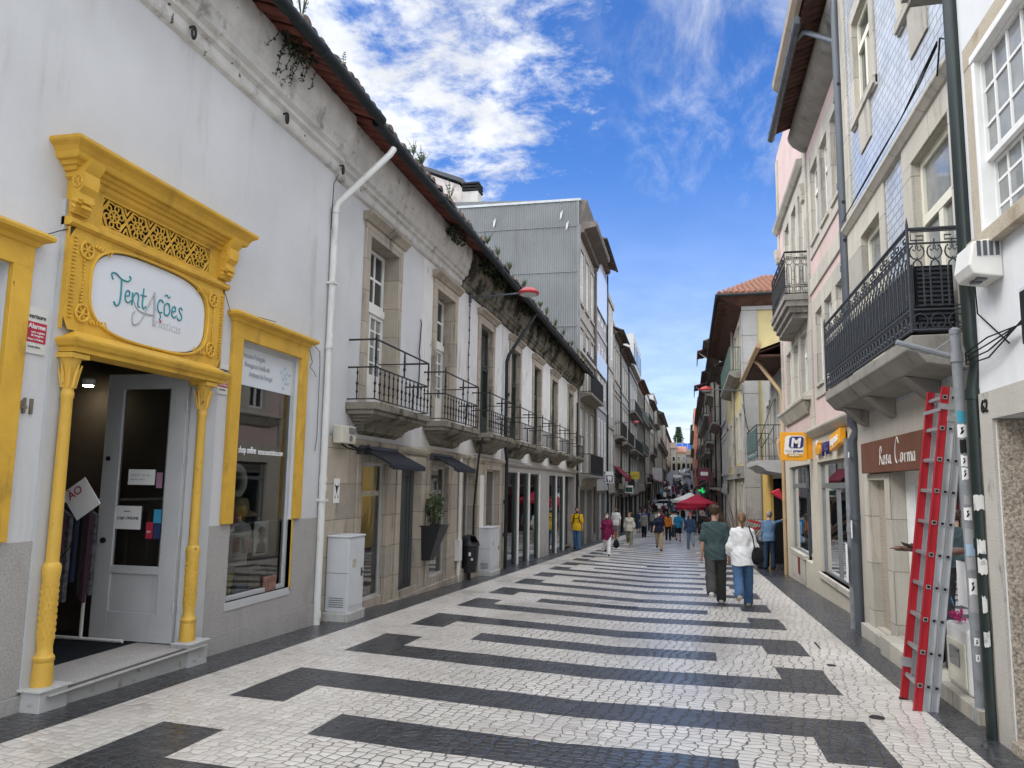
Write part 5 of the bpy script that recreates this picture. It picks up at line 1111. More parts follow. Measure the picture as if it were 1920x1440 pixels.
# cables tied along the string course, and those between pole and white house
def cable(pts, label, r=.006, group='loose cables on the right'):
    b = MB(); b.tube(pts, r, 5); o = b.build('cable', INK); tag(o, label, 'cable', group); return o
for k in range(3): cable([(2.27, 7.25, 5.62 + .02 * k), (2.29, 7.9, 5.58 + .03 * k), (2.29, 8.6, 5.56), (2.29, 9.8, 5.54 + .015 * k), (2.29, 11.9, 5.53)], 'black cable along the stone string course of the tiled house')
cable([(2.33, 6.75, 5.0), (2.31, 6.9, 5.45), (2.28, 7.2, 5.66), (2.3, 7.4, 5.4)], 'black cable looping over the string course by the green pipe', .009)
for k in range(4): cable([(2.20, 6.78, 2.62 + .03 * k), (2.12, 6.55, 2.66 - .03 * k), (2.16, 6.2, 2.72 - .05 * k), (2.17, 5.6, 2.70 + .01 * k)], 'thin black cable between green pipe and white house')
cable([(2.2, 6.5, 3.2), (2.19, 6.45, 2.95), (2.19, 6.2, 2.8), (2.19, 5.9, 2.62)], 'thin black cable hanging from the alarm siren')
t_ = thing('wall_box', 'flat grey box at the right edge on the white wall', 'box', loc=(2.2, 5.36, 2.5)); b = MB(); b.box(-.08, .02, -.15, .15, 0, .42); b.build('case', CABGREY, t_, bevel=.01); b = MB(); b.box(-.09, -.08, -.12, .12, .04, .38); b.build('screen', BLACK, t_)
# --- pink house with the yellow shop
FC = Fr(2.65, -1)
pk = thing('pink_house', 'pink plastered house with grey stone bands above the orange and yellow shop', 'house')
w = MB(FC)
F2 = [(15.82, 16.72, 6.72, 8.28, .2), (14.72, 15.5, 6.72, 8.28, .2), (13.6, 14.35, 6.72, 8.28, .2), (12.5, 13.2, 6.72, 8.28, .2)]
F1w = [(15.9, 16.62, 3.72, 5.2, .2), (14.8, 15.6, 3.72, 5.2, .2), (13.6, 14.4, 3.72, 5.2, .2), (12.5, 13.2, 3.72, 5.2, .2)]
SH = [(13.95, 17.3, -.1, 2.14, .14), (12.4, 13.4, -.1, 2.14, .14)]
wall_holes(w, 12.1, 17.55, 2.72, 9.6, F2 + F1w, m=0, mr=1); wall_holes(w, 12.1, 17.55, -1.5, 2.72, SH, m=2, mr=2)
G1 = [(17.98, 18.9, 3.76, 5.1, .2), (19.3, 20.1, 3.76, 5.1, .2), (20.65, 21.5, 3.76, 5.1, .2)]; G2 = [(17.8, 18.6, 6.2, 8.42, .2), (19.0, 19.8, 6.2, 8.42, .2), (20.3, 21.1, 6.2, 8.42, .2)]
SH2 = [(18.3, 21.9, -.05, 2.14, .14)]
wall_holes(w, 17.55, 22.7, 2.72, 11.2, G1 + G2, m=0, mr=1); wall_holes(w, 17.55, 22.7, -1.6, 2.72, SH2, m=2, mr=2)
shell(w, 12.1, 17.55, -1.5, 9.6, 8, m=0); shell(w, 17.55, 22.7, -1.6, 11.2, 8, m=0)
w.build('wall', [PINK, PALESTONE, mat('cream_render', (.50, .46, .38), .8, .2, var=.06, vscale=3, dirt=(.3, .27, .22), damt=.5, dscale=2, streak=.3)], pk, recalc=False)
w = MB(FC)
for L_ in (F2, F1w, G1, G2):
    lo, hi = L_[0][2], L_[0][3]; a, e = min(q[0] for q in L_) - .35, max(q[1] for q in L_) + .35
    w.box(0, .03, a, e, hi, hi + .32); w.box(0, .031, a, e, lo - .28, lo)
    us = sorted([a, e] + [v for q in L_ for v in q[:2]])
    for i in range(0, len(us), 2): w.box(0, .029, us[i], us[i + 1], lo, hi)
for q in F2 + F1w: w.box(0, .07, q[0] - .04, q[1] + .04, q[2] - .08, q[2] - .02)
w.box(0, .035, 12.1, 17.5, 5.72, 6.05); w.box(0, .04, 17.25, 17.75, 2.7, 10.8); w.box(0, .04, 22.4, 22.68, 2.7, 11); w.prism([(0, 2.66), (.06, 2.68), (.14, 2.76), (.16, 2.79), (.16, 2.83), (0, 2.86)], 'y', 12.1, 17.72)
w.prism([(0, 8.78), (.08, 8.8), (.16, 8.9), (.18, 8.97), (0, 9.0)], 'y', 17.6, 22.68)
for k in range(6):                             # swelling pediment moulding under the bay windows
    a0 = k / 6; w.prism([(0, 3.25 + .04 * k), (.06 + .02 * k, 3.25 + .04 * k), (.085 + .02 * k, 3.29 + .04 * k), (0, 3.29 + .04 * k)], 'y', 17.9 - .05 * k, 21.9 + .05 * k)
w.prism([(0, 3.5), (.2, 3.5), (.22, 3.54), (.22, 3.58), (0, 3.6)], 'y', 17.5, 22.3)
for u in (17.55, 22.5): w.prism([(0, 7.9), (.1, 7.95), (.14, 8.2), (.16, 8.3), (0, 8.35)], 'y', u - .15, u + .15)
w.build('stone_trim', PALESTONE, pk, bevel=.006)
for q in F2 + F1w + G1 + G2: window(pk, FC, q[0], q[1], q[2], q[3], d=-.12, nx=1, nz=1, fw=.07, leaf=.09, transom=q[2] + .66 * (q[3] - q[2]), gm=DARKGLASS, name='window')
DARKALU = mat('grey_aluminium_frame', (.20, .21, .21), .4, .4, metal=.3)
f = window(pk, FC, 13.97, 17.28, -.1, 2.13, d=-.13, nx=1, nz=1, fm=DARKALU, gm=GLASS, fw=.05, leaf=.06, transom=1.66, name='shop_window')
f3 = window(pk, FC, 12.42, 13.38, -.1, 2.13, d=-.13, nx=1, nz=1, fm=DARKALU, gm=GLASS, fw=.05, transom=1.66, name='shop_window')
f2 = window(pk, FC, 19.4, 21.88, .03, 2.13, d=-.13, nx=1, nz=1, fm=DARKALU, gm=GLASS, fw=.05, transom=1.66, name='shop_window')
dd = window(pk, FC, 18.35, 19.36, -.52, 1.62, d=-.12, nx=2, nz=1, fm=IRON_GREY, gm=GLASS, fw=.06, bar=.05, name='shop_door')
w = MB(FC); w.box(-.14, .06, 13.9, 17.35, -.2, -.1); w.box(-.14, .02, 19.36, 21.95, -.6, .03); w.box(-.14, .05, 19.3, 22.0, -.05, .035); w.build('sill', PALESTONE, pk)
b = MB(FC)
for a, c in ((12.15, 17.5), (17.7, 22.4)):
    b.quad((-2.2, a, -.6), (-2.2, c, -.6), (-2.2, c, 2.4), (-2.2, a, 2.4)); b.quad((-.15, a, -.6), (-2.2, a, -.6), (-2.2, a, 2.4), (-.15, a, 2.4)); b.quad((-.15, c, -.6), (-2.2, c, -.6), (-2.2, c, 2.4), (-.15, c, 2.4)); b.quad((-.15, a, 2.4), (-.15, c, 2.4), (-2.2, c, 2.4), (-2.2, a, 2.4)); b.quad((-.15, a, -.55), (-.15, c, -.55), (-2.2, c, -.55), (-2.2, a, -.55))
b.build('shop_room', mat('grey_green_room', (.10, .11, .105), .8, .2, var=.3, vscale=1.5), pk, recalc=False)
b = MB(FC); b.quad((-.16, 12.5, 1.75), (-.16, 15.3, 1.75), (-.16, 15.3, 2.1), (-.16, 12.5, 2.1)); b.build('yellow_strip', mat('bright_yellow_strip', (.65, .42, .02), .5, .3), f, recalc=False)
b = MB(FC); b.quad((-.14, 20.4, -.45), (-.14, 20.7, -.45), (-.14, 20.7, .0), (-.14, 20.4, .0)); b.build('red_panel', REDINK, pk, recalc=False) if False else None
w = MB(FC); w.box(.02, .03, 20.2, 20.55, -.48, -.08); w.build('red_grille', mat('red_grille', (.2, .03, .03), .5), pk)
b = MB(FC); b.box(-.11, -.08, 18.4, 18.75, .55, .65); b.build('door_sticker', mat('yellow_sticker', (.6, .4, .02), .5), dd)
for i, (u, z, s, m, lb) in enumerate(((16.3, .3, (.3, .5, .5), mat('orange_goods', (.55, .12, .03), .6), 'orange'), (15.4, .3, (.3, .5, .4), mat('blue_goods', (.05, .12, .25), .6), 'blue'), (14.6, .3, (.3, .4, .7), mat('white_goods', (.5, .5, .48), .6), 'white'), (20.6, .2, (.3, .6, .6), mat('pale_blue_goods', (.2, .3, .36), .6), 'pale blue'))):
    t_ = thing('goods_shelf', 'shelf of %s packets behind the pink house shop glass' % lb, 'shelf', 'shop shelves', (3.6, u, -.55)); b = MB(); tbox(b, (0, 0, 0), (.4, .9, .05)); tbox(b, (0, 0, .6), (.4, .9, .04)); tbox(b, (0, 0, 1.1), (.4, .9, .04)); tbox(b, (.2, 0, 0), (.02, .9, 1.5)); b.build('rack', CABGREY, t_)
    b = MB(); [tbox(b, (-.05, -.35 + .14 * k, z_), (.2, .1, rnd.uniform(.15, .35))) for k in range(6) for z_ in (.65, 1.15)]; b.build('packets', m, t_)
# eaves, gutter and attic cornice of the pink house
b = MB(FC); b.prism([(0, 8.95), (.12, 9.0), (.28, 9.12), (.36, 9.24), (.38, 9.34), (0, 9.4)], 'y', 12.1, 17.3); b.build('cornice', CONCRETE, pk, smooth=30)
r = MB(FC)
for k in range(25):
    u = 12.2 + .2 * k; pts = [(.085 * math.cos(a), .05 * math.sin(a)) for a in [math.pi + q * math.pi / 5 for q in range(6)]]
    r.add([(d, u + p, z + q) for d, z in ((.3, 9.5), (.72, 9.36)) for p, q in pts], [(j, j + 1, 7 + j, 6 + j) for j in range(5)])
r.quad((.3, 12.1, 9.55), (.72, 12.1, 9.41), (.72, 17.2, 9.41), (.3, 17.2, 9.55)); r.quad((.74, 12.1, 9.44), (-4, 12.1, 11.2), (-4, 17.2, 11.2), (.74, 17.2, 9.44)); r.build('roof', BROWNSOFFIT, pk, recalc=False, smooth=50)
g = MB(FC); g.tube([(.74, 12.75, 9.38), (.74, 17.2, 9.30)], .075, 12)
for k in range(6): g.tube([(.74, 13.1 + .75 * k, 9.375 - .013 * k), (.74, 13.14 + .75 * k, 9.375 - .013 * k)], .085, 12)
g.tube([(.70, 13.3, 9.35), (.62, 13.0, 9.3), (.28, 12.35, 8.7), (.28, 12.3, 8.55)], .045, 10); g.build('gutter', GREYPIPE, pk, smooth=40)
b = MB(FC); b.prism([(-.5, 10.35), (.5, 10.38), (.58, 10.42), (.66, 10.5), (.68, 10.62), (-.5, 10.7)], 'y', 12.1, 17.25); b.box(-1, -.4, 12.1, 17.3, 9.6, 10.4); b.build('attic_cornice', mat('brown_stone_cornice', (.34, .29, .23), .85, var=.1, dirt=(.15, .12, .1), damt=.6, dscale=3), pk)
b = MB(FC); b.tube([(.72, 12.6, 11.0), (.72, 12.5, 10.2), (.5, 12.35, 9.9), (.3, 12.3, 9.7), (.29, 12.15, 9.5)], .055, 10); b.build('downpipe', GREYPIPE, pk, smooth=40)
# rounded upper balcony of the pink house
def arc_pts(d0, u0, u1, rad, n=8):
    p = [(0, u0), (d0, u0)]
    for k in range(n + 1):
        a = k / n * math.pi / 2; p.append((d0 - rad + rad * math.cos(a), u1 - rad + rad * math.sin(a)))
    return p + [(0, u1)]
b = MB(FC)
for (z0, z1, dd_) in ((5.3, 5.42, .36), (5.42, 5.55, .43), (5.55, 5.68, .5), (5.68, 5.80, .54)):
    p = arc_pts(dd_, 17.38 + (.54 - dd_), 20.6 - (.54 - dd_), dd_ * .95); b.add([(d, u, z) for z in (z0, z1) for d, u in p], [tuple(range(len(p))), tuple(range(2 * len(p) - 1, len(p) - 1, -1))] + [(i, i + 1, len(p) + i + 1, len(p) + i) for i in range(len(p) - 1)])
bo = b.build('balcony', CONCRETE, pk)
r = MB(FC); p = arc_pts(.5, 17.42, 20.55, .48, 10)
for z, rd in ((5.83, .012), (5.97, .008), (6.6, .008), (6.76, .016)): r.tube([(d, u, z) for d, u in p], rd, 5)
scroll_panel(lambda a, z: (a, 17.42, 5.81 + z), 3, .5 / 3)
scroll_panel(lambda a, z: (.5, 17.42 + a, 5.81 + z), 16, 2.64 / 16)
for k in range(2, len(p) - 1): r.tube([(p[k][0], p[k][1], 5.83), (p[k][0], p[k][1], 6.76)], .008, 4)
r.build('railing', IRON, bo, recalc=False)
# shop signs of the pink house
ORANGE = mat('orange_sign_paint', (.80, .36, .015), .4, .4, var=.02); NAVY = mat('navy_sign_paint', (.03, .03, .16), .4, .4, var=.02); SIGNW = mat('sign_white_paint', (.78, .77, .74), .4, .4, var=.02)
t_ = thing('projecting_sign', 'square orange projecting sign with a white M on a navy badge', 'sign', loc=(2.28, 17.84, 2.5))
b = MB(); b.box(-.29, .25, -.06, .06, -.31, .31); b.build('panel', ORANGE, t_, bevel=.006); b = MB(); b.box(.25, .37, -.04, .04, -.27, .24); b.build('bracket', mat('amber_panel', (.72, .30, .01), .4), t_)
def flat(poly, y, m, par, name, th=.004):
    b = MB(); b.prism([(x, z) for x, z in poly], 'y', y - th, y); return b.build(name, m, par)
def rrect(x0, x1, z0, z1, sh=.0, c=.04):
    p = [(x0 + c, z0), (x1 - c, z0), (x1, z0 + c), (x1, z1 - c), (x1 - c, z1), (x0 + c, z1), (x0, z1 - c), (x0, z0 + c)]; return [(x + sh * (z - z0), z) for x, z in p]
flat(rrect(-.235, .165, -.185, .235, .12), -.061, SIGNW, t_, 'white_badge'); flat(rrect(-.13, .17, -.04, .215, .12), -.066, NAVY, t_, 'navy_badge')
text('M', .27, SIGNW, (-.085, -.073, -.01), 'near', t_, shear=.15, weight=.012, ext=.002, sx=.95); text('mini', .085, mat('sign_grey', (.4, .36, .3), .5, var=0), (-.205, -.067, -.125), 'near', t_, weight=.001, ext=.002); text('preco', .085, NAVY, (-.035, -.067, -.125), 'near', t_, shear=.1, weight=.004, ext=.002)
flat(rrect(-.175, .135, -.225, -.155, .0, .02), -.067, mat('amber_badge', (.6, .34, .05), .4), t_, 'amber_badge'); text('express', .062, SIGNW, (-.12, -.074, -.205), 'near', t_, weight=.002, ext=.002)
t_ = thing('shop_lettering', 'raised orange and navy shop letters on the cream fascia of the pink house', 'sign', loc=(2.62, 15.6, 2.4))
def T2(tx, s, m, u, z, **k): return text(tx, s, m, (-.03, u, z), 'right', t_, ext=.025, **k)
T2('mini', .34, ORANGE, 1.35, -.10, weight=.014, sx=1.0); T2('preço', .33, NAVY, .55, -.08, weight=.014, shear=.1, sx=.95)
b = MB(lambda p: (-p[0], p[1], p[2])); b.prism([(1.42, -.16), (1.22, -.16), (1.20, .18), (1.44, .18)], 'x', .0, .02); b.build('white_plate', SIGNW, t_)
b = MB(lambda p: (-p[0], p[1], p[2])); b.prism([(-.62, -.13), (-1.6, -.02), (-1.62, .23), (-.64, .15)], 'x', .0, .10); b.build('amber_plate', ORANGE, t_, bevel=.01); text('express', .22, SIGNW, (-.105, -.72, -.04), 'right', t_, ext=.006, weight=.006, sx=1.05, tilt=R(5))
# --- low set back house with the tan gutter
FD = Fr(2.85, -1)
lo = thing('set_back_house', 'narrow set back house with tan gutter, green panelled balcony and a black shop recess', 'house')
w = MB(FD); wall_holes(w, 22.7, 31.0, 2.2, 6.2, [(24.0, 25.0, 2.6, 4.5, .2), (26.0, 27.0, 2.6, 4.5, .2), (28.3, 29.3, 2.6, 4.5, .2)], mr=0); wall_holes(w, 22.7, 31.0, -2, 2.2, [(23.5, 28.0, -1.6, 1.9, .8)], mr=1); shell(w, 22.7, 31, -2, 6.2, 8); w.build('wall', [mat('pale_grey_render', (.36, .35, .33), .85, var=.08, dirt=(.17, .16, .145), damt=.6, dscale=2), BLACK], lo, recalc=False)
for a in (24.0, 26.0, 28.3): window(lo, FD, a, a + 1, 2.6, 4.5, d=-.15, nx=2, nz=3, fw=.08, gm=CURTAIN, name='french_window'); surround(lo, FD, a, a + 1, 2.6, 4.5, w=.15, d=.04, m=PALESTONE, sill=False)
b = MB(FD); b.quad((-.8, 23.4, -2), (-.8, 28.2, -2), (-.8, 28.2, 2), (-.8, 23.4, 2)); b.box(-.5, -.1, 25.2, 25.4, -1.5, 1.9); b.box(-.1, .15, 23.2, 23.5, -1.5, 1.9); b.build('shop_recess', BLACK, lo)
b = MB(FD); b.box(.0, .1, 28.0, 30.6, -2, 2.2); b.build('yellow_pier', mat('ochre_render', (.55, .36, .10), .8, var=.08), lo)
r = MB(FD)
for k in range(26):
    u = 22.8 + .2 * k; r.add([(d, u + .085 * math.cos(a), z + .05 * math.sin(a)) for d, z in ((.0, 5.75), (.9, 5.42)) for a in [math.pi + q * math.pi / 5 for q in range(6)]], [(j, j + 1, 7 + j, 6 + j) for j in range(5)])
r.quad((0, 22.7, 5.8), (.9, 22.7, 5.46), (.9, 27.9, 5.46), (0, 27.9, 5.8)); r.quad((.93, 22.7, 5.47), (.93, 27.9, 5.47), (-4, 27.9, 7.3), (-4, 22.7, 7.3)); r.box(-.02, .85, 22.7, 27.9, 5.3, 5.36); r.build('roof', BROWNSOFFIT, lo, recalc=False)
g = MB(FD); g.tube([(.93, 21.5, 5.42), (.95, 27.9, 5.30)], .08, 10); g.tube([(.9, 23.6, 5.36), (.75, 23.5, 5.2), (.25, 23.0, 4.35), (.2, 22.95, 4.2), (.2, 22.95, 3.1), (.35, 22.9, 2.85), (.3, 22.95, 2.5), (.22, 22.95, 2.3), (.22, 22.95, -1.4)], .06, 10)
for z in (4.2, 3.6, .8): g.tube([(.2, 22.95, z - .05), (.2, 22.95, z + .05)], .075, 10)
g.build('tan_gutter', TANPIPE, lo, smooth=40)
b = MB(FD); b.prism([(0, 2.02), (.5, 2.1), (.62, 2.2), (.8, 2.28), (.82, 2.42), (0, 2.44)], 'y', 24.6, 28.6); bo = b.build('balcony', mat('pale_concrete_slab', (.42, .42, .41), .85, var=.1, dirt=(.2, .2, .19), damt=.5, dscale=3), lo)
r = MB(FD)
for u in (24.65, 28.55): r.tube([(.05, u, 3.5), (.78, u, 3.5)], .015, 6); r.tube([(.05, u, 2.55), (.78, u, 2.55)], .01, 5); [r.tube([(.05 + .24 * k, u, 2.44), (.05 + .24 * k, u, 3.5)], .012, 5) for k in range(4)]
for k in range(3): r.tube([(.17 + .24 * k + .09 * math.cos(a), 24.65, 3.0 + .09 * math.sin(a)) for a in [q * .628 for q in range(10)]], .008, 4, closed=True)
r.tube([(.78, 24.65, 3.5), (.78, 28.55, 3.5)], .02, 6); r.build('railing', IRON_GREY, bo)
b = MB(FD); b.box(.77, .79, 24.7, 28.5, 2.7, 3.42)
for k in range(6): b.box(.79, .80, 24.75 + .65 * k, 25.3 + .65 * k, 2.75, 3.38)
for k in range(20): b.tube([(.785, 24.75 + .19 * k + .05 * math.cos(a), 2.57 + .06 * math.sin(a)) for a in [q * .785 for q in range(8)]], .01, 4, closed=True)
b.build('green_panel', mat('grey_green_panel', (.075, .12, .11), .5, var=.2, vscale=4), bo)
b = MB(); b.prism([(-.15, 0), (.2, -.22), (.1, .12)], 'y', -.3, .3); o = b.build('red_pennant', mat('red_fabric', (.5, .03, .05), .8)); o.location = (2.5, 24.0, 1.45); tag(o, 'small red hanging cloth in the black shop recess', 'pennant')
# --- granite and yellow corner house
FE = Fr(2.18, -1)
ye = thing('corner_house', 'corner house with a big granite gable corner, yellow walls and deep orange tiled eaves', 'house')
w = MB(FE); EW = [(32.3 + 2.3 * i, 33.4 + 2.3 * i, z, z + h, .2) for i in range(5) for z, h in ((-.6, 2.3), (2.6, 2.0), (6.2, 2.0))]
wall_holes(w, 31, 44, -2.2, 9.0, EW, m=0, mr=1); shell(w, 31, 44, -2.2, 9.0, 8, m=0); w.build('wall', [mat('soft_yellow_render', (.50, .42, .21), .85, var=.07, dirt=(.4, .33, .18), damt=.5, dscale=2), GRANITE_GREY], ye, recalc=False)
w = MB(); zs = [-2.2, -.9, .4, 1.6, 2.9, 3.9, 5.2, 6.4, 7.5, 8.5]
for a, c in zip(zs, zs[1:]): w.box(2.15, 2.72, 30.93, 31.0, a, c - .012); w.box(2.13, 2.18, 30.93, 31.75, a, c - .012)
w.box(2.14, 4.2, 30.92, 31.0, 8.5, 8.95); w.build('granite_corner', mat('blocky_granite', (.33, .325, .31), .85, var=.15, vscale=1.3, speck=.3, sscale=40, dirt=(.17, .165, .155), damt=.6, dscale=1.2, streak=.7), ye, bevel=.01)
for q in EW: window(ye, FE, q[0], q[1], q[2], q[3], d=-.12, nx=2, nz=3, fw=.09, gm=DARKGLASS); surround(ye, FE, q[0], q[1], q[2], q[3], w=.2, d=.05, m=PALESTONE, sill=False)
b = MB(FE); b.box(0, .2, 31.1, 44, 1.95, 2.1); b.box(0, .12, 31.1, 44, 2.1, 2.2); b.tube([(.12, 36.2, 9), (.12, 36.2, -1.5)], .06, 8); b.box(.02, .3, 31.3, 33.2, 2.12, 2.42); b.build('band', CONCRETE, ye)
b = MB(); b.add([(1.24, 30.4, 9.0), (1.24, 45, 9.0), (2.2, 45, 8.6), (2.2, 31, 8.6), (4.4, 31, 8.6), (4.4, 30.4, 9.0)], [(0, 1, 2, 3), (0, 3, 4, 5)])
for k in range(34): b.box(1.26, 2.2, 31.0 + .4 * k, 31.2 + .4 * k, 8.83, 8.86)
b.build('soffit', BROWNSOFFIT, ye, recalc=False)
r = MB()
for k in range(16):
    x = 1.3 + .22 * k; ye_ = min(6.6, (x - 1.2) / 2.4 * 6.62); r.tube([(x, 30.42, 9.08), (x, 30.42 + ye_, 9.08 + ye_ * .36)], .09, 6)
r.add([(1.2, 30.38, 9.06), (5.4, 30.38, 9.06), (5.4, 37, 11.44), (3.6, 37, 11.44), (1.2, 45, 9.06), (3.6, 45, 11.44)], [(0, 1, 2, 3), (0, 3, 5, 4)]); r.build('roof', ROOFORANGE, ye, recalc=False, smooth=40)
g = MB(); g.tube([(1.2, 30.36, 9.0), (1.2, 45, 8.95)], .07, 8); g.tube([(1.2, 30.36, 9.0), (4.5, 30.36, 9.02)], .06, 8); g.build('gutter', GUTTER, ye)
b = MB(FE); b.prism([(0, 5.95), (.3, 5.98), (.5, 6.12), (.5, 6.22), (0, 6.24)], 'y', 31.9, 40.5); bo = b.build('balcony', CONCRETE, ye); r = MB(FE)
r.tube([(0, 31.95, 7.22), (.47, 31.95, 7.22), (.47, 40.4, 7.22)], .02, 6); r.tube([(0, 31.95, 6.3), (.47, 31.95, 6.3), (.47, 40.4, 6.3)], .015, 6)
for k in range(5): r.tube([(.1 * k + .05, 31.95, 6.24), (.1 * k + .05, 31.95, 7.22)], .01, 5)
for k in range(58): r.tube([(.47, 31.95 + .146 * k, 6.24), (.47, 31.95 + .146 * k, 7.22)], .011, 4)
r.build('railing', MATS['grey_green_panel'], bo)
for k, s in enumerate((-.12, .02)): 
    b = MB(); b.prism([(-.30, .05), (.30, -.12), (.30, -.02), (-.25, .12)] if k == 0 else [(-.3, -.05), (.3, .0), (.3, .1), (-.28, .04)], 'y', 0, .004); o = b.build('red_stroke', mat('red_spray', (.45, .03, .06), .7, var=0)); o.location = (2.5, 30.925, .28 - .24 * k); tag(o, 'red painted stroke on the granite corner, %s' % ('upper' if k == 0 else 'lower'), 'graffiti', 'red strokes')
    o.parent = ye; o.name = 'graffiti'; del o['label'], o['category'], o['group']
street_lamp(2.13, 31.6, 5.4, .75, 'red dish street lamp on the yellow corner house')
cable([(2.1, 30.9, 5.6), (2.2, 30.7, 3.9), (2.5, 29.0, 3.2), (2.75, 26.5, 4.4)], 'black cable sagging across the granite gable corner', .012, 'cables at the corner house')
cable([(2.1, 30.9, 4.8), (2.3, 30.6, 3.6), (2.6, 29.0, 3.0), (2.8, 27, 3.6)], 'lower black cable sagging across the granite gable corner', .012, 'cables at the corner house')
# ------------------------------------------------------------------ houses further along the street
def wallmat(i, col, dirt=.5): return mat('render_%s' % i, col, .88, .2, var=.1, vscale=1.5, dirt=tuple(c * .45 for c in col), damt=dirt, dscale=1.2, streak=.3)
GREENBAL = mat('dark_green_balcony', (.03, .06, .05), .5); MAROON = mat('maroon_boards', (.09, .03, .03), .7, var=.2)
def townhouse(label, side, X, u0, u1, top, bays, wm, fm=None, trim=None, fl=3.1, style='plain', roof='eave', balc=(), shop=None, depth=8, name='townhouse', shut=None, gm=None, panel=None):
    fr = Fr(X, side); t_ = thing(name, label, 'house', loc=(0, 0, 0)); far = u0 > 90
    gz = ground_z((u0 + u1) / 2); z1 = gz + 3.3; fm = fm or WHITEPAINT; trim = trim or CONCRETE
    nf = max(1, int((top - z1 - .6) / fl)); fh = (top - .5 - z1) / nf; bw = (u1 - u0) / bays; holes = []
    for k in range(nf):
        for j in range(bays):
            c = u0 + bw * (j + .5); holes.append((c - min(.6, bw * .3), c + min(.6, bw * .3), z1 + fh * k + (.25 if k in balc else .75), z1 + fh * k + fh * .86, .07))
    sh = [(u0 + (u1 - u0) * a, u0 + (u1 - u0) * b_, gz - .6, gz + 2.7, .07) for a, b_ in ((.08, .46), (.54, .93))]
    w = MB(fr); wall_holes(w, u0, u1, z1, top, holes, m=0, mr=1); wall_holes(w, u0, u1, gz - 2, z1, sh, m=1, mr=1); shell(w, u0, u1, gz - 2, top, depth); w.build('wall', [wm, trim], t_, recalc=False)
    w = MB(fr)
    for h in holes:
        if style == 'plain' or style == 'modern': break
        w.box(0, .05, h[0] - .16, h[0], h[2], h[3]); w.box(0, .05, h[1], h[1] + .16, h[2], h[3]); w.box(0, .07, h[0] - .2, h[1] + .2, h[3], h[3] + .2); w.box(0, .09, h[0] - .2, h[1] + .2, h[2] - .15, h[2])
    for k in range(nf): w.box(0, .06, u0, u1, z1 + fh * k - .12, z1 + fh * k + .12)
    w.box(0, .08, u0, u0 + .22, gz - 1, top); w.box(0, .12, u0, u1, z1 - .45, z1 - .13); w.build('stone_trim', trim, t_)
    for i, h in enumerate(holes):
        window(t_, fr, h[0], h[1], h[2], h[3], d=-.055, nx=1 if far else 2, nz=1 if far else 3, fw=.11, bar=.05, th=.045, fm=shut or fm, gm=gm or (CURTAIN if (i * 7) % 5 == 0 else DARKGLASS), leaf=.1 if not far else 0)
    for k in balc:
        z = z1 + fh * k + .12; b = MB(fr); a, e = u0 + .4, u1 - .4; b.prism([(0, z - .3), (.35, z - .14), (.62, z - .12), (.62, z), (0, z + .01)], 'y', a, e); bo = b.build('balcony', CONCRETE, t_); r = MB(fr)
        for zz in (z + .06, z + 1.0): r.tube([(.05, a + .05, zz), (.57, a + .05, zz), (.57, e - .05, zz), (.05, e - .05, zz)], .02, 4)
        n = int((e - a) / (.14 if not far else .3))
        for q in range(n + 1): r.tube([(.57, a + .05 + (e - a - .1) * q / n, z), (.57, a + .05 + (e - a - .1) * q / n, z + 1.0)], .012 if not far else .025, 4)
        for q in range(4): r.tube([(.05 + .15 * q, a + .05, z), (.05 + .15 * q, a + .05, z + 1)], .012, 4)
        r.build('railing', (shut if shut and shut is not WHITEPAINT else IRON), bo)
        if panel is not None and k in panel: p = MB(fr); p.box(.58, .60, a + .1, e - .1, z + .1, z + .92); p.build('panel', panel[k], bo)
    for (a, e, za, zb_, _) in sh:
        s = MB(fr); s.quad((-.06, a, za), (-.06, e, za), (-.06, e, zb_), (-.06, a, zb_)); s.build('shopfront', shop or BLACK, t_, recalc=False)
    if roof == 'eave':
        b = MB(fr); b.prism([(0, top - .25), (.2, top - .2), (.3, top - .05), (0, top)], 'y', u0, u1); b.prism([(-depth, top + 1.6), (-depth * .5, top + 1.9), (.7, top - .02), (.7, top + .06), (-depth * .5, top + 2.0), (-depth, top + 1.7)], 'y', u0 - .1, u1 + .1)
        for q in range(int((u1 - u0) / .4)): b.box(.1, .68, u0 + .4 * q, u0 + .4 * q + .2, top - .05, top - .01)
        b.build('roof', ROOFTOP if style != 'orange' else ROOFORANGE, t_); b = MB(fr); b.tube([(.72, u0 - .1, top), (.72, u1 + .1, top)], .07, 6); b.tube([(.1, u1 - .12, top - .3), (.1, u1 - .12, gz - .5)], .06, 6); b.build('gutter', GUTTER, t_)
    elif roof == 'flat':
        b = MB(fr); b.box(-depth, .1, u0, u1, top, top + .35); b.build('parapet', trim, t_)
    return t_
STONE_A, STONE_B = wallmat('a', (.33, .31, .28)), wallmat('b', (.40, .385, .36)); LILAC = wallmat('c', (.33, .315, .335)); CREAM_R = wallmat('d', (.50, .46, .36)); GREY_R = wallmat('e', (.29, .285, .28)); PALE_R = wallmat('f', (.44, .44, .435), .4); ROSE_R = wallmat('g', (.44, .32, .29)); OCHRE_R = wallmat('h', (.48, .37, .17))
BLUEPANEL = mat('pale_blue_panel', (.50, .56, .66), .25, .5, var=.05)
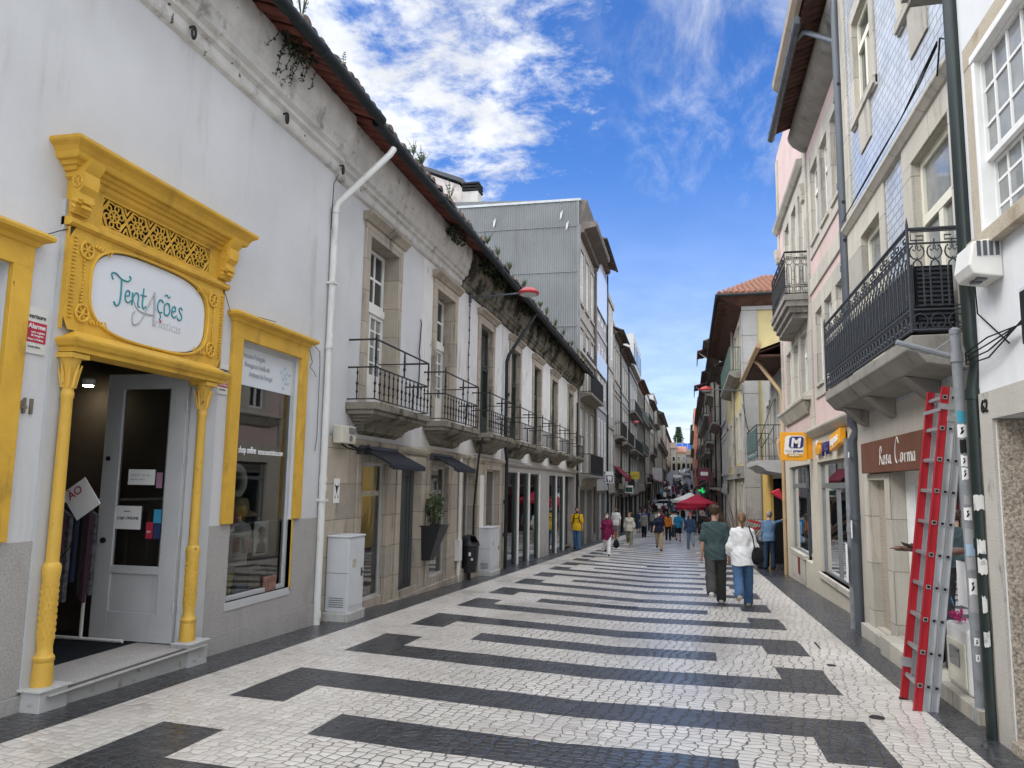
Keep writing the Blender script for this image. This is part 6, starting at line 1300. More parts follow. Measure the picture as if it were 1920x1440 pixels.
# house with the corrugated metal gable
XL_ = -5.08
cl = townhouse('tall narrow stone house with a corrugated metal clad gable rising above the long eaves', 1, XL_, 36.42, 42.8, 14.3, 3, STONE_A, trim=STONE_A, fl=3.6, style='stone', roof='none', balc=(0, 1), depth=14, shop=mat('grey_roller', (.12, .12, .12), .6))
b = MB(); n = 480; vs = []
for k in range(n + 1):
    x = XL_ - .02 - 13.5 * k / n; yy = 36.36 - (.026 if (k // 2) % 2 else 0)
    for z in (-3, 9.2, 11.9, 15.55 + .014 * k / 10): vs.append((x, yy - (.012 if z > 9.5 else 0), z))
b.add(vs, [(4 * k + j, 4 * k + 4 + j, 4 * k + 5 + j, 4 * k + 1 + j) for k in range(n) for j in range(3)])
for z in (6.4, 9.2, 11.9, 14.2): b.box(XL_ - 13.5, XL_, 36.30, 36.33, z, z + .03)
b.box(XL_ - .06, XL_ + .04, 36.30, 36.42, -3, 15.5)
b.build('metal_cladding', mat('galvanised_cladding', (.145, .155, .158), .5, .4, metal=.2, var=.12, vscale=.6, dirt=(.085, .085, .08), damt=.7, dscale=.8, streak=.15), cl, recalc=False)
b = MB(); b.box(XL_ - 13.5, XL_ + .12, 36.28, 42.9, 15.5, 15.62); b.prism([(0, 14.3), (.3, 14.35), (.9, 14.5), (.95, 14.6), (.95, 14.75), (0, 14.8)], 'x', 0, 0.001)
b.build('roof', mat('zinc_roof', (.35, .37, .38), .5, metal=.4), cl)
b = MB(Fr(XL_, 1)); b.prism([(0, 13.9), (.25, 13.95), (.3, 14.1), (.85, 14.2), (.9, 14.3), (.9, 14.45), (0, 14.5)], 'y', 36.5, 42.9); b.prism([(0, 14.5), (.1, 14.5), (.35, 15.4), (.4, 15.6), (0, 15.6)], 'y', 36.5, 42.9); b.tube([(.3, 42.7, 14), (.12, 42.7, 13.6), (.12, 42.7, -1)], .08, 8); b.build('cornice', mat('dark_stone_cornice', (.14, .125, .11), .9, var=.2, dirt=(.05, .05, .045), damt=.7, dscale=2), cl)
for i, (x, z) in enumerate(((-6.0, 14.55), (-9.4, 14.35), (-5.7, 14.0))):
    b = MB(); b.prism([(x, z), (x + .1, z + .12), (x + .16, z + .5), (x + .02, z + .34)], 'y', 36.27, 36.285); b.build('torn_patch', PALE_R, cl)
for u in (38.0, 39.2, 39.5, 40.1, 40.9, 41.6):
    b = MB(); b.lathe([(.02, 0), (.06, .04), (.075, .1), (.05, .17), (.035, .2), (.045, .24), (.02, .28)], (0, 0, 0), 8); b.prism([(-.2, .08), (-.06, .06), (-.06, .12)], 'x', -.03, .03); o = b.build('pigeon', mat('pigeon_grey', (.06, .06, .07), .8)); o.location = (XL_ + .1, u, 8.15); tag(o, 'dark pigeon perched on a ledge of the metal clad house', 'pigeon', 'pigeons on the ledge')
b = MB(Fr(XL_, 1)); b.box(0, .14, 36.5, 42.7, 8.0, 8.15); b.build('ledge', STONE_B, cl)
# old gable with a chimney behind the long roof
t_ = thing('rear_house', 'grey weathered rear gable with a small chimney rising behind the long tiled roof', 'house'); b = MB()
b.prism([(-16.5, 6), (-11.0, 6), (-11.0, 16.3), (-11.9, 17.7), (-14, 18.6), (-16.5, 18.3)], 'y', 38.6, 46); b.build('wall', mat('lichened_render', (.42, .38, .36), .9, var=.2, vscale=1, dirt=(.13, .12, .11), damt=.8, dscale=1.5, streak=.4), t_)
b = MB(); b.box(-11.4, -10.6, 37.6, 38.4, 15.6, 16.9); b.build('chimney', STONE_B, t_); b = MB(); [b.box(-11.46, -10.54, 37.55, 38.45, 16.95 + .17 * k, 17.05 + .17 * k) for k in range(3)]; b.build('chimney_cap', INK, t_); b = MB(); b.prism([(-14, 18.7), (-11.8, 17.8), (-10.9, 16.2), (-10.8, 16.4), (-11.7, 18.0), (-14, 18.9)], 'y', 38.4, 46); b.build('roof', IRON_GREY, t_)
townhouse('grey house with pale blue panels under a thin projecting roof beside the metal gable', 1, XL_, 42.95, 49.7, 15.6, 4, LILAC, trim=mat('cool_stone', (.38, .38, .39), .85, var=.08), fl=3.9, style='plain', roof='eave', shop=mat('grey_roller', (.12, .12, .12)))
b = MB(Fr(XL_, 1)); b.box(.06, .1, 43.4, 49.3, 11.9, 14.6); b.box(.06, .1, 43.4, 49.3, 8.2, 9.3); tag(b.build('wall_panel', BLUEPANEL), 'pale blue panels covering the upper storeys of the grey house', 'panel')
townhouse('slim grey house with white tiled panels and a metal downpipe', 1, XL_, 49.8, 54.5, 14.0, 2, STONE_B, style='plain', roof='flat', fl=3.3, trim=STONE_A)
townhouse('ornate stone house with steep dormer gable and long windows', 1, XL_, 54.6, 60.0, 12.6, 3, STONE_A, style='stone', fl=3.3, balc=(1,), roof='eave', trim=STONE_A)
t_ = thing('dormer', 'dark steep dormer tower topping the ornate stone house', 'dormer'); b = MB(); b.prism([(-7.5, 12.6), (-4.9, 12.6), (-5.1, 13.4), (-5.5, 14.6), (-5.6, 15.1), (-6.4, 15.1), (-6.6, 14.6)], 'y', 54.8, 56.8); b.build('roof', GREY_R, t_); b = MB(); b.box(-6.2, -5.7, 55.3, 56.2, 15.1, 15.7); b.build('chimney', STONE_A, t_)
townhouse('pale grey house with white iron balcony above the burgundy awning', 1, XL_, 60.1, 68.5, 12.3, 4, PALE_R, style='stone', fl=3.0, balc=(0, 1), roof='eave', trim=STONE_B)
townhouse('concrete house with boxy projecting top storey', 1, XL_, 68.7, 81.3, 12.0, 5, GREY_R, style='modern', fl=3.2, balc=(1, 2), roof='flat', trim=GREY_R)
t_ = thing('roof_storey', 'pale boxy attic storey on the concrete house', 'attic'); b = MB(); b.box(-9, -4.6, 69, 80.5, 12.4, 15.2); b.build('wall', PALE_R, t_); b = MB(); [b.box(-4.6, -4.55, 70 + 2.2 * k, 71.4 + 2.2 * k, 12.9, 14.5) for k in range(5)]; b.build('window', DARKGLASS, t_)
townhouse('old house with mossy hipped tile roof and dark green balconies', 1, XL_, 81.5, 94, 12.6, 5, STONE_A, style='orange', fl=3.2, balc=(1, 2), roof='eave', shut=GREENPAINT, panel={1: GREENBAL, 2: GREENBAL})
townhouse('white house standing past the mossy roofed house', 1, XL_, 94.1, 107, 13.4, 4, PALE_R, style='stone', fl=3.2, roof='flat', balc=(0, 2))
townhouse('brown stone house in the middle distance on the left, with maroon shopfront', 1, XL_, 107.2, 121, 13.2, 4, CREAM_R, style='stone', fl=3.1, balc=(1,), shop=MAROON)
townhouse('tall pale house with rooftop mast far down the left side', 1, XL_, 121.2, 135, 15.6, 4, PALE_R, style='stone', fl=3.1, balc=(0, 2), roof='flat')
townhouse('grey stone house beyond the tall pale house', 1, XL_, 135.2, 160, 14.0, 6, STONE_B, style='stone', fl=3.1, balc=(1,))
townhouse('cream house near the far end of the left side', 1, XL_ - .3, 160.2, 200, 16.5, 8, CREAM_R, style='stone', fl=3.1, balc=(1,))
townhouse('rose coloured house at the far end of the left side', 1, XL_ - 1.2, 200.2, 290, 17.5, 12, ROSE_R, style='stone', fl=3.2)
# right hand side
XR_ = 2.18
townhouse('lilac grey house with white window group next to the yellow corner house', -1, XR_, 44.1, 51, 8.3, 4, LILAC, style='stone', fl=2.7, roof='eave', trim=STONE_B)
townhouse('old house with maroon boarded balconies hanging over the street', -1, XR_, 51.2, 60.5, 10.4, 4, STONE_A, style='stone', fl=2.9, balc=(0, 1), panel={0: MAROON, 1: MAROON}, shop=MAROON)
townhouse('narrow cream house behind the maroon boarded balconies', -1, XR_ - .1, 60.7, 69, 12.8, 3, CREAM_R, style='stone', fl=3.0, balc=(1, 2), panel={1: GREENBAL})
townhouse('dark tiled house with two projecting roof canopies', -1, XR_ - .1, 69.2, 82, 11.6, 5, GREY_R, style='stone', fl=3.0, balc=(0, 1, 2), panel={1: MAROON})
townhouse('white house with stacked iron balconies and dishes', -1, XR_ - .1, 82.2, 98, 11.9, 5, PALE_R, style='stone', fl=2.9, balc=(0, 1, 2))
townhouse('grey house with green balcony panels further along the right side', -1, XR_ - .1, 98.2, 120, 12.6, 6, STONE_B, style='stone', fl=3.0, balc=(0, 1, 2), panel={2: GREENBAL})
townhouse('brown house before the terracotta gable', -1, XR_ - .1, 120.2, 150, 13.4, 8, STONE_A, style='stone', fl=3.0, balc=(0, 1))
t_ = townhouse('house with a tall bare terracotta gable jutting into the street', -1, 1.35, 150.2, 200, 16.0, 9, CREAM_R, style='plain', fl=3.2, roof='flat', balc=(1, 2))
b = MB(); b.box(1.25, 2.6, 150.05, 150.15, -1, 16.2); b.build('gable_wall', mat('terracotta_render', (.50, .19, .13), .85, var=.08), t_)
townhouse('sunlit yellow house at the far right end of the street', -1, 1.6, 200.4, 296, 17, 12, OCHRE_R, style='stone', fl=3.2)
for (u, z, p, lb) in ((66, 12.6, 1.3, 'brown tiled canopy jutting above the cream house roof'), (75, 10.9, 1.5, 'dark red canopy jutting over the dark tiled house')):
    t_ = thing('roof_canopy', lb, 'canopy', 'canopies over the right roofs', (XR_, u, z)); b = MB(); b.prism([(-p, -.1), (.3, .35), (.3, .45), (-p, .02), (-p, -.7), (-p + .05, -.7)], 'y', -2, 2); b.build('roof', MAROON, t_); b = MB(); b.tube([(-p + .1, -1.8, -.1), (.0, -1.8, -1.0)], .04, 6); b.build('brace', STONE_B, t_)
# the houses that close the far end where the street bends
def end_house(label, x0, x1, y, top, wm, bays, roofm, name='townhouse'):
    t_ = thing(name, label, 'house', 'houses closing the street', (0, y, 0)); gz = ground_z(y); b = MB(); b.box(x0, x1, 0, 14, gz - 2, top); b.build('wall', wm, t_); b = MB(); b.prism([(-.5, top), (14, top), (7, top + 2.6)], 'x', x0 - .2, x1 + .2); b.build('roof', roofm, t_)
    nf = int((top - gz - 3) / 3)
    for k in range(nf):
        for j in range(bays):
            c = x0 + (x1 - x0) * (j + .5) / bays; z = gz + 3.4 + 3 * k; b = MB(); b.box(c - .55, c + .55, -.06, .02, z, z + 1.9); w_ = b.build('window', WHITEPAINT, t_); b = MB(); b.box(c - .42, c + .42, -.08, -.05, z + .12, z + 1.75); b.build('pane', DARKGLASS, w_)
    b = MB(); [b.box(x0 + (x1 - x0) * (j + .2) / bays, x0 + (x1 - x0) * (j + .8) / bays, -.08, .02, gz, gz + 2.6) for j in range(bays)]; b.build('shopfront', BLACK, t_)
end_house('cream house at the far bend, left of the pale one', -9, -4.2, 292, 15.5, STONE_B, 3, ROOFTOP); end_house('pale house at the far bend under an orange roof', -4.1, -.6, 297, 14.2, CREAM_R, 2, mat('faded_tile', (.26, .13, .09), .9, var=.3, vscale=.8)); end_house('grey house at the far bend below the blue sheeting', -.5, 3.4, 294, 13.0, STONE_A, 3, ROOFTOP)
end_house('ochre house at the far bend on the right', 3.5, 9, 296, 14.5, OCHRE_R, 3, ROOFTOP)
BLUENET = mat('blue_scaffold_sheet', (.035, .12, .42), .8, .2, var=.2, vscale=.4)
t_ = thing('sheeted_building', 'tall building wrapped in bright blue scaffold sheeting at the far end', 'building', loc=(0, 340, 0)); b = MB(); b.box(-4.5, 14, 0, 16, 5, 20); b.build('sheeting', BLUENET, t_); b = MB(); [b.tube([(-4.5 + 2.3 * k, -.3, 5), (-4.5 + 2.3 * k, -.3, 22.3)], .06, 5) for k in range(9)]; [b.tube([(-4.5, -.3, 8 + 3 * k), (14, -.3, 8 + 3 * k)], .06, 5) for k in range(5)]; b.build('scaffold', CABGREY, t_)
t_ = thing('conifer', 'tall dark conifer rising above the blue sheeting', 'tree', loc=(-4.2, 385, 16)); b = MB(); b.tube([(0, 0, -8), (.1, 0, 4), (0, 0, 14.2)], [.5, .3, .06], 8); b.build('trunk', STEM, t_)
b = MB(); rg = random.Random(12)
for k in range(15):
    z = .2 + k * .98; L_ = 3.9 * (1 - (z / 16) ** 1.3) * rg.uniform(.8, 1.15) + .3
    for q in range(8):
        a = q * .785 + k * .4 + rg.uniform(-.2, .2); l = L_ * rg.uniform(.7, 1.1); dx, dy = math.cos(a), math.sin(a)
        for s in range(int(6 + l * 5)):
            f = (s + .5) / (6 + l * 5); p = (dx * l * f, dy * l * f, z + .35 * f * l * (.5 - f)); leaf_cloud(b, p, (.42, .42, .26), 9, .45, rg)
b.build('crown', [mat('conifer_dark', (.018, .04, .022), .8, .1, var=.3), mat('conifer_mid', (.04, .075, .035), .8, .1, var=.3)], t_, recalc=False)
t_ = thing('tower_crane', 'thin pale tower crane jib low in the sky beyond the rooftops', 'crane', loc=(10, 620, 0)); b = MB()
for y in (-.6, .6): b.tube([(-17, y, 45.5), (8, y, 45.5)], .12, 4)
b.tube([(-17, 0, 46.6), (8, 0, 46.6)], .12, 4); [b.tube([(-17 + 1.25 * k, -.6, 45.5), (-16.4 + 1.25 * k, 0, 46.6), (-15.75 + 1.25 * k, .6, 45.5)], .06, 4) for k in range(19)]; b.build('jib', PALESTONE, t_); b = MB(); b.tube([(3, 0, 10), (3, 0, 50)], .6, 4); b.build('mast', PALESTONE, t_)
street_lamp(-5.06, 56, 6.05, -3.6, 'red dish street lamp far along the left side over the burgundy awning')
# ------------------------------------------------------------------ shop signs and awnings along the street
def hang_sign(name, label, x0, x1, y, z0, z1, m, wall_x, extra=None, group='hanging shop signs'):
    t_ = thing(name, label, 'sign', group, ((x0 + x1) / 2, y, z0)); W, H = (x1 - x0) / 2, z1 - z0
    b = MB(); b.box(-W, W, -.06, .06, 0, H); b.build('panel', m, t_, bevel=.01); b = MB(); s = wall_x - (x0 + x1) / 2; b.tube([(0, 0, H * .9), (s, 0, H * .9)], .025, 6); b.tube([(0, 0, H * .1), (s, 0, H * .1)], .025, 6); b.build('bracket', IRON, t_)
    if extra: extra(t_, W, H)
    return t_
def tooth(t_, W, H):
    b = MB(); b.prism([(-W + .04, .05), (W - .04, .05), (W - .04, H * .68), (-W + .04, H * .68)], 'y', -.065, -.061); b.build('navy_field', NAVY, t_)
    b = MB(); b.add([(x * W, -.07, z * H) for x, z in ((-.55, .5), (-.5, .6), (-.2, .63), (0, .58), (.25, .63), (.55, .6), (.6, .45), (.5, .3), (.45, .12), (.25, .12), (.15, .3), (-.05, .3), (-.1, .12), (-.3, .12), (-.4, .3))], [tuple(range(15))]); b.build('tooth', SIGNW, t_, recalc=False)
hang_sign('dentist_sign', 'navy and white hanging sign with a tooth', -4.9, -4.42, 47.5, 1.72, 2.42, SIGNW, -5.08, tooth)
def yel(t_, W, H): text('CAFÉ', .3, INK, (-W * .6, -.068, H * .3), 'near', t_, sx=.6) if False else (lambda b: (b.tube([(-W * .6, -.07, H * .3), (-W * .1, -.07, H * .6), (W * .3, -.07, H * .35), (W * .6, -.07, H * .65)], .03, 5), b.build('print', mat('brown_print', (.25, .15, .03), .6), t_)))(MB())
hang_sign('shop_sign', 'yellow hanging sign on the left side', -4.6, -3.85, 64, 2.12, 2.72, mat('yellow_sign', (.52, .42, .05), .5), -5.08, yel)
def grn(t_, W, H): (lambda b: (b.box(-W * .85, W * .85, -.07, -.061, .07, H * .75), b.build('green_field', mat('deep_green_sign', (.02, .08, .07), .5), t_)))(MB())
hang_sign('shop_sign', 'small white and dark green hanging sign below the yellow one', -4.55, -3.95, 58, 1.05, 1.6, SIGNW, -5.08, grn)
hang_sign('shop_sign', 'small cream hanging sign beside the green one', -4.95, -4.6, 57.2, 1.35, 1.75, CREAMPAINT, -5.08)
hang_sign('shop_sign', 'white hanging sign in the far middle of the left side', -4.6, -3.3, 105, 2.2, 4.0, PALE_R, -5.08)
def mar(t_, W, H): text('bread', H * .34, SIGNW, (-W * .72, -.07, H * .38), 'near', t_, weight=.01, sx=.9) if False else (lambda b: (b.box(-W * .6, W * .6, -.07, -.061, H * .42, H * .72), b.build('white_script', SIGNW, t_)))(MB())
hang_sign('shop_sign', 'round cornered maroon hanging sign with white script on the right side', .75, 1.65, 60, 2.05, 2.95, mat('maroon_sign', (.16, .015, .04), .4, .4), 2.18, mar)
t_ = thing('pharmacy_cross', 'glowing green pharmacy cross on the right side', 'sign', loc=(1.55, 85, 1.2)); b = MB(); b.prism([(-.3, -.9), (.3, -.9), (.3, -.3), (1.0, -.3), (1.0, .3), (.3, .3), (.3, .9), (-.3, .9), (-.3, .3), (-1.0, .3), (-1.0, -.3), (-.3, -.3)], 'y', -.08, .08); b.build('cross', mat('green_light', (.02, .5, .12), emit=.6, var=0), t_); b = MB(); b.tube([(.3, 0, 0), (.7, 0, 0)], .05, 6); b.build('bracket', IRON, t_); t_.scale = (.5, 1, .3)
def fold_awning(label, X, s, u0, u1, z, pr, m):
    t_ = thing('awning', label, 'awning', 'awnings down the street', (X, (u0 + u1) / 2, z)); W = (u1 - u0) / 2; b = MB(lambda p: (s * p[0], p[1], p[2])); b.prism([(0, .1), (pr, -.75), (pr, -1.0), (pr - .02, -1.0), (pr - .03, -.78), (0, .03)], 'y', -W, W); b.build('canvas', m, t_); b = MB(lambda p: (s * p[0], p[1], p[2])); [b.tube([(0, q, -.5), (pr, q, -.78)], .025, 6) for q in (-W + .1, W - .1)]; b.build('arms', IRON, t_)
BURG = mat('burgundy_canvas', (.17, .02, .035), .8, .2, var=.1)
fold_awning('burgundy sloping awning beside the tooth sign on the left', -5.08, 1, 54.5, 60, 2.9, .85, BURG); fold_awning('dark maroon awning above the red parasols on the right', 2.18, -1, 60, 70, 2.3, 1.6, mat('dark_maroon_canvas', (.06, .015, .02), .8)); fold_awning('wide burgundy awning far down the left side', -5.08, 1, 100, 112, 2.6, 2.6, BURG)
REDCAN = mat('red_parasol_canvas', (.42, .02, .05), .75, .2, var=.06, vscale=2); WHITECAN = mat('white_parasol_canvas', (.70, .70, .68), .8, .2)
def parasol(label, x, y, r, m, h=2.45, lettering=True):
    g = ground_z(y); t_ = thing('parasol', label, 'parasol', 'cafe parasols', (x, y, g)); b = MB(); b.tube([(0, 0, 0), (0, 0, h + .55)], .03, 8); b.lathe([(.3, 0), (.3, .08), (.05, .12)], (0, 0, 0), 12); b.build('pole', WHITEPAINT, t_)
    b = MB(); n = 8; top = (0, 0, h + .62); R1_ = [(r * math.cos(math.pi / 8 + k * math.pi / 4), r * math.sin(math.pi / 8 + k * math.pi / 4), h) for k in range(n)]; R2_ = [(x_, y_, h - .22) for x_, y_, _ in R1_]; M_ = [(x_ * .55, y_ * .55, h + .24) for x_, y_, _ in R1_]
    b.add([top] + M_ + R1_ + R2_, [(0, 1 + k, 1 + (k + 1) % n) for k in range(n)] + [(1 + k, 1 + (k + 1) % n, 9 + (k + 1) % n, 9 + k) for k in range(n)] + [(9 + k, 9 + (k + 1) % n, 17 + (k + 1) % n, 17 + k) for k in range(n)]); b.build('canopy', m, t_)
    b = MB(); [b.tube([(0, 0, h - .1), (M_[k][0], M_[k][1], M_[k][2] - .03), (R1_[k][0], R1_[k][1], h - .02)], .012, 4) for k in range(n)]; b.build('rib', WHITEPAINT, t_)
parasol('large red parasol on the right, in front', .58, 55, 1.45, REDCAN, 2.32); parasol('smaller red parasol below and behind the large one', .1, 62, 1.2, REDCAN, 2.05); parasol('white parasol beside the large red parasol', .15, 66, 1.6, WHITECAN, 2.55)
# ------------------------------------------------------------------ parked cars at the far crossing
def car(label, x, y, rz, m):
    t_ = thing('parked_car', label, 'car', 'cars at the far end', (x, y, ground_z(y))); t_.rotation_euler = (0, 0, rz); b = MB(); prof = [(-2.05, .35), (2.05, .35), (2.1, .6), (2.0, .82), (1.1, .95), (.55, 1.38), (-.9, 1.45), (-1.7, 1.02), (-2.08, .95)]
    b.prism(prof, 'x', -.82, .82); b.build('body', m, t_, bevel=.06); b = MB(); b.prism([(1.0, .97), (.55, 1.33), (-.88, 1.39), (-1.5, 1.03)], 'x', -.835, .835); b.prism([(-.74, 0), (.74, 0)], 'z', 0, .001) if False else None; b.build('window', DARKGLASS, t_)
    b = MB(); b.add([(-.68, 1.06, .985), (.68, 1.06, .985), (.62, .58, 1.365), (-.62, .58, 1.365)], [(0, 1, 2, 3)]); b.add([(-.68, -1.69, 1.06), (.68, -1.69, 1.06), (.62, -.95, 1.44), (-.62, -.95, 1.44)], [(0, 1, 2, 3)]); o = b.build('windscreen', DARKGLASS, t_); o.location = (0, 0, .02)
    for sx in (-.8, .8):
        for yy in (-1.25, 1.3): b = MB(); b.tube([(sx - .1, yy, .32), (sx + .1, yy, .32)], .32, 14); wo = b.build('wheel', INK, t_); b = MB(); b.tube([(sx - .11, yy, .32), (sx + .11, yy, .32)], .18, 10); b.build('rim', ALU, wo)
    for sx in (-.6, .6): b = MB(); b.box(sx - .16, sx + .16, -2.12, -2.05, .66, .8); b.build('tail_light', REDINK, t_)
CARW = mat('white_car_paint', (.66, .68, .70), .3, .5); CARB = mat('pale_blue_car_paint', (.4, .46, .52), .3, .5); CARD_ = mat('dark_car_paint', (.05, .055, .065), .3, .5); CARS = mat('silver_car_paint', (.4, .41, .42), .3, .5, metal=.5)
for a in (('white car crossing beyond the crowd, on the left', -2.9, 98, R(80), CARW), ('pale blue car crossing beyond the crowd, on the right', .6, 101, R(95), CARB), ('silver car parked at the far left of the rising street', -2.6, 190, R(4), CARS), ('dark car parked at the far right of the rising street', -.2, 205, R(-3), CARD_), ('white car parked furthest up the rising street', -1.8, 240, R(4), CARW), ('pale blue car parked high on the rising street', -.4, 262, R(-5), CARB)): car(*a)
# ------------------------------------------------------------------ ladder, pole
t_ = thing('ladder', 'red and silver three section ladder leaning against the tiled house', 'ladder', loc=(1.83, 7.40, -.27))
lean = math.atan2(.36, 2.76); LT = lambda p: (p[0] * math.cos(lean) + p[2] * math.sin(lean), p[1], -p[0] * math.sin(lean) + p[2] * math.cos(lean))
RED = mat('red_fibreglass', (.40, .012, .022), .4, .45, var=.10, vscale=3, dirt=(.20, .03, .03), damt=.5, dscale=6, streak=.2, fleck=((.45, .40, .38), .7, 16, .69, .3)); SIL = mat('dull_aluminium', (.50, .51, .52), .4, .5, metal=.55, var=.08, vscale=6, dirt=(.28, .28, .28), damt=.6, dscale=7, streak=.15, fleck=((.15, .15, .15), .6, 18, .7, .4))
LEN = 2.80
for (x0, x1, m, far_) in ((0, .062, RED, 1), (.066, .126, SIL, 1), (.130, .19, SIL, 1)):
    for side_, y0 in (('near', 0.0), ('far', .42)):
        b = MB(LT); zb_ = 0 if x0 < .1 else -.03
        b.box(x0, x1, y0 + .006, y0 + .018, zb_, LEN); b.box(x0, x0 + .008, y0 - .008, y0 + .03, zb_, LEN); b.box(x1 - .008, x1, y0 - .008, y0 + .03, zb_, LEN); b.build('stile', m, t_)
    for k in range(10):
        b = MB(LT); z = .22 + .275 * k; b.box(x0 + .015, x1 - .015, 0, .425, z, z + .03); b.box(x0 + .012, x1 - .012, -.006, .0, z - .003, z + .033)
        b.box(x0 + .019, x1 - .019, -.008, -.0062, z + .004, z + .026, 1); b.build('rung', [ALU, INK], t_)
b = MB(LT); b.box(-.01, .13, -.012, .03, LEN - .2, LEN - .15); b.box(.06, .2, -.014, .03, LEN - .30, LEN - .25); b.box(-.012, .0, -.02, .45, LEN - .22, LEN - .19); b.box(-.015, .07, .40, .46, .30, .38); b.build('clamp', ALU, t_)
b = MB(LT); b.box(-.004, .066, -.012, .034, -.03, .02); b.box(-.004, .066, .408, .454, -.03, .02); b.box(.12, .20, -.02, .045, -.09, .03); b.box(.12, .20, .40, .46, -.09, .03); b.build('rubber_foot', INK, t_)
t_ = thing('sign_pole', 'grey leaning pole covered with torn stickers and a bent bare arm', 'pole', loc=(2.24, 7.14, -.26))
b = MB(); b.tube([(.03, 0, 0), (0, 0, 3.2)], .042, 12); b.lathe([(.06, 0), (.06, .12), (.045, .14)], (.03, 0, 0), 12); b.lathe([(.046, 0), (.046, .04), (.02, .06)], (0, 0, 3.18), 12); b.build('shaft', mat('worn_grey_pole', (.22, .235, .25), .5, .4, var=.15, vscale=9, dirt=(.08, .08, .08), damt=.5, dscale=10, streak=1), t_, smooth=40)
b = MB(); b.tube([(0, 0, 2.98), (-.46, .02, 3.13)], .024, 8); b.tube([(0, 0, 3.16), (-.2, .02, 3.02), (-.38, .02, 3.06)], .006, 5); b.tube([(-.0, 0, 2.94), (0, 0, 3.02)], .052, 10); b.build('arm', MATS['worn_grey_pole'], t_, smooth=40)
stk = [PAPER, mat('teal_sticker', (.05, .28, .38), .5), INK, mat('grey_sticker', (.32, .32, .33), .6), mat('pale_blue_sticker', (.3, .42, .55), .5)]
rg = random.Random(5)
for k, (z, h, mi, w_) in enumerate(((2.42, .1, 1, .07), (2.3, .11, 0, .075), (2.17, .11, 2, .05), (2.06, .09, 0, .05), (1.95, .1, 0, .05), (1.75, .07, 3, .05), (1.62, .1, 0, .06), (1.43, .12, 3, .07), (1.33, .1, 4, .07), (1.22, .1, 3, .07), (1.02, .13, 0, .06), (.88, .14, 3, .07), (.62, .06, 0, .04), (.5, .05, 0, .03))):
    b = MB(); x = .03 * (1 - z / 3.2); nn = 5; a0 = -math.pi / 2 - .25; sp = w_ / .043 * .5
    vs = [(x + .0435 * math.cos(a0 - sp + 2 * sp * i / nn), .0435 * math.sin(a0 - sp + 2 * sp * i / nn), z + q * h + rg.uniform(-.006, .006)) for i in range(nn + 1) for q in (0, 1)]
    b.add(vs, [(2 * i, 2 * i + 1, 2 * i + 3, 2 * i + 2) for i in range(nn)]); b.build('sticker', stk[mi], t_, recalc=False)
    if mi == 0:
        b = MB(); b.add([(x + .045 * math.cos(a0 + sp * .5 * c_), .045 * math.sin(a0 + sp * .5 * c_), z + h * (.5 + .3 * s_)) for c_, s_ in ((-1, -1), (.2, -.7), (1, .2), (.1, .1), (.6, 1), (-.6, .8), (-.2, 0))], [tuple(range(7))]); b.build('print', INK, t_, recalc=False)
for k, (z, w_) in enumerate(((1.45, .09), (1.12, .07), (.98, .08), (.45, .05), (.7, .04))):
    b = MB(); a0 = -2.1; sp = w_ / .072 * .42; b.add([(2.20 + .0715 * math.cos(a0 - sp + 2 * sp * i / 5), 6.66 + .0715 * math.sin(a0 - sp + 2 * sp * i / 5), z + q * .11 + rg.uniform(-.015, .015)) for i in range(6) for q in (0, 1)], [(2 * i, 2 * i + 1, 2 * i + 3, 2 * i + 2) for i in range(5)]); o = b.build('sticker', mat('torn_paper', (.5, .5, .48), .8, dirt=(.1, .12, .11), damt=.9, dscale=16, streak=1), recalc=False); o.parent = gp; o.matrix_parent_inverse = Matrix.Translation(-gp.location)
# drain slots and small covers in the paving
def slot_drain(x, y, label, n=9):
    t_ = thing('drain', label, 'drain', 'slot drains', (x, y, ground_z(y) + .005)); b = MB(); b.box(-.34, .34, -.13, .13, -.02, .003); b.build('frame', IRON_GREY, t_); b = MB(); [b.add([(-.3 + .068 * k, -.09, .005), (-.27 + .068 * k, -.09, .005), (-.24 + .068 * k, .09, .005), (-.27 + .068 * k, .09, .005)], [(0, 1, 2, 3)]) for k in range(n)]; b.build('slot', INK, t_, recalc=False)
slot_drain(-1.2, 13.6, 'slot drain set in a dark bar, nearest the camera'); slot_drain(-.9, 24.0, 'slot drain set in a dark bar, further along')
for (x, y, r, lb) in ((1.47, 7.05, .06, 'small round iron cover in the pale border'), (1.5, 9.3, .05, 'small worn cover in the pale border beyond the round one')):
    b = MB(); b.lathe([(r * 1.0, -.03), (r, .006), (r * .8, .008), (.005, .004)], (0, 0, 0), 16); o = b.build('valve_cover', IRON); o.location = (x, y, ground_z(y)); tag(o, lb, 'cover')
t_ = thing('inspection_cover', 'cobble filled inspection cover with a dark metal rim by the right kerb', 'cover', loc=(1.72, 10.6, ground_z(10.6))); b = MB(); b.box(-.17, -.15, -.24, .24, -.02, .007); b.box(-.15, .17, -.24, -.22, -.02, .007); b.build('rim', IRON, t_)
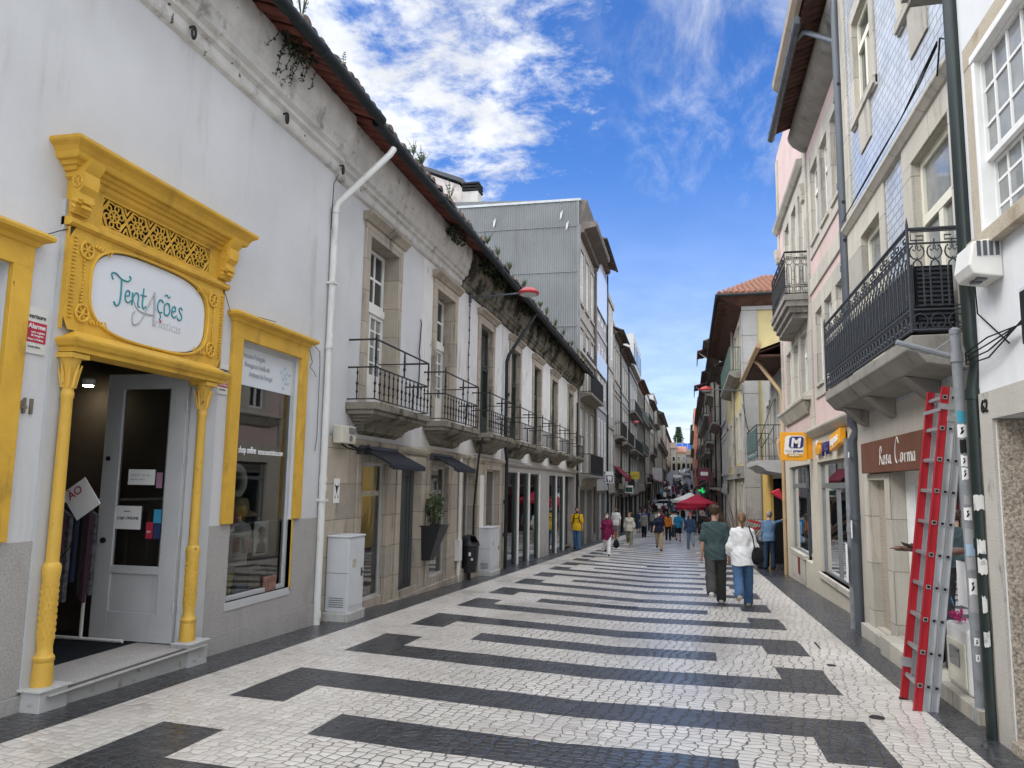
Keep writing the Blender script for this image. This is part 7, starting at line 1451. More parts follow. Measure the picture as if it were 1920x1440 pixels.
# second litter bin, broom like bundle behind the couple
t_ = thing('litter_bin', 'black rounded litter bin beside the black shop recess', 'bin', loc=(2.2, 25.2, ground_z(25.2))); b = MB(); b.lathe([(.15, 0), (.2, .1), (.23, .75), (.23, .8), (.18, .95), (.09, 1.0)], (0, 0, 0), 18); b.build('body', MATS['black_plastic'], t_, smooth=50); b = MB(); b.box(-.12, .12, -.24, -.22, .72, .82); b.build('opening', INK, t_)
t_ = thing('branch_bundle', 'bundle of bare brown branches in a pot behind the couple', 'plant', loc=(1.55, 27.5, ground_z(27.5))); b = MB(); b.lathe([(.2, 0), (.28, .6), (.26, .62), (.1, .6)], (0, 0, 0), 14); b.build('pot', IRON_GREY, t_); b = MB(); rg = random.Random(8)
for k in range(60): a = rg.uniform(.1, 2.9) ; l = rg.uniform(.9, 1.75); b.tube([(0, 0, .5), (-math.cos(a) * l * .5 - .05, rg.uniform(-.2, .2), .6 + math.sin(a) * l * .6), (-math.cos(a) * l * .8 - .2, rg.uniform(-.3, .3), .7 + math.sin(a) * l)], [.014, .011, .004], 4)
b.build('branches', mat('dry_branch', (.10, .065, .045), .9, var=.4), t_)
# ------------------------------------------------------------------ people: one continuous body surface each, grown from a distance field
def surface_net(F, org, h):
    nx, ny, nz = F.shape; acc = np.zeros((nx, ny, nz, 3)); cnt = np.zeros((nx, ny, nz)); edges = []
    for ax in range(3):
        sl0 = [slice(None)] * 3; sl1 = [slice(None)] * 3; sl0[ax] = slice(0, -1); sl1[ax] = slice(1, None)
        A, B = F[tuple(sl0)], F[tuple(sl1)]; idx = np.argwhere((A < 0) != (B < 0)); o1, o2 = [a for a in range(3) if a != ax]
        idx = idx[(idx[:, o1] > 0) & (idx[:, o2] > 0)]
        va, vb = A[tuple(idx.T)], B[tuple(idx.T)]; pos = idx.astype(float); pos[:, ax] += va / (va - vb); edges.append((ax, o1, o2, idx, va < 0))
        for da in (0, -1):
            for db in (0, -1):
                c = idx.copy(); c[:, o1] += da; c[:, o2] += db; np.add.at(acc, tuple(c.T), pos); np.add.at(cnt, tuple(c.T), 1)
    ids = -np.ones((nx, ny, nz), int); act = np.argwhere(cnt > 0); ids[tuple(act.T)] = np.arange(len(act))
    V = acc[tuple(act.T)] / cnt[tuple(act.T)][:, None] * h + org; faces = []
    for ax, o1, o2, idx, ins in edges:
        q = []
        for da, db in ((0, 0), (-1, 0), (-1, -1), (0, -1)):
            c = idx.copy(); c[:, o1] += da; c[:, o2] += db; q.append(ids[tuple(c.T)])
        q = np.stack(q, 1); fl = ins if ax != 1 else ~ins; q[~fl] = q[~fl][:, ::-1]; faces.append(q)
    return V, np.concatenate(faces)
def field(prims, h, cuts=(), disp=None):
    lo, hi = np.full(3, 9e9), np.full(3, -9e9)
    for p in prims:
        if p[0] == 'c': pts = np.array([p[1], p[2]]); r = max(p[3], p[4])
        else: pts = np.array([p[1]]); r = max(p[2])
        lo = np.minimum(lo, pts.min(0) - r); hi = np.maximum(hi, pts.max(0) + r)
    lo -= 3 * h + .01; hi += 3 * h + .01; n = np.ceil((hi - lo) / h).astype(int) + 1; F = np.full(n, .5)
    ax_ = [lo[i] + h * np.arange(n[i]) for i in range(3)]
    for p in prims:
        k = p[5] if p[0] == 'c' else p[3]
        if p[0] == 'c': pts = np.array([p[1], p[2]], float); r = max(p[3], p[4])
        else: pts = np.array([p[1]], float); r = max(p[2])
        a = np.maximum(((pts.min(0) - r - k - 2 * h - lo) / h).astype(int), 0); b = np.minimum(((pts.max(0) + r + k + 2 * h - lo) / h).astype(int) + 2, n)
        X, Y, Z = np.meshgrid(ax_[0][a[0]:b[0]], ax_[1][a[1]:b[1]], ax_[2][a[2]:b[2]], indexing='ij')
        if p[0] == 'c':
            A, B = pts; d = B - A; L = max(d @ d, 1e-9); t = np.clip(((X - A[0]) * d[0] + (Y - A[1]) * d[1] + (Z - A[2]) * d[2]) / L, 0, 1)
            D = np.sqrt((X - A[0] - t * d[0]) ** 2 + (Y - A[1] - t * d[1]) ** 2 + (Z - A[2] - t * d[2]) ** 2) - (p[3] + (p[4] - p[3]) * t)
        else:
            c, rr = p[1], p[2]; q = np.sqrt(((X - c[0]) / rr[0]) ** 2 + ((Y - c[1]) / rr[1]) ** 2 + ((Z - c[2]) / rr[2]) ** 2); D = (q - 1) * min(rr) * (.5 + .5 * max(rr) / min(rr) * .6)
        s = F[a[0]:b[0], a[1]:b[1], a[2]:b[2]]
        m = np.clip(.5 + .5 * (D - s) / max(k, 1e-4), 0, 1); s[...] = D + (s - D) * m - k * m * (1 - m)
    if cuts or disp:
        X, Y, Z = np.meshgrid(*ax_, indexing='ij')
        if disp: F += disp(X, Y, Z)
        for c in cuts: F = np.maximum(F, c(X, Y, Z))
    return F, lo
def skin_mesh(name, prims, h, mats, parent, cuts=(), disp=None, color=None):
    F, lo = field(prims, h, cuts, disp); F[0] = F[-1] = 1; F[:, 0] = F[:, -1] = 1; F[:, :, 0] = F[:, :, -1] = 1
    V, Q = surface_net(F, lo, h); me = bpy.data.meshes.new(name); me.from_pydata(V.tolist(), [], Q.tolist())
    for m in mats: me.materials.append(m)
    if color is not None and len(mats) > 1: me.polygons.foreach_set('material_index', color(V[Q].mean(1)).astype(int).tolist())
    me.polygons.foreach_set('use_smooth', [True] * len(me.polygons)); bm = bmesh.new(); bm.from_mesh(me); bmesh.ops.recalc_face_normals(bm, faces=bm.faces); bm.to_mesh(me); bm.free()
    o = bpy.data.objects.new(name, me); COL.objects.link(o)
    if parent: o.parent = parent
    return o
def rotx(v, a): return np.array([v[0], v[1] * math.cos(a) - v[2] * math.sin(a), v[1] * math.sin(a) + v[2] * math.cos(a)])
def rotz(v, a): return np.array([v[0] * math.cos(a) - v[1] * math.sin(a), v[0] * math.sin(a) + v[1] * math.cos(a), v[2]])
def clothmat(name, col, rough=.85, wrinkle=.5):
    return mat('cloth_' + name, col, rough, .15, var=.12, vscale=9, bump=wrinkle, bscale=14, obj=True)
SKIN = [mat('skin_%d' % i, c, .55, .35, var=.06, vscale=12, obj=True) for i, c in enumerate(((.48, .29, .21), (.36, .20, .13), (.13, .07, .05)))]
EYE, LIP = mat('dark_eye', (.02, .015, .012), .3), mat('lip', (.30, .11, .09), .5)
HAIRS = {k: mat('hair_' + k, c, .6, .3, var=.35, vscale=30, obj=True) for k, c in dict(brown=(.055, .032, .02), dark=(.014, .011, .010), light=(.16, .095, .05), grey=(.25, .24, .23)).items()}
def person(label, x, y, face, H=1.72, sex='m', skin=0, hair=('short', 'brown'), top=('tee', None), bottom=('trousers', None), shoes=None, la=(8, 12, 8), ra=(-8, 12, 8), ll=(14, 6), rl=(-14, 14), head=(0, 0), res=.014, fine=False, mask=False, lean=0, group=None, sole=None, z=None, turn=0, cap=None, beard=False, hand_shape=True):
    """arms: forward swing, elbow bend, spread (degrees); legs: forward swing of the thigh, knee bend"""
    S = H / 1.75; t_ = thing('person', label, 'person', group, (x, y, ground_z(y) if z is None else z)); t_.rotation_euler = (0, 0, R(face)); f = sex == 'f'
    sw, hw = (.150, .095) if f else (.175, .09); J = {}
    J['pel'] = np.array([0, 0, .93]); up = lambda p: rotx(np.array(p) - J['pel'], -R(lean)) + J['pel']
    J['chest'] = up([0, 0, 1.25]); J['neck'] = up([0, -.015, 1.45]); J['head'] = up([0, .02, 1.625])
    for s, n, arm, leg in ((-1, 'l', la, ll), (1, 'r', ra, rl)):
        J[n + 'sh'] = up([s * sw, -.01, 1.385]); ax = R(arm[2]); d = np.array([s * math.sin(ax), 0, -math.cos(ax)]); d = rotx(d, R(arm[0])); J[n + 'el'] = J[n + 'sh'] + d * .285
        d2 = np.array([s * math.sin(ax * .6), 0, -math.cos(ax * .6)]); d2 = rotx(d2, R(arm[0] + arm[1])); J[n + 'wr'] = J[n + 'el'] + d2 * .25; J[n + 'hd'] = d2
        J[n + 'hip'] = np.array([s * hw, 0, .91]); a = R(leg[0]); J[n + 'kn'] = J[n + 'hip'] + np.array([s * .005, math.sin(a), -math.cos(a)]) * .42; a2 = a - R(leg[1]); J[n + 'an'] = J[n + 'kn'] + np.array([0, math.sin(a2), -math.cos(a2)]) * .41
        pitch = R(max(leg[1] - 12, 0) * 1.0 - (leg[0] > 8) * 8) if leg[0] < 5 else R(-6); fd = np.array([s * .12, math.cos(pitch), -math.sin(pitch)]); J[n + 'toe'] = J[n + 'an'] + fd * .15 + np.array([0, 0, -.055 * math.cos(pitch)]); J[n + 'heel'] = J[n + 'an'] + np.array([0, -.045, -.055]) - np.array([0, .02 * math.sin(pitch), 0])
    zmin = min(J[k][2] for k in J if k.endswith(('toe', 'heel'))) - .035
    for k in J:
        if not k.endswith('hd'): J[k] = J[k] * S + np.array([0, 0, -zmin * S])
    dz = -zmin * S; P = lambda p: tuple(up(p) * S + np.array([0, 0, dz])); C = lambda a, b, r1, r2, k=.03: ('c', tuple(J[a]) if isinstance(a, str) else a, tuple(J[b]) if isinstance(b, str) else b, r1 * S, r2 * S, k * S); E = lambda c, r, k=.03: ('e', P(c), tuple(q * S for q in r), k * S)
    hc = J['head']; hy = R(head[0]); hp = R(head[1])
    def HP(p): return tuple(hc + rotz(rotx(np.array(p) * S, hp), hy))
    def HE(c, r, k=.015): return ('e', HP(c), tuple(q * S for q in r), k * S)
    hw_ = .95 if f else 1.0
    body = [C('pel', up([0, 0, .98]) * S + [0, 0, dz] if False else 'chest', .10, .10, .04), E((0, 0, .95), (.155 if f else .145, .105, .13), .05), E((0, 0, 1.12), (.12 if f else .14, .09, .17), .05), E((0, .005, 1.28), (.145 if f else .165, .105, .16), .05), ('c', tuple(J['lsh']), P((0, -.01, 1.40)), .046 * S, .055 * S, .05 * S), ('c', tuple(J['rsh']), P((0, -.01, 1.40)), .046 * S, .055 * S, .05 * S), ('c', tuple(J['neck']), HP((0, -.02, -.06)), .053 * S * hw_, .048 * S * hw_, .03 * S)]
    if f: body += [E((-.07, .085, 1.27), (.06, .05, .06), .03), E((.07, .085, 1.27), (.06, .05, .06), .03)]
    skull = [HE((0, -.01, .02), (.074 * hw_, .092, .098)), HE((0, .035, -.045), (.056 * hw_, .062, .068), .03), ('c', HP((0, .085, .01)), HP((0, .108, -.025)), .010 * S, .014 * S, .012 * S), HE((0, .086, -.072), (.022, .014, .010), .01), HE((0, .075, -.098), (.022, .018, .016), .015)]
    for s in (-1, 1): skull.append(HE((s * .076 * hw_, -.005, -.005), (.012, .025, .034), .008))
    body += skull
    for n in 'lr':
        body += [C(n + 'sh', n + 'el', .052 if not f else .043, .040 if not f else .034, .03), C(n + 'el', n + 'wr', .041 if not f else .034, .027 if not f else .023, .015), C(n + 'hip', n + 'kn', .088, .055, .04), C(n + 'kn', n + 'an', .058, .036, .02), C(n + 'heel', n + 'toe', .032, .028, .03), C(n + 'an', n + 'heel', .036, .03, .02)]
        w, d = J[n + 'wr'], J[n + 'hd']; s = -1 if n == 'l' else 1; side_ = np.cross(d, [s, 0, 0]); side_ /= np.linalg.norm(side_) + 1e-9; fr_ = np.array([0, 1, 0]) - d * d[1]; fr_ /= np.linalg.norm(fr_) + 1e-9
        inward = np.array([-s, 0, 0]) + d * s * d[0]; inward /= np.linalg.norm(inward); pc = w + d * .075 * S
        body.append(('c', tuple(w + d * .01), tuple(pc), .026 * S, .028 * S, .02 * S))
        if fine:
            body.append(('c', tuple(pc + fr_ * .022 * S - d * .02 * S), tuple(pc - fr_ * .022 * S - d * .02 * S), .017 * S, .017 * S, .015 * S))
            for q, (off, ln) in enumerate(((.030, .070), (.011, .080), (-.009, .076), (-.028, .060))):
                b0 = pc + fr_ * off * S; m = b0 + (d * .55 + inward * .10) * ln * S; e = m + (d * .38 + inward * .30) * ln * S
                body += [('c', tuple(b0), tuple(m), .0095 * S, .0085 * S, .006 * S), ('c', tuple(m), tuple(e), .0085 * S, .007 * S, .004 * S)]
            b0 = w + d * .03 * S + fr_ * .02 * S; m = b0 + (fr_ * .035 + d * .03 + inward * .01) * S; body += [('c', tuple(b0), tuple(m), .013 * S, .010 * S, .01 * S), ('c', tuple(m), tuple(m + (d * .032 + inward * .006) * S), .010 * S, .008 * S, .004 * S)]
        else:
            for off in (.022, .0, -.022): body.append(('c', tuple(pc + fr_ * off * S), tuple(pc + fr_ * off * S + (d * .075 + inward * .02) * S), .012 * S, .009 * S, .008 * S))
            body.append(('c', tuple(w + d * .03 * S + fr_ * .02 * S), tuple(w + d * .075 * S + fr_ * .045 * S), .013 * S, .010 * S, .008 * S))
    ec = [np.array(HP((s * .03 * hw_, .085, .012))) for s in (-1, 1)]; lc = np.array(HP((0, .096, -.07)))
    def bodycol(Cn):
        m = np.zeros(len(Cn))
        for e in ec: m[np.linalg.norm((Cn - e) / np.array([1.3, 1.3, .8]), axis=1) < .014 * S + res * .3] = 1
        m[np.linalg.norm((Cn - lc) / np.array([1.6, 1.2, .6]), axis=1) < .015 * S + res * .2] = 2
        return m
    skin_mesh('body', body, res, [SKIN[skin], EYE, LIP], t_, color=bodycol)
    # clothes
    wr = lambda amp, sc: (lambda X, Y, Z: amp * (np.sin(X * sc * 1.3 + Z * sc * .7 + 2 * np.sin(Z * sc * .5)) * np.sin(Y * sc * 1.1 - Z * sc * .9 + 1)))
    def garment(name, prims, m, cuts=(), amp=.004, sc=28): return skin_mesh(name, prims, res, [m], t_, cuts, wr(amp, sc))
    kind, m = top; hem = {'tee': .80, 'blouse': .78, 'tunic': .66, 'shirt': .84, 'jacket': .74, 'dress': .34}[kind]; loose = {'tee': .030, 'blouse': .045, 'tunic': .035, 'shirt': .026, 'jacket': .034, 'dress': .03}[kind]; lg = loose
    zt = hem * S + dz
    tp = [E((0, 0, .95), ((.155 if f else .145) + lg, .105 + lg, .17), .05), E((0, 0, 1.12), ((.125 if f else .145) + lg, .09 + lg, .2), .05), E((0, .005, 1.28), ((.148 if f else .168) + lg * .8, .105 + lg * .8, .17), .05), ('c', tuple(J['lsh']), P((0, -.01, 1.41)), (.044 + lg * .5) * S, (.056 + lg * .5) * S, .05 * S), ('c', tuple(J['rsh']), P((0, -.01, 1.41)), (.044 + lg * .5) * S, (.056 + lg * .5) * S, .05 * S), ('c', tuple(J['neck'] - np.array([0, 0, .06 * S])), tuple(J['neck'] + np.array([0, 0, .01])), .075 * S, .060 * S, .035 * S)]
    if f: tp += [E((-.07, .085, 1.27), (.06 + lg * .7, .05 + lg * .7, .07), .04), E((.07, .085, 1.27), (.06 + lg * .7, .05 + lg * .7, .07), .04)]
    if hem < .8: tp += [('c', P((0, 0, .95)), P((0, 0, hem)), (.15 + lg) * S, (.17 + lg) * S if kind != 'dress' else .22 * S, .05 * S)]
    else: tp += [('c', P((-.05, 0, .95)), P((-.05, 0, hem)), (.11 + lg) * S, (.115 + lg) * S, .05 * S), ('c', P((.05, 0, .95)), P((.05, 0, hem)), (.11 + lg) * S, (.115 + lg) * S, .05 * S)]
    for n in 'lr':
        sh, el, wr_ = J[n + 'sh'], J[n + 'el'], J[n + 'wr']
        if kind in ('tee', 'dress') : tp.append(('c', tuple(sh), tuple(sh + (el - sh) * .78), (.044 + lg * .5) * S, (.052 + lg * .8) * S, .035 * S))
        elif kind == 'blouse': tp += [('c', tuple(sh), tuple(el), (.042 + lg * .5) * S, (.052 + lg * .8) * S, .04 * S), ('c', tuple(el), tuple(el + (wr_ - el) * .45), (.06 + lg) * S, (.055 + lg * .8) * S, .03 * S)]
        else: tp += [('c', tuple(sh), tuple(el), (.045 + lg * .5) * S, (.042 + lg * .5) * S, .035 * S), ('c', tuple(el), tuple(el + (wr_ - el) * .92), (.046 + lg * .5) * S, (.034 + lg * .4) * S, .02 * S)]
    nz = J['neck'][2] + .035 * S
    garment('jacket' if kind == 'jacket' else ('dress' if kind == 'dress' else 'shirt'), tp, m, cuts=[lambda X, Y, Z: zt - Z + .012 * np.sin(X * 17), lambda X, Y, Z: Z - nz], amp=.006 if fine else .004)
    kind2, m2 = bottom; cut = {'trousers': .085, 'wide': .075, 'shorts': .47, 'skirt': .35, 'cropped': .22}[kind2]; lo_ = {'trousers': .018, 'wide': .030, 'shorts': .03, 'skirt': .04, 'cropped': .02}[kind2]
    if kind != 'dress':
        bp = [E((0, 0, .95), ((.16 if f else .15) + .006, .112, .135), .05)]
        for n in 'lr':
            hp_, kn, an = J[n + 'hip'], J[n + 'kn'], J[n + 'an']; bp += [('c', tuple(hp_), tuple(kn), (.092 + lo_ * .5) * S, (.058 + lo_) * S, .035 * S)]
            if cut < .4: e = an + (kn - an) * (0.0 if cut < .1 else .4); bp.append(('c', tuple(kn), tuple(e + (np.array([0, 0, -.02]) if cut < .1 else 0)), (.060 + lo_) * S, (.045 + lo_ * 1.3) * S, .02 * S))
            elif kind2 == 'shorts': bp[-1] = ('c', tuple(hp_), tuple(hp_ + (kn - hp_) * .85), (.095 + lo_ * .4) * S, (.075 + lo_) * S, .03 * S)
        cuts = [lambda X, Y, Z: Z - (1.03 * S + dz)]
        garment('trousers' if cut < .4 else 'shorts', bp, m2, cuts=cuts, amp=.006 if fine else .003, sc=24)
    # shoes
    sp = []; sm = shoes or clothmat('black_shoe', (.02, .02, .02), .5, .1)
    for n in 'lr':
        tq, hq, aq = J[n + 'toe'], J[n + 'heel'], J[n + 'an']; sp += [('c', tuple(hq), tuple(tq), .043 * S, .036 * S, .02 * S), ('c', tuple(aq + (hq - aq) * .5), tuple(hq), .045 * S, .042 * S, .02 * S)]
    so = sole or shoes or sm
    skin_mesh('shoes', sp, min(res, .012), [sm, so], t_, cuts=[lambda X, Y, Z: -.002 - Z])
    # hair
    style, hcN = hair; hm = HAIRS[hcN] if isinstance(hcN, str) else hcN; k_ = .006 if style != 'curly' else .012
    hpz = [HE((0, -.014, .03), (.083 * hw_, .100, .102), .01)]
    if style == 'curly': hpz = [HE((0, -.014, .045), (.096, .112, .108), .01)] + [HE((.07 * math.cos(q), -.02 + .08 * math.sin(q), .09 + .02 * math.sin(3 * q)), (.035, .035, .03), .01) for q in (0, .9, 1.8, 2.7, 3.6, 4.5, 5.4)]
    if style == 'tail': hpz += [('c', HP((0, -.10, .02)), HP((0, -.125, -.01)), .03 * S, .03 * S, .02 * S), ('c', HP((0, -.125, -.01)), HP((.01, -.115, -.12)), .03 * S, .026 * S, .01 * S), ('c', HP((.01, -.115, -.12)), HP((.015, -.10, -.22)), .026 * S, .008 * S, .01 * S)]
    if style == 'long': hpz += [('c', HP((0, -.06, -.02)), HP((0, -.09, -.20)), .08 * S, .07 * S, .03 * S), ('c', HP((-.06, -.01, -.02)), HP((-.075, .0, -.17)), .03 * S, .022 * S, .02 * S), ('c', HP((.06, -.01, -.02)), HP((.075, .0, -.17)), .03 * S, .022 * S, .02 * S)]
    fwd = np.array(HP((0, 1, 0))) - np.array(HP((0, 0, 0))); fwd /= np.linalg.norm(fwd); hl = np.array(HP((0, .045, .045))); upn = fwd * .85 - np.array([0, 0, .55]); upn /= np.linalg.norm(upn); hb = np.array(HP((0, -.02, -.075)))
    dn = (lambda X, Y, Z: .006 * np.sin(X * 150 + 3 * np.sin(Z * 70)) * np.sin(Z * 130 + Y * 90)) if style in ('curly', 'short') else (lambda X, Y, Z: .003 * np.sin(X * 260))
    cu = [lambda X, Y, Z: (X - hl[0]) * upn[0] + (Y - hl[1]) * upn[1] + (Z - hl[2]) * upn[2]]
    if style in ('short', 'curly'): cu.append(lambda X, Y, Z: hb[2] - Z)
    if style != 'bald': skin_mesh('hair', hpz, min(res, .012), [hm], t_, cu, dn)
    if beard: skin_mesh('beard', [HE((0, .045, -.065), (.062, .066, .062), .01)], min(res, .012), [hm], t_, [lambda X, Y, Z: Z - HP((0, 0, -.05))[2]])
    if mask: skin_mesh('face_mask', [HE((0, .06, -.045), (.058, .062, .052), .01)], min(res, .012), [mask if not isinstance(mask, bool) else PAPER], t_, [lambda X, Y, Z: -((X - hc[0]) * fwd[0] + (Y - hc[1]) * fwd[1] - .03 * S)])
    if cap: skin_mesh('cap', [HE((0, -.01, .055), (.086, .102, .085), .01), HE((0, .09, .05), (.065, .07, .014), .01)], min(res, .012), [cap], t_, [lambda X, Y, Z: HP((0, 0, .035))[2] - Z])
    return t_, J, P, HP
DENIM = clothmat('blue_denim', (.065, .13, .24)); DENIM_D = clothmat('dark_denim', (.03, .05, .085)); DENIM_L = clothmat('light_denim', (.16, .22, .28)); WHITEC = clothmat('white_cotton', (.72, .72, .71)); BLACKC = clothmat('black_cotton', (.014, .014, .016)); TEALGREEN = clothmat('bottle_green', (.055, .085, .088)); OLIVEGREY = clothmat('olive_grey', (.060, .060, .054)); MUSTARD = clothmat('mustard_yellow', (.62, .38, .02)); BURGC = mat('burgundy_print', (.17, .015, .06), .8, .2, var=.9, vscale=22, obj=True); SAGE = clothmat('sage_green', (.20, .21, .14)); NAVYC = clothmat('navy', (.018, .022, .045)); BEIGE = clothmat('beige', (.38, .28, .18)); TEALC = clothmat('teal_blue', (.02, .18, .34)); GREYC = clothmat('mid_grey', (.20, .20, .19)); ORANGEC = clothmat('orange', (.5, .17, .03)); BLUEC = clothmat('royal_blue', (.03, .05, .22)); SHOEW = clothmat('white_shoe', (.62, .61, .58), .6, .1); SHOEB = clothmat('beige_shoe', (.42, .36, .29), .6, .1); PALEB = clothmat('pale_blue_shirt', (.11, .19, .30)); REDC = clothmat('red_cap', (.45, .04, .04))
# the couple walking away
t1, J1, P1, HP1 = person('man in a loose bottle green T-shirt walking away beside the woman in white', .47, 14.75, 0, H=1.78, hair=('curly', 'brown'), top=('tee', TEALGREEN), bottom=('wide', OLIVEGREY), shoes=SHOEW, sole=BLACKC, la=(-4, 16, 9), ra=(4, 10, 8), ll=(-22, 40), rl=(18, 4), head=(-38, -4), res=.0085, fine=True, lean=2)
t2, J2, P2, HP2 = person('woman in a loose white blouse and blue jeans with a ponytail walking away', .93, 14.55, 0, H=1.66, sex='f', hair=('tail', 'light'), top=('blouse', WHITEC), bottom=('wide', DENIM), shoes=SHOEB, la=(6, 25, 10), ra=(2, 50, 10), ll=(-20, 42), rl=(16, 4), head=(-4, 4), res=.0085, fine=True, lean=2)
def bag(label, owner, strap, c, r, m, cat='bag'):
    """a soft bag hanging from its strap; points in the owner's own frame"""
    M = Matrix.Translation(owner.location) @ Matrix.Rotation(owner.rotation_euler.z, 4, 'Z'); t_ = thing('shoulder_bag', label, cat, 'bags'); t_.location = M @ Vector(c); t_.rotation_euler = owner.rotation_euler; o = Vector(c)
    skin_mesh('pouch', [('e', (0, 0, 0), r, .01), ('e', (0, 0, -r[2] * .35), (r[0] * 1.05, r[1] * 1.05, r[2] * .6), .04)], .014, [m], t_, disp=lambda X, Y, Z: .006 * np.sin(Z * 40 + 5 * np.sin(X * 20)) * np.sin(Y * 35))
    b = MB(); b.tube([tuple(Vector(p) - o) for p in strap], .011, 6); b.build('strap', m, t_, smooth=50)
sh = J2['rsh']; bag('black slouchy shoulder bag on the arm of the woman in white', t2, [(.20, -.15, 1.0), (.17, -.155, 1.22), (sh[0] - .02, -.10, sh[2] + .06), (sh[0] - .02, .0, sh[2] + .105), (sh[0], .1, sh[2] + .02), (.25, .14, 1.15), (.30, .0, .98)], (.24, -.06, .90), (.105, .10, .15), BLACKC)
# people coming towards the camera
person('bearded man in a mustard T-shirt and jeans standing at the left wall', -4.55, 32.5, 180, H=1.78, skin=1, hair=('short', 'dark'), beard=True, top=('tee', MUSTARD), bottom=('trousers', DENIM), shoes=BLACKC, la=(6, 20, 10), ra=(-6, 20, 10), ll=(9, 4), rl=(-9, 12), head=(30, 0))
def rucksack(x, y, face, H, m, label):
    t_ = thing('rucksack', label, 'rucksack', 'bags', (x, y, ground_z(y))); t_.rotation_euler = (0, 0, R(face)); S = H / 1.75
    skin_mesh('pack', [('e', (0, -.2 * S, 1.2 * S), (.15, .1, .22), .03)], .018, [m], t_)
    b = MB()
    for s in (-1, 1): b.tube([(s * .09, -.15, 1.38 * S), (s * .10, 0, 1.50 * S), (s * .105, .13, 1.40 * S), (s * .12, .15, 1.22 * S), (s * .17, .03, 1.08 * S)], .02, 6)
    b.tube([(-.105, .15, 1.3 * S), (.105, .15, 1.3 * S)], .014, 6); b.build('strap', m, t_, smooth=50)
rucksack(-4.55, 32.5, 180, 1.78, clothmat('wine_rucksack', (.05, .018, .02)), 'dark wine rucksack worn by the man in mustard')
t3, J3, _, _ = person('woman in a burgundy print tunic, white trousers and face mask walking towards the camera', -2.98, 29.4, 180, H=1.63, sex='f', hair=('long', 'dark'), mask=True, top=('tunic', BURGC), bottom=('trousers', WHITEC), shoes=BLACKC, la=(2, 12, 14), ra=(10, 95, 10), ll=(22, 2), rl=(-18, 42))
bag('black handbag hanging from the hand of the woman in burgundy', t3, [(-.33, .03, .75), (-.32, .02, .63), (-.36, -.04, .58)], (-.34, .0, .44), (.10, .13, .16), BLACKC)
person('woman in a pale cardigan and sage green trousers coming towards the camera', -2.80, 38.3, 180, H=1.66, sex='f', hair=('tail', 'light'), top=('blouse', clothmat('cream_cardigan', (.50, .48, .42))), bottom=('wide', SAGE), shoes=clothmat('pink_shoe', (.5, .3, .3)), la=(10, 18, 12), ra=(-14, 12, 12), ll=(20, 3), rl=(-18, 34), head=(-30, 0))
person('woman in a navy T-shirt, beige trousers and white mask walking towards the camera', -1.25, 34.6, 180, H=1.72, sex='f', hair=('long', 'dark'), mask=True, top=('tee', NAVYC), bottom=('trousers', BEIGE), shoes=BLACKC, la=(-16, 14, 10), ra=(18, 22, 10), ll=(20, 4), rl=(-18, 34))
person('tall man in a white T-shirt and grey shorts standing by the left shopfronts', -4.05, 45.0, 175, H=1.88, hair=('short', 'dark'), beard=True, top=('tee', WHITEC), bottom=('shorts', GREYC), shoes=SHOEW, la=(5, 25, 8), ra=(-4, 40, 8), ll=(7, 3), rl=(-7, 8), head=(20, 0))
person('man in a long grey coat standing behind the woman in sage green', -2.85, 52, 170, H=1.72, skin=1, hair=('short', 'dark'), top=('jacket', GREYC), bottom=('trousers', BLACKC), shoes=BLACKC, la=(4, 30, 8), ra=(10, 70, 8), ll=(4, 2), rl=(-4, 4))
person('man in a royal blue T-shirt walking on the left of the crowd', -3.15, 58, 180, H=1.82, skin=1, hair=('short', 'dark'), top=('tee', BLUEC), bottom=('trousers', DENIM_D), shoes=SHOEW, ll=(10, 4), rl=(-10, 14), res=.018)
# people walking away up the street
person('man in a teal T-shirt and black shorts walking away', -.58, 46.5, 0, H=1.72, hair=('short', 'dark'), skin=1, top=('tee', TEALC), bottom=('shorts', BLACKC), shoes=BLACKC, la=(14, 20, 12), ra=(-14, 14, 12), ll=(-14, 30), rl=(14, 4))
person('man in a red cap and dark blue sweater walking away', .08, 36.6, 4, H=1.66, hair=('short', 'grey'), cap=REDC, top=('shirt', clothmat('dark_blue_sweater', (.035, .06, .12))), bottom=('trousers', DENIM_L), shoes=clothmat('brown_shoe', (.22, .12, .07), .6, .1), la=(14, 24, 10), ra=(-14, 20, 10), ll=(18, 3), rl=(-20, 44))
person('heavy man in a black jacket and black trousers walking away near the parasols', .75, 43.5, 0, H=1.8, hair=('short', 'grey'), top=('jacket', BLACKC), bottom=('wide', BLACKC), shoes=SHOEW, la=(-8, 25, 12), ra=(10, 25, 12), ll=(14, 4), rl=(-16, 22))
person('woman in a patterned skirt outfit walking away beside the man in teal', -1.15, 56, 10, H=1.62, sex='f', hair=('long', 'light'), top=('dress', mat('grey_print_dress', (.30, .29, .28), .8, .2, var=.7, vscale=20, obj=True)), bottom=('skirt', GREYC), shoes=SHOEB, ra=(20, 60, 20), ll=(10, 2), rl=(-10, 14), res=.018)
person('person in an orange top walking just behind the woman in navy', -1.2, 48, 5, H=1.68, sex='f', hair=('long', 'dark'), top=('shirt', ORANGEC), bottom=('trousers', BLACKC), shoes=BLACKC, ll=(10, 2), rl=(-10, 14), res=.018)
person('man in a white shirt seen just beyond the man in teal', -.95, 54, 0, H=1.78, hair=('short', 'dark'), top=('shirt', WHITEC), bottom=('trousers', DENIM_D), ll=(10, 2), rl=(-10, 14), res=.018)
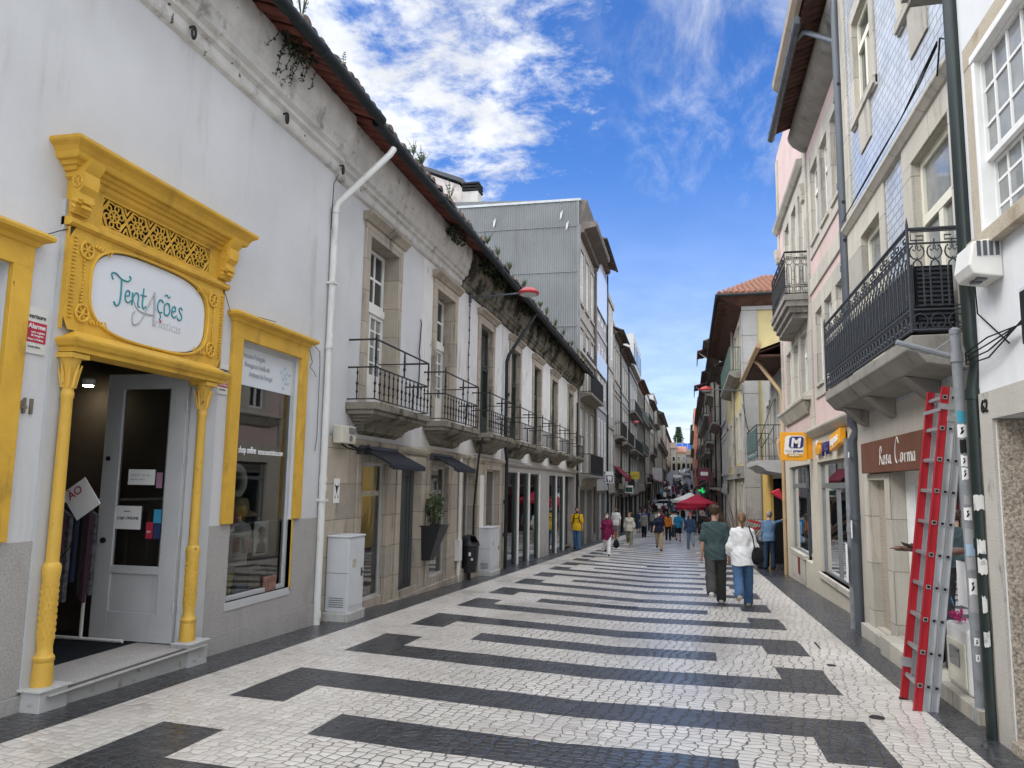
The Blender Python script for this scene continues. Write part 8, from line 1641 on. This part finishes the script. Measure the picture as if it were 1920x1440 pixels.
person('person in dark clothes close behind the man in the black jacket', 1.25, 45.5, 20, H=1.62, sex='f', skin=1, hair=('long', 'dark'), top=('jacket', BLACKC), bottom=('trousers', NAVYC), ll=(8, 2), rl=(-8, 12), res=.018)
# man leaning on the door post of the black recess
person('grey haired man in a blue shirt and jeans leaning one arm on the black recess', 2.38, 25.0, -20, H=1.74, hair=('short', 'grey'), top=('shirt', PALEB), bottom=('trousers', DENIM_D), shoes=BLACKC, la=(8, 25, 6), ra=(105, 10, 30), ll=(-6, 4), rl=(10, 18), lean=6, head=(25, 0), res=.012, fine=False)
# person half hidden behind the ladder, phone in the hand, sitting back against the shop front
tq, Jq, Pq, _ = person('person in black behind the ladder holding a phone out towards the street', 2.54, 8.72, 88, H=1.72, skin=2, hair=('short', 'dark'), top=('tee', BLACKC), bottom=('trousers', mat('charcoal_jeans', (.03, .032, .037), .85, .15, var=.2, obj=True)), shoes=SHOEW, la=(8, 95, 10), ra=(20, 70, 14), ll=(14, 6), rl=(0, 6), head=(10, 10), res=.011, fine=True, z=-.13)
M_ = Matrix.Translation(tq.location) @ Matrix.Rotation(tq.rotation_euler.z, 4, 'Z'); pw = M_ @ Vector(tuple(Jq['lwr'] + Jq['lhd'] * .13))
b = MB(); b.box(-.075, .075, -.036, .036, -.005, .005); o = b.build('mobile_phone', INK, bevel=.004); o.location = pw; o.rotation_euler = (R(20), R(15), R(10)); tag(o, 'black phone held out in front of the glazed shop door', 'phone')
# the far crowd: a handful of figures copied with their own clothes
rgc = random.Random(21)
protos = []
for i, (sx, hr, tk, bk, a, l) in enumerate((('m', ('short', 'dark'), 'tee', 'trousers', (10, 15, 9), (12, 4)), ('f', ('long', 'dark'), 'shirt', 'trousers', (-8, 20, 9), (10, 3)), ('m', ('short', 'brown'), 'jacket', 'trousers', (8, 25, 9), (11, 3)), ('f', ('tail', 'light'), 'dress', 'skirt', (9, 14, 9), (10, 3)), ('m', ('short', 'dark'), 'shirt', 'shorts', (-9, 16, 9), (12, 4)))):
    protos.append(person('distant walker', 0, 60, 0, H=1.72, sex=sx, hair=hr, skin=i % 2, top=(tk, GREYC), bottom=(bk, BLACKC), la=a, ra=(-a[0], 14, 9), ll=l, rl=(-l[0], 16), res=.032)[0])
palette = [('black', BLACKC), ('navy', NAVYC), ('white', WHITEC), ('grey', GREYC), ('dark denim', DENIM_D), ('black', BLACKC), ('bottle green', TEALGREEN), ('burgundy', BURGC), ('black', BLACKC), ('dark blue', DENIM_D), ('dark', OLIVEGREY), ('pale blue', PALEB)]
spots = []
for k in range(105):
    for _ in range(60):
        y = 57 + 100 * rgc.random() ** 1.2; lim = (-4.4, 1.2) if y < 100 else (-4.2, 1.0); x = rgc.uniform(*lim)
        if y > 60 and rgc.random() < .25: x = lim[0] + .9 * rgc.random()
        if y < 72 and -1.0 < x < .0: continue
        if all((x - a) ** 2 + (y - b_) ** 2 * .3 > .3 for a, b_ in spots) and not (y < 60 and x < -2.4) and abs(y - 98) > 1.8 and abs(y - 101) > 1.6 and (x - .4) ** 2 + (y - 56) ** 2 > 2: break
    spots.append((x, y))
ranks = sorted(range(len(spots)), key=lambda i: spots[i][1])
for n_, i in enumerate(ranks):
    x, y = spots[i]; p = protos[n_ % 5]; away = rgc.random() < .5; cn, cm = palette[rgc.randrange(len(palette))]; bn, bm_ = palette[rgc.randrange(7)]
    q = p if n_ < 5 else copy_thing(p); q.location = (x, y, ground_z(y)); q.rotation_euler = (0, 0, R((0 if away else 180) + rgc.uniform(-15, 15))); q.scale = (1, 1, 1) if n_ < 5 else tuple([rgc.uniform(.92, 1.07)] * 3)
    q['group'] = 'the far crowd in the street'; q['label'] = 'small far walker in %s top and %s bottoms, %s' % (cn, bn, 'walking away' if away else 'coming nearer')
    for ch in q.children:
        w = ch.name.split('.')[0]
        if w in ('shirt', 'jacket', 'dress', 'trousers', 'shorts'):
            ch.material_slots[0].link = 'OBJECT'; ch.material_slots[0].material = cm if w in ('shirt', 'jacket', 'dress') else bm_
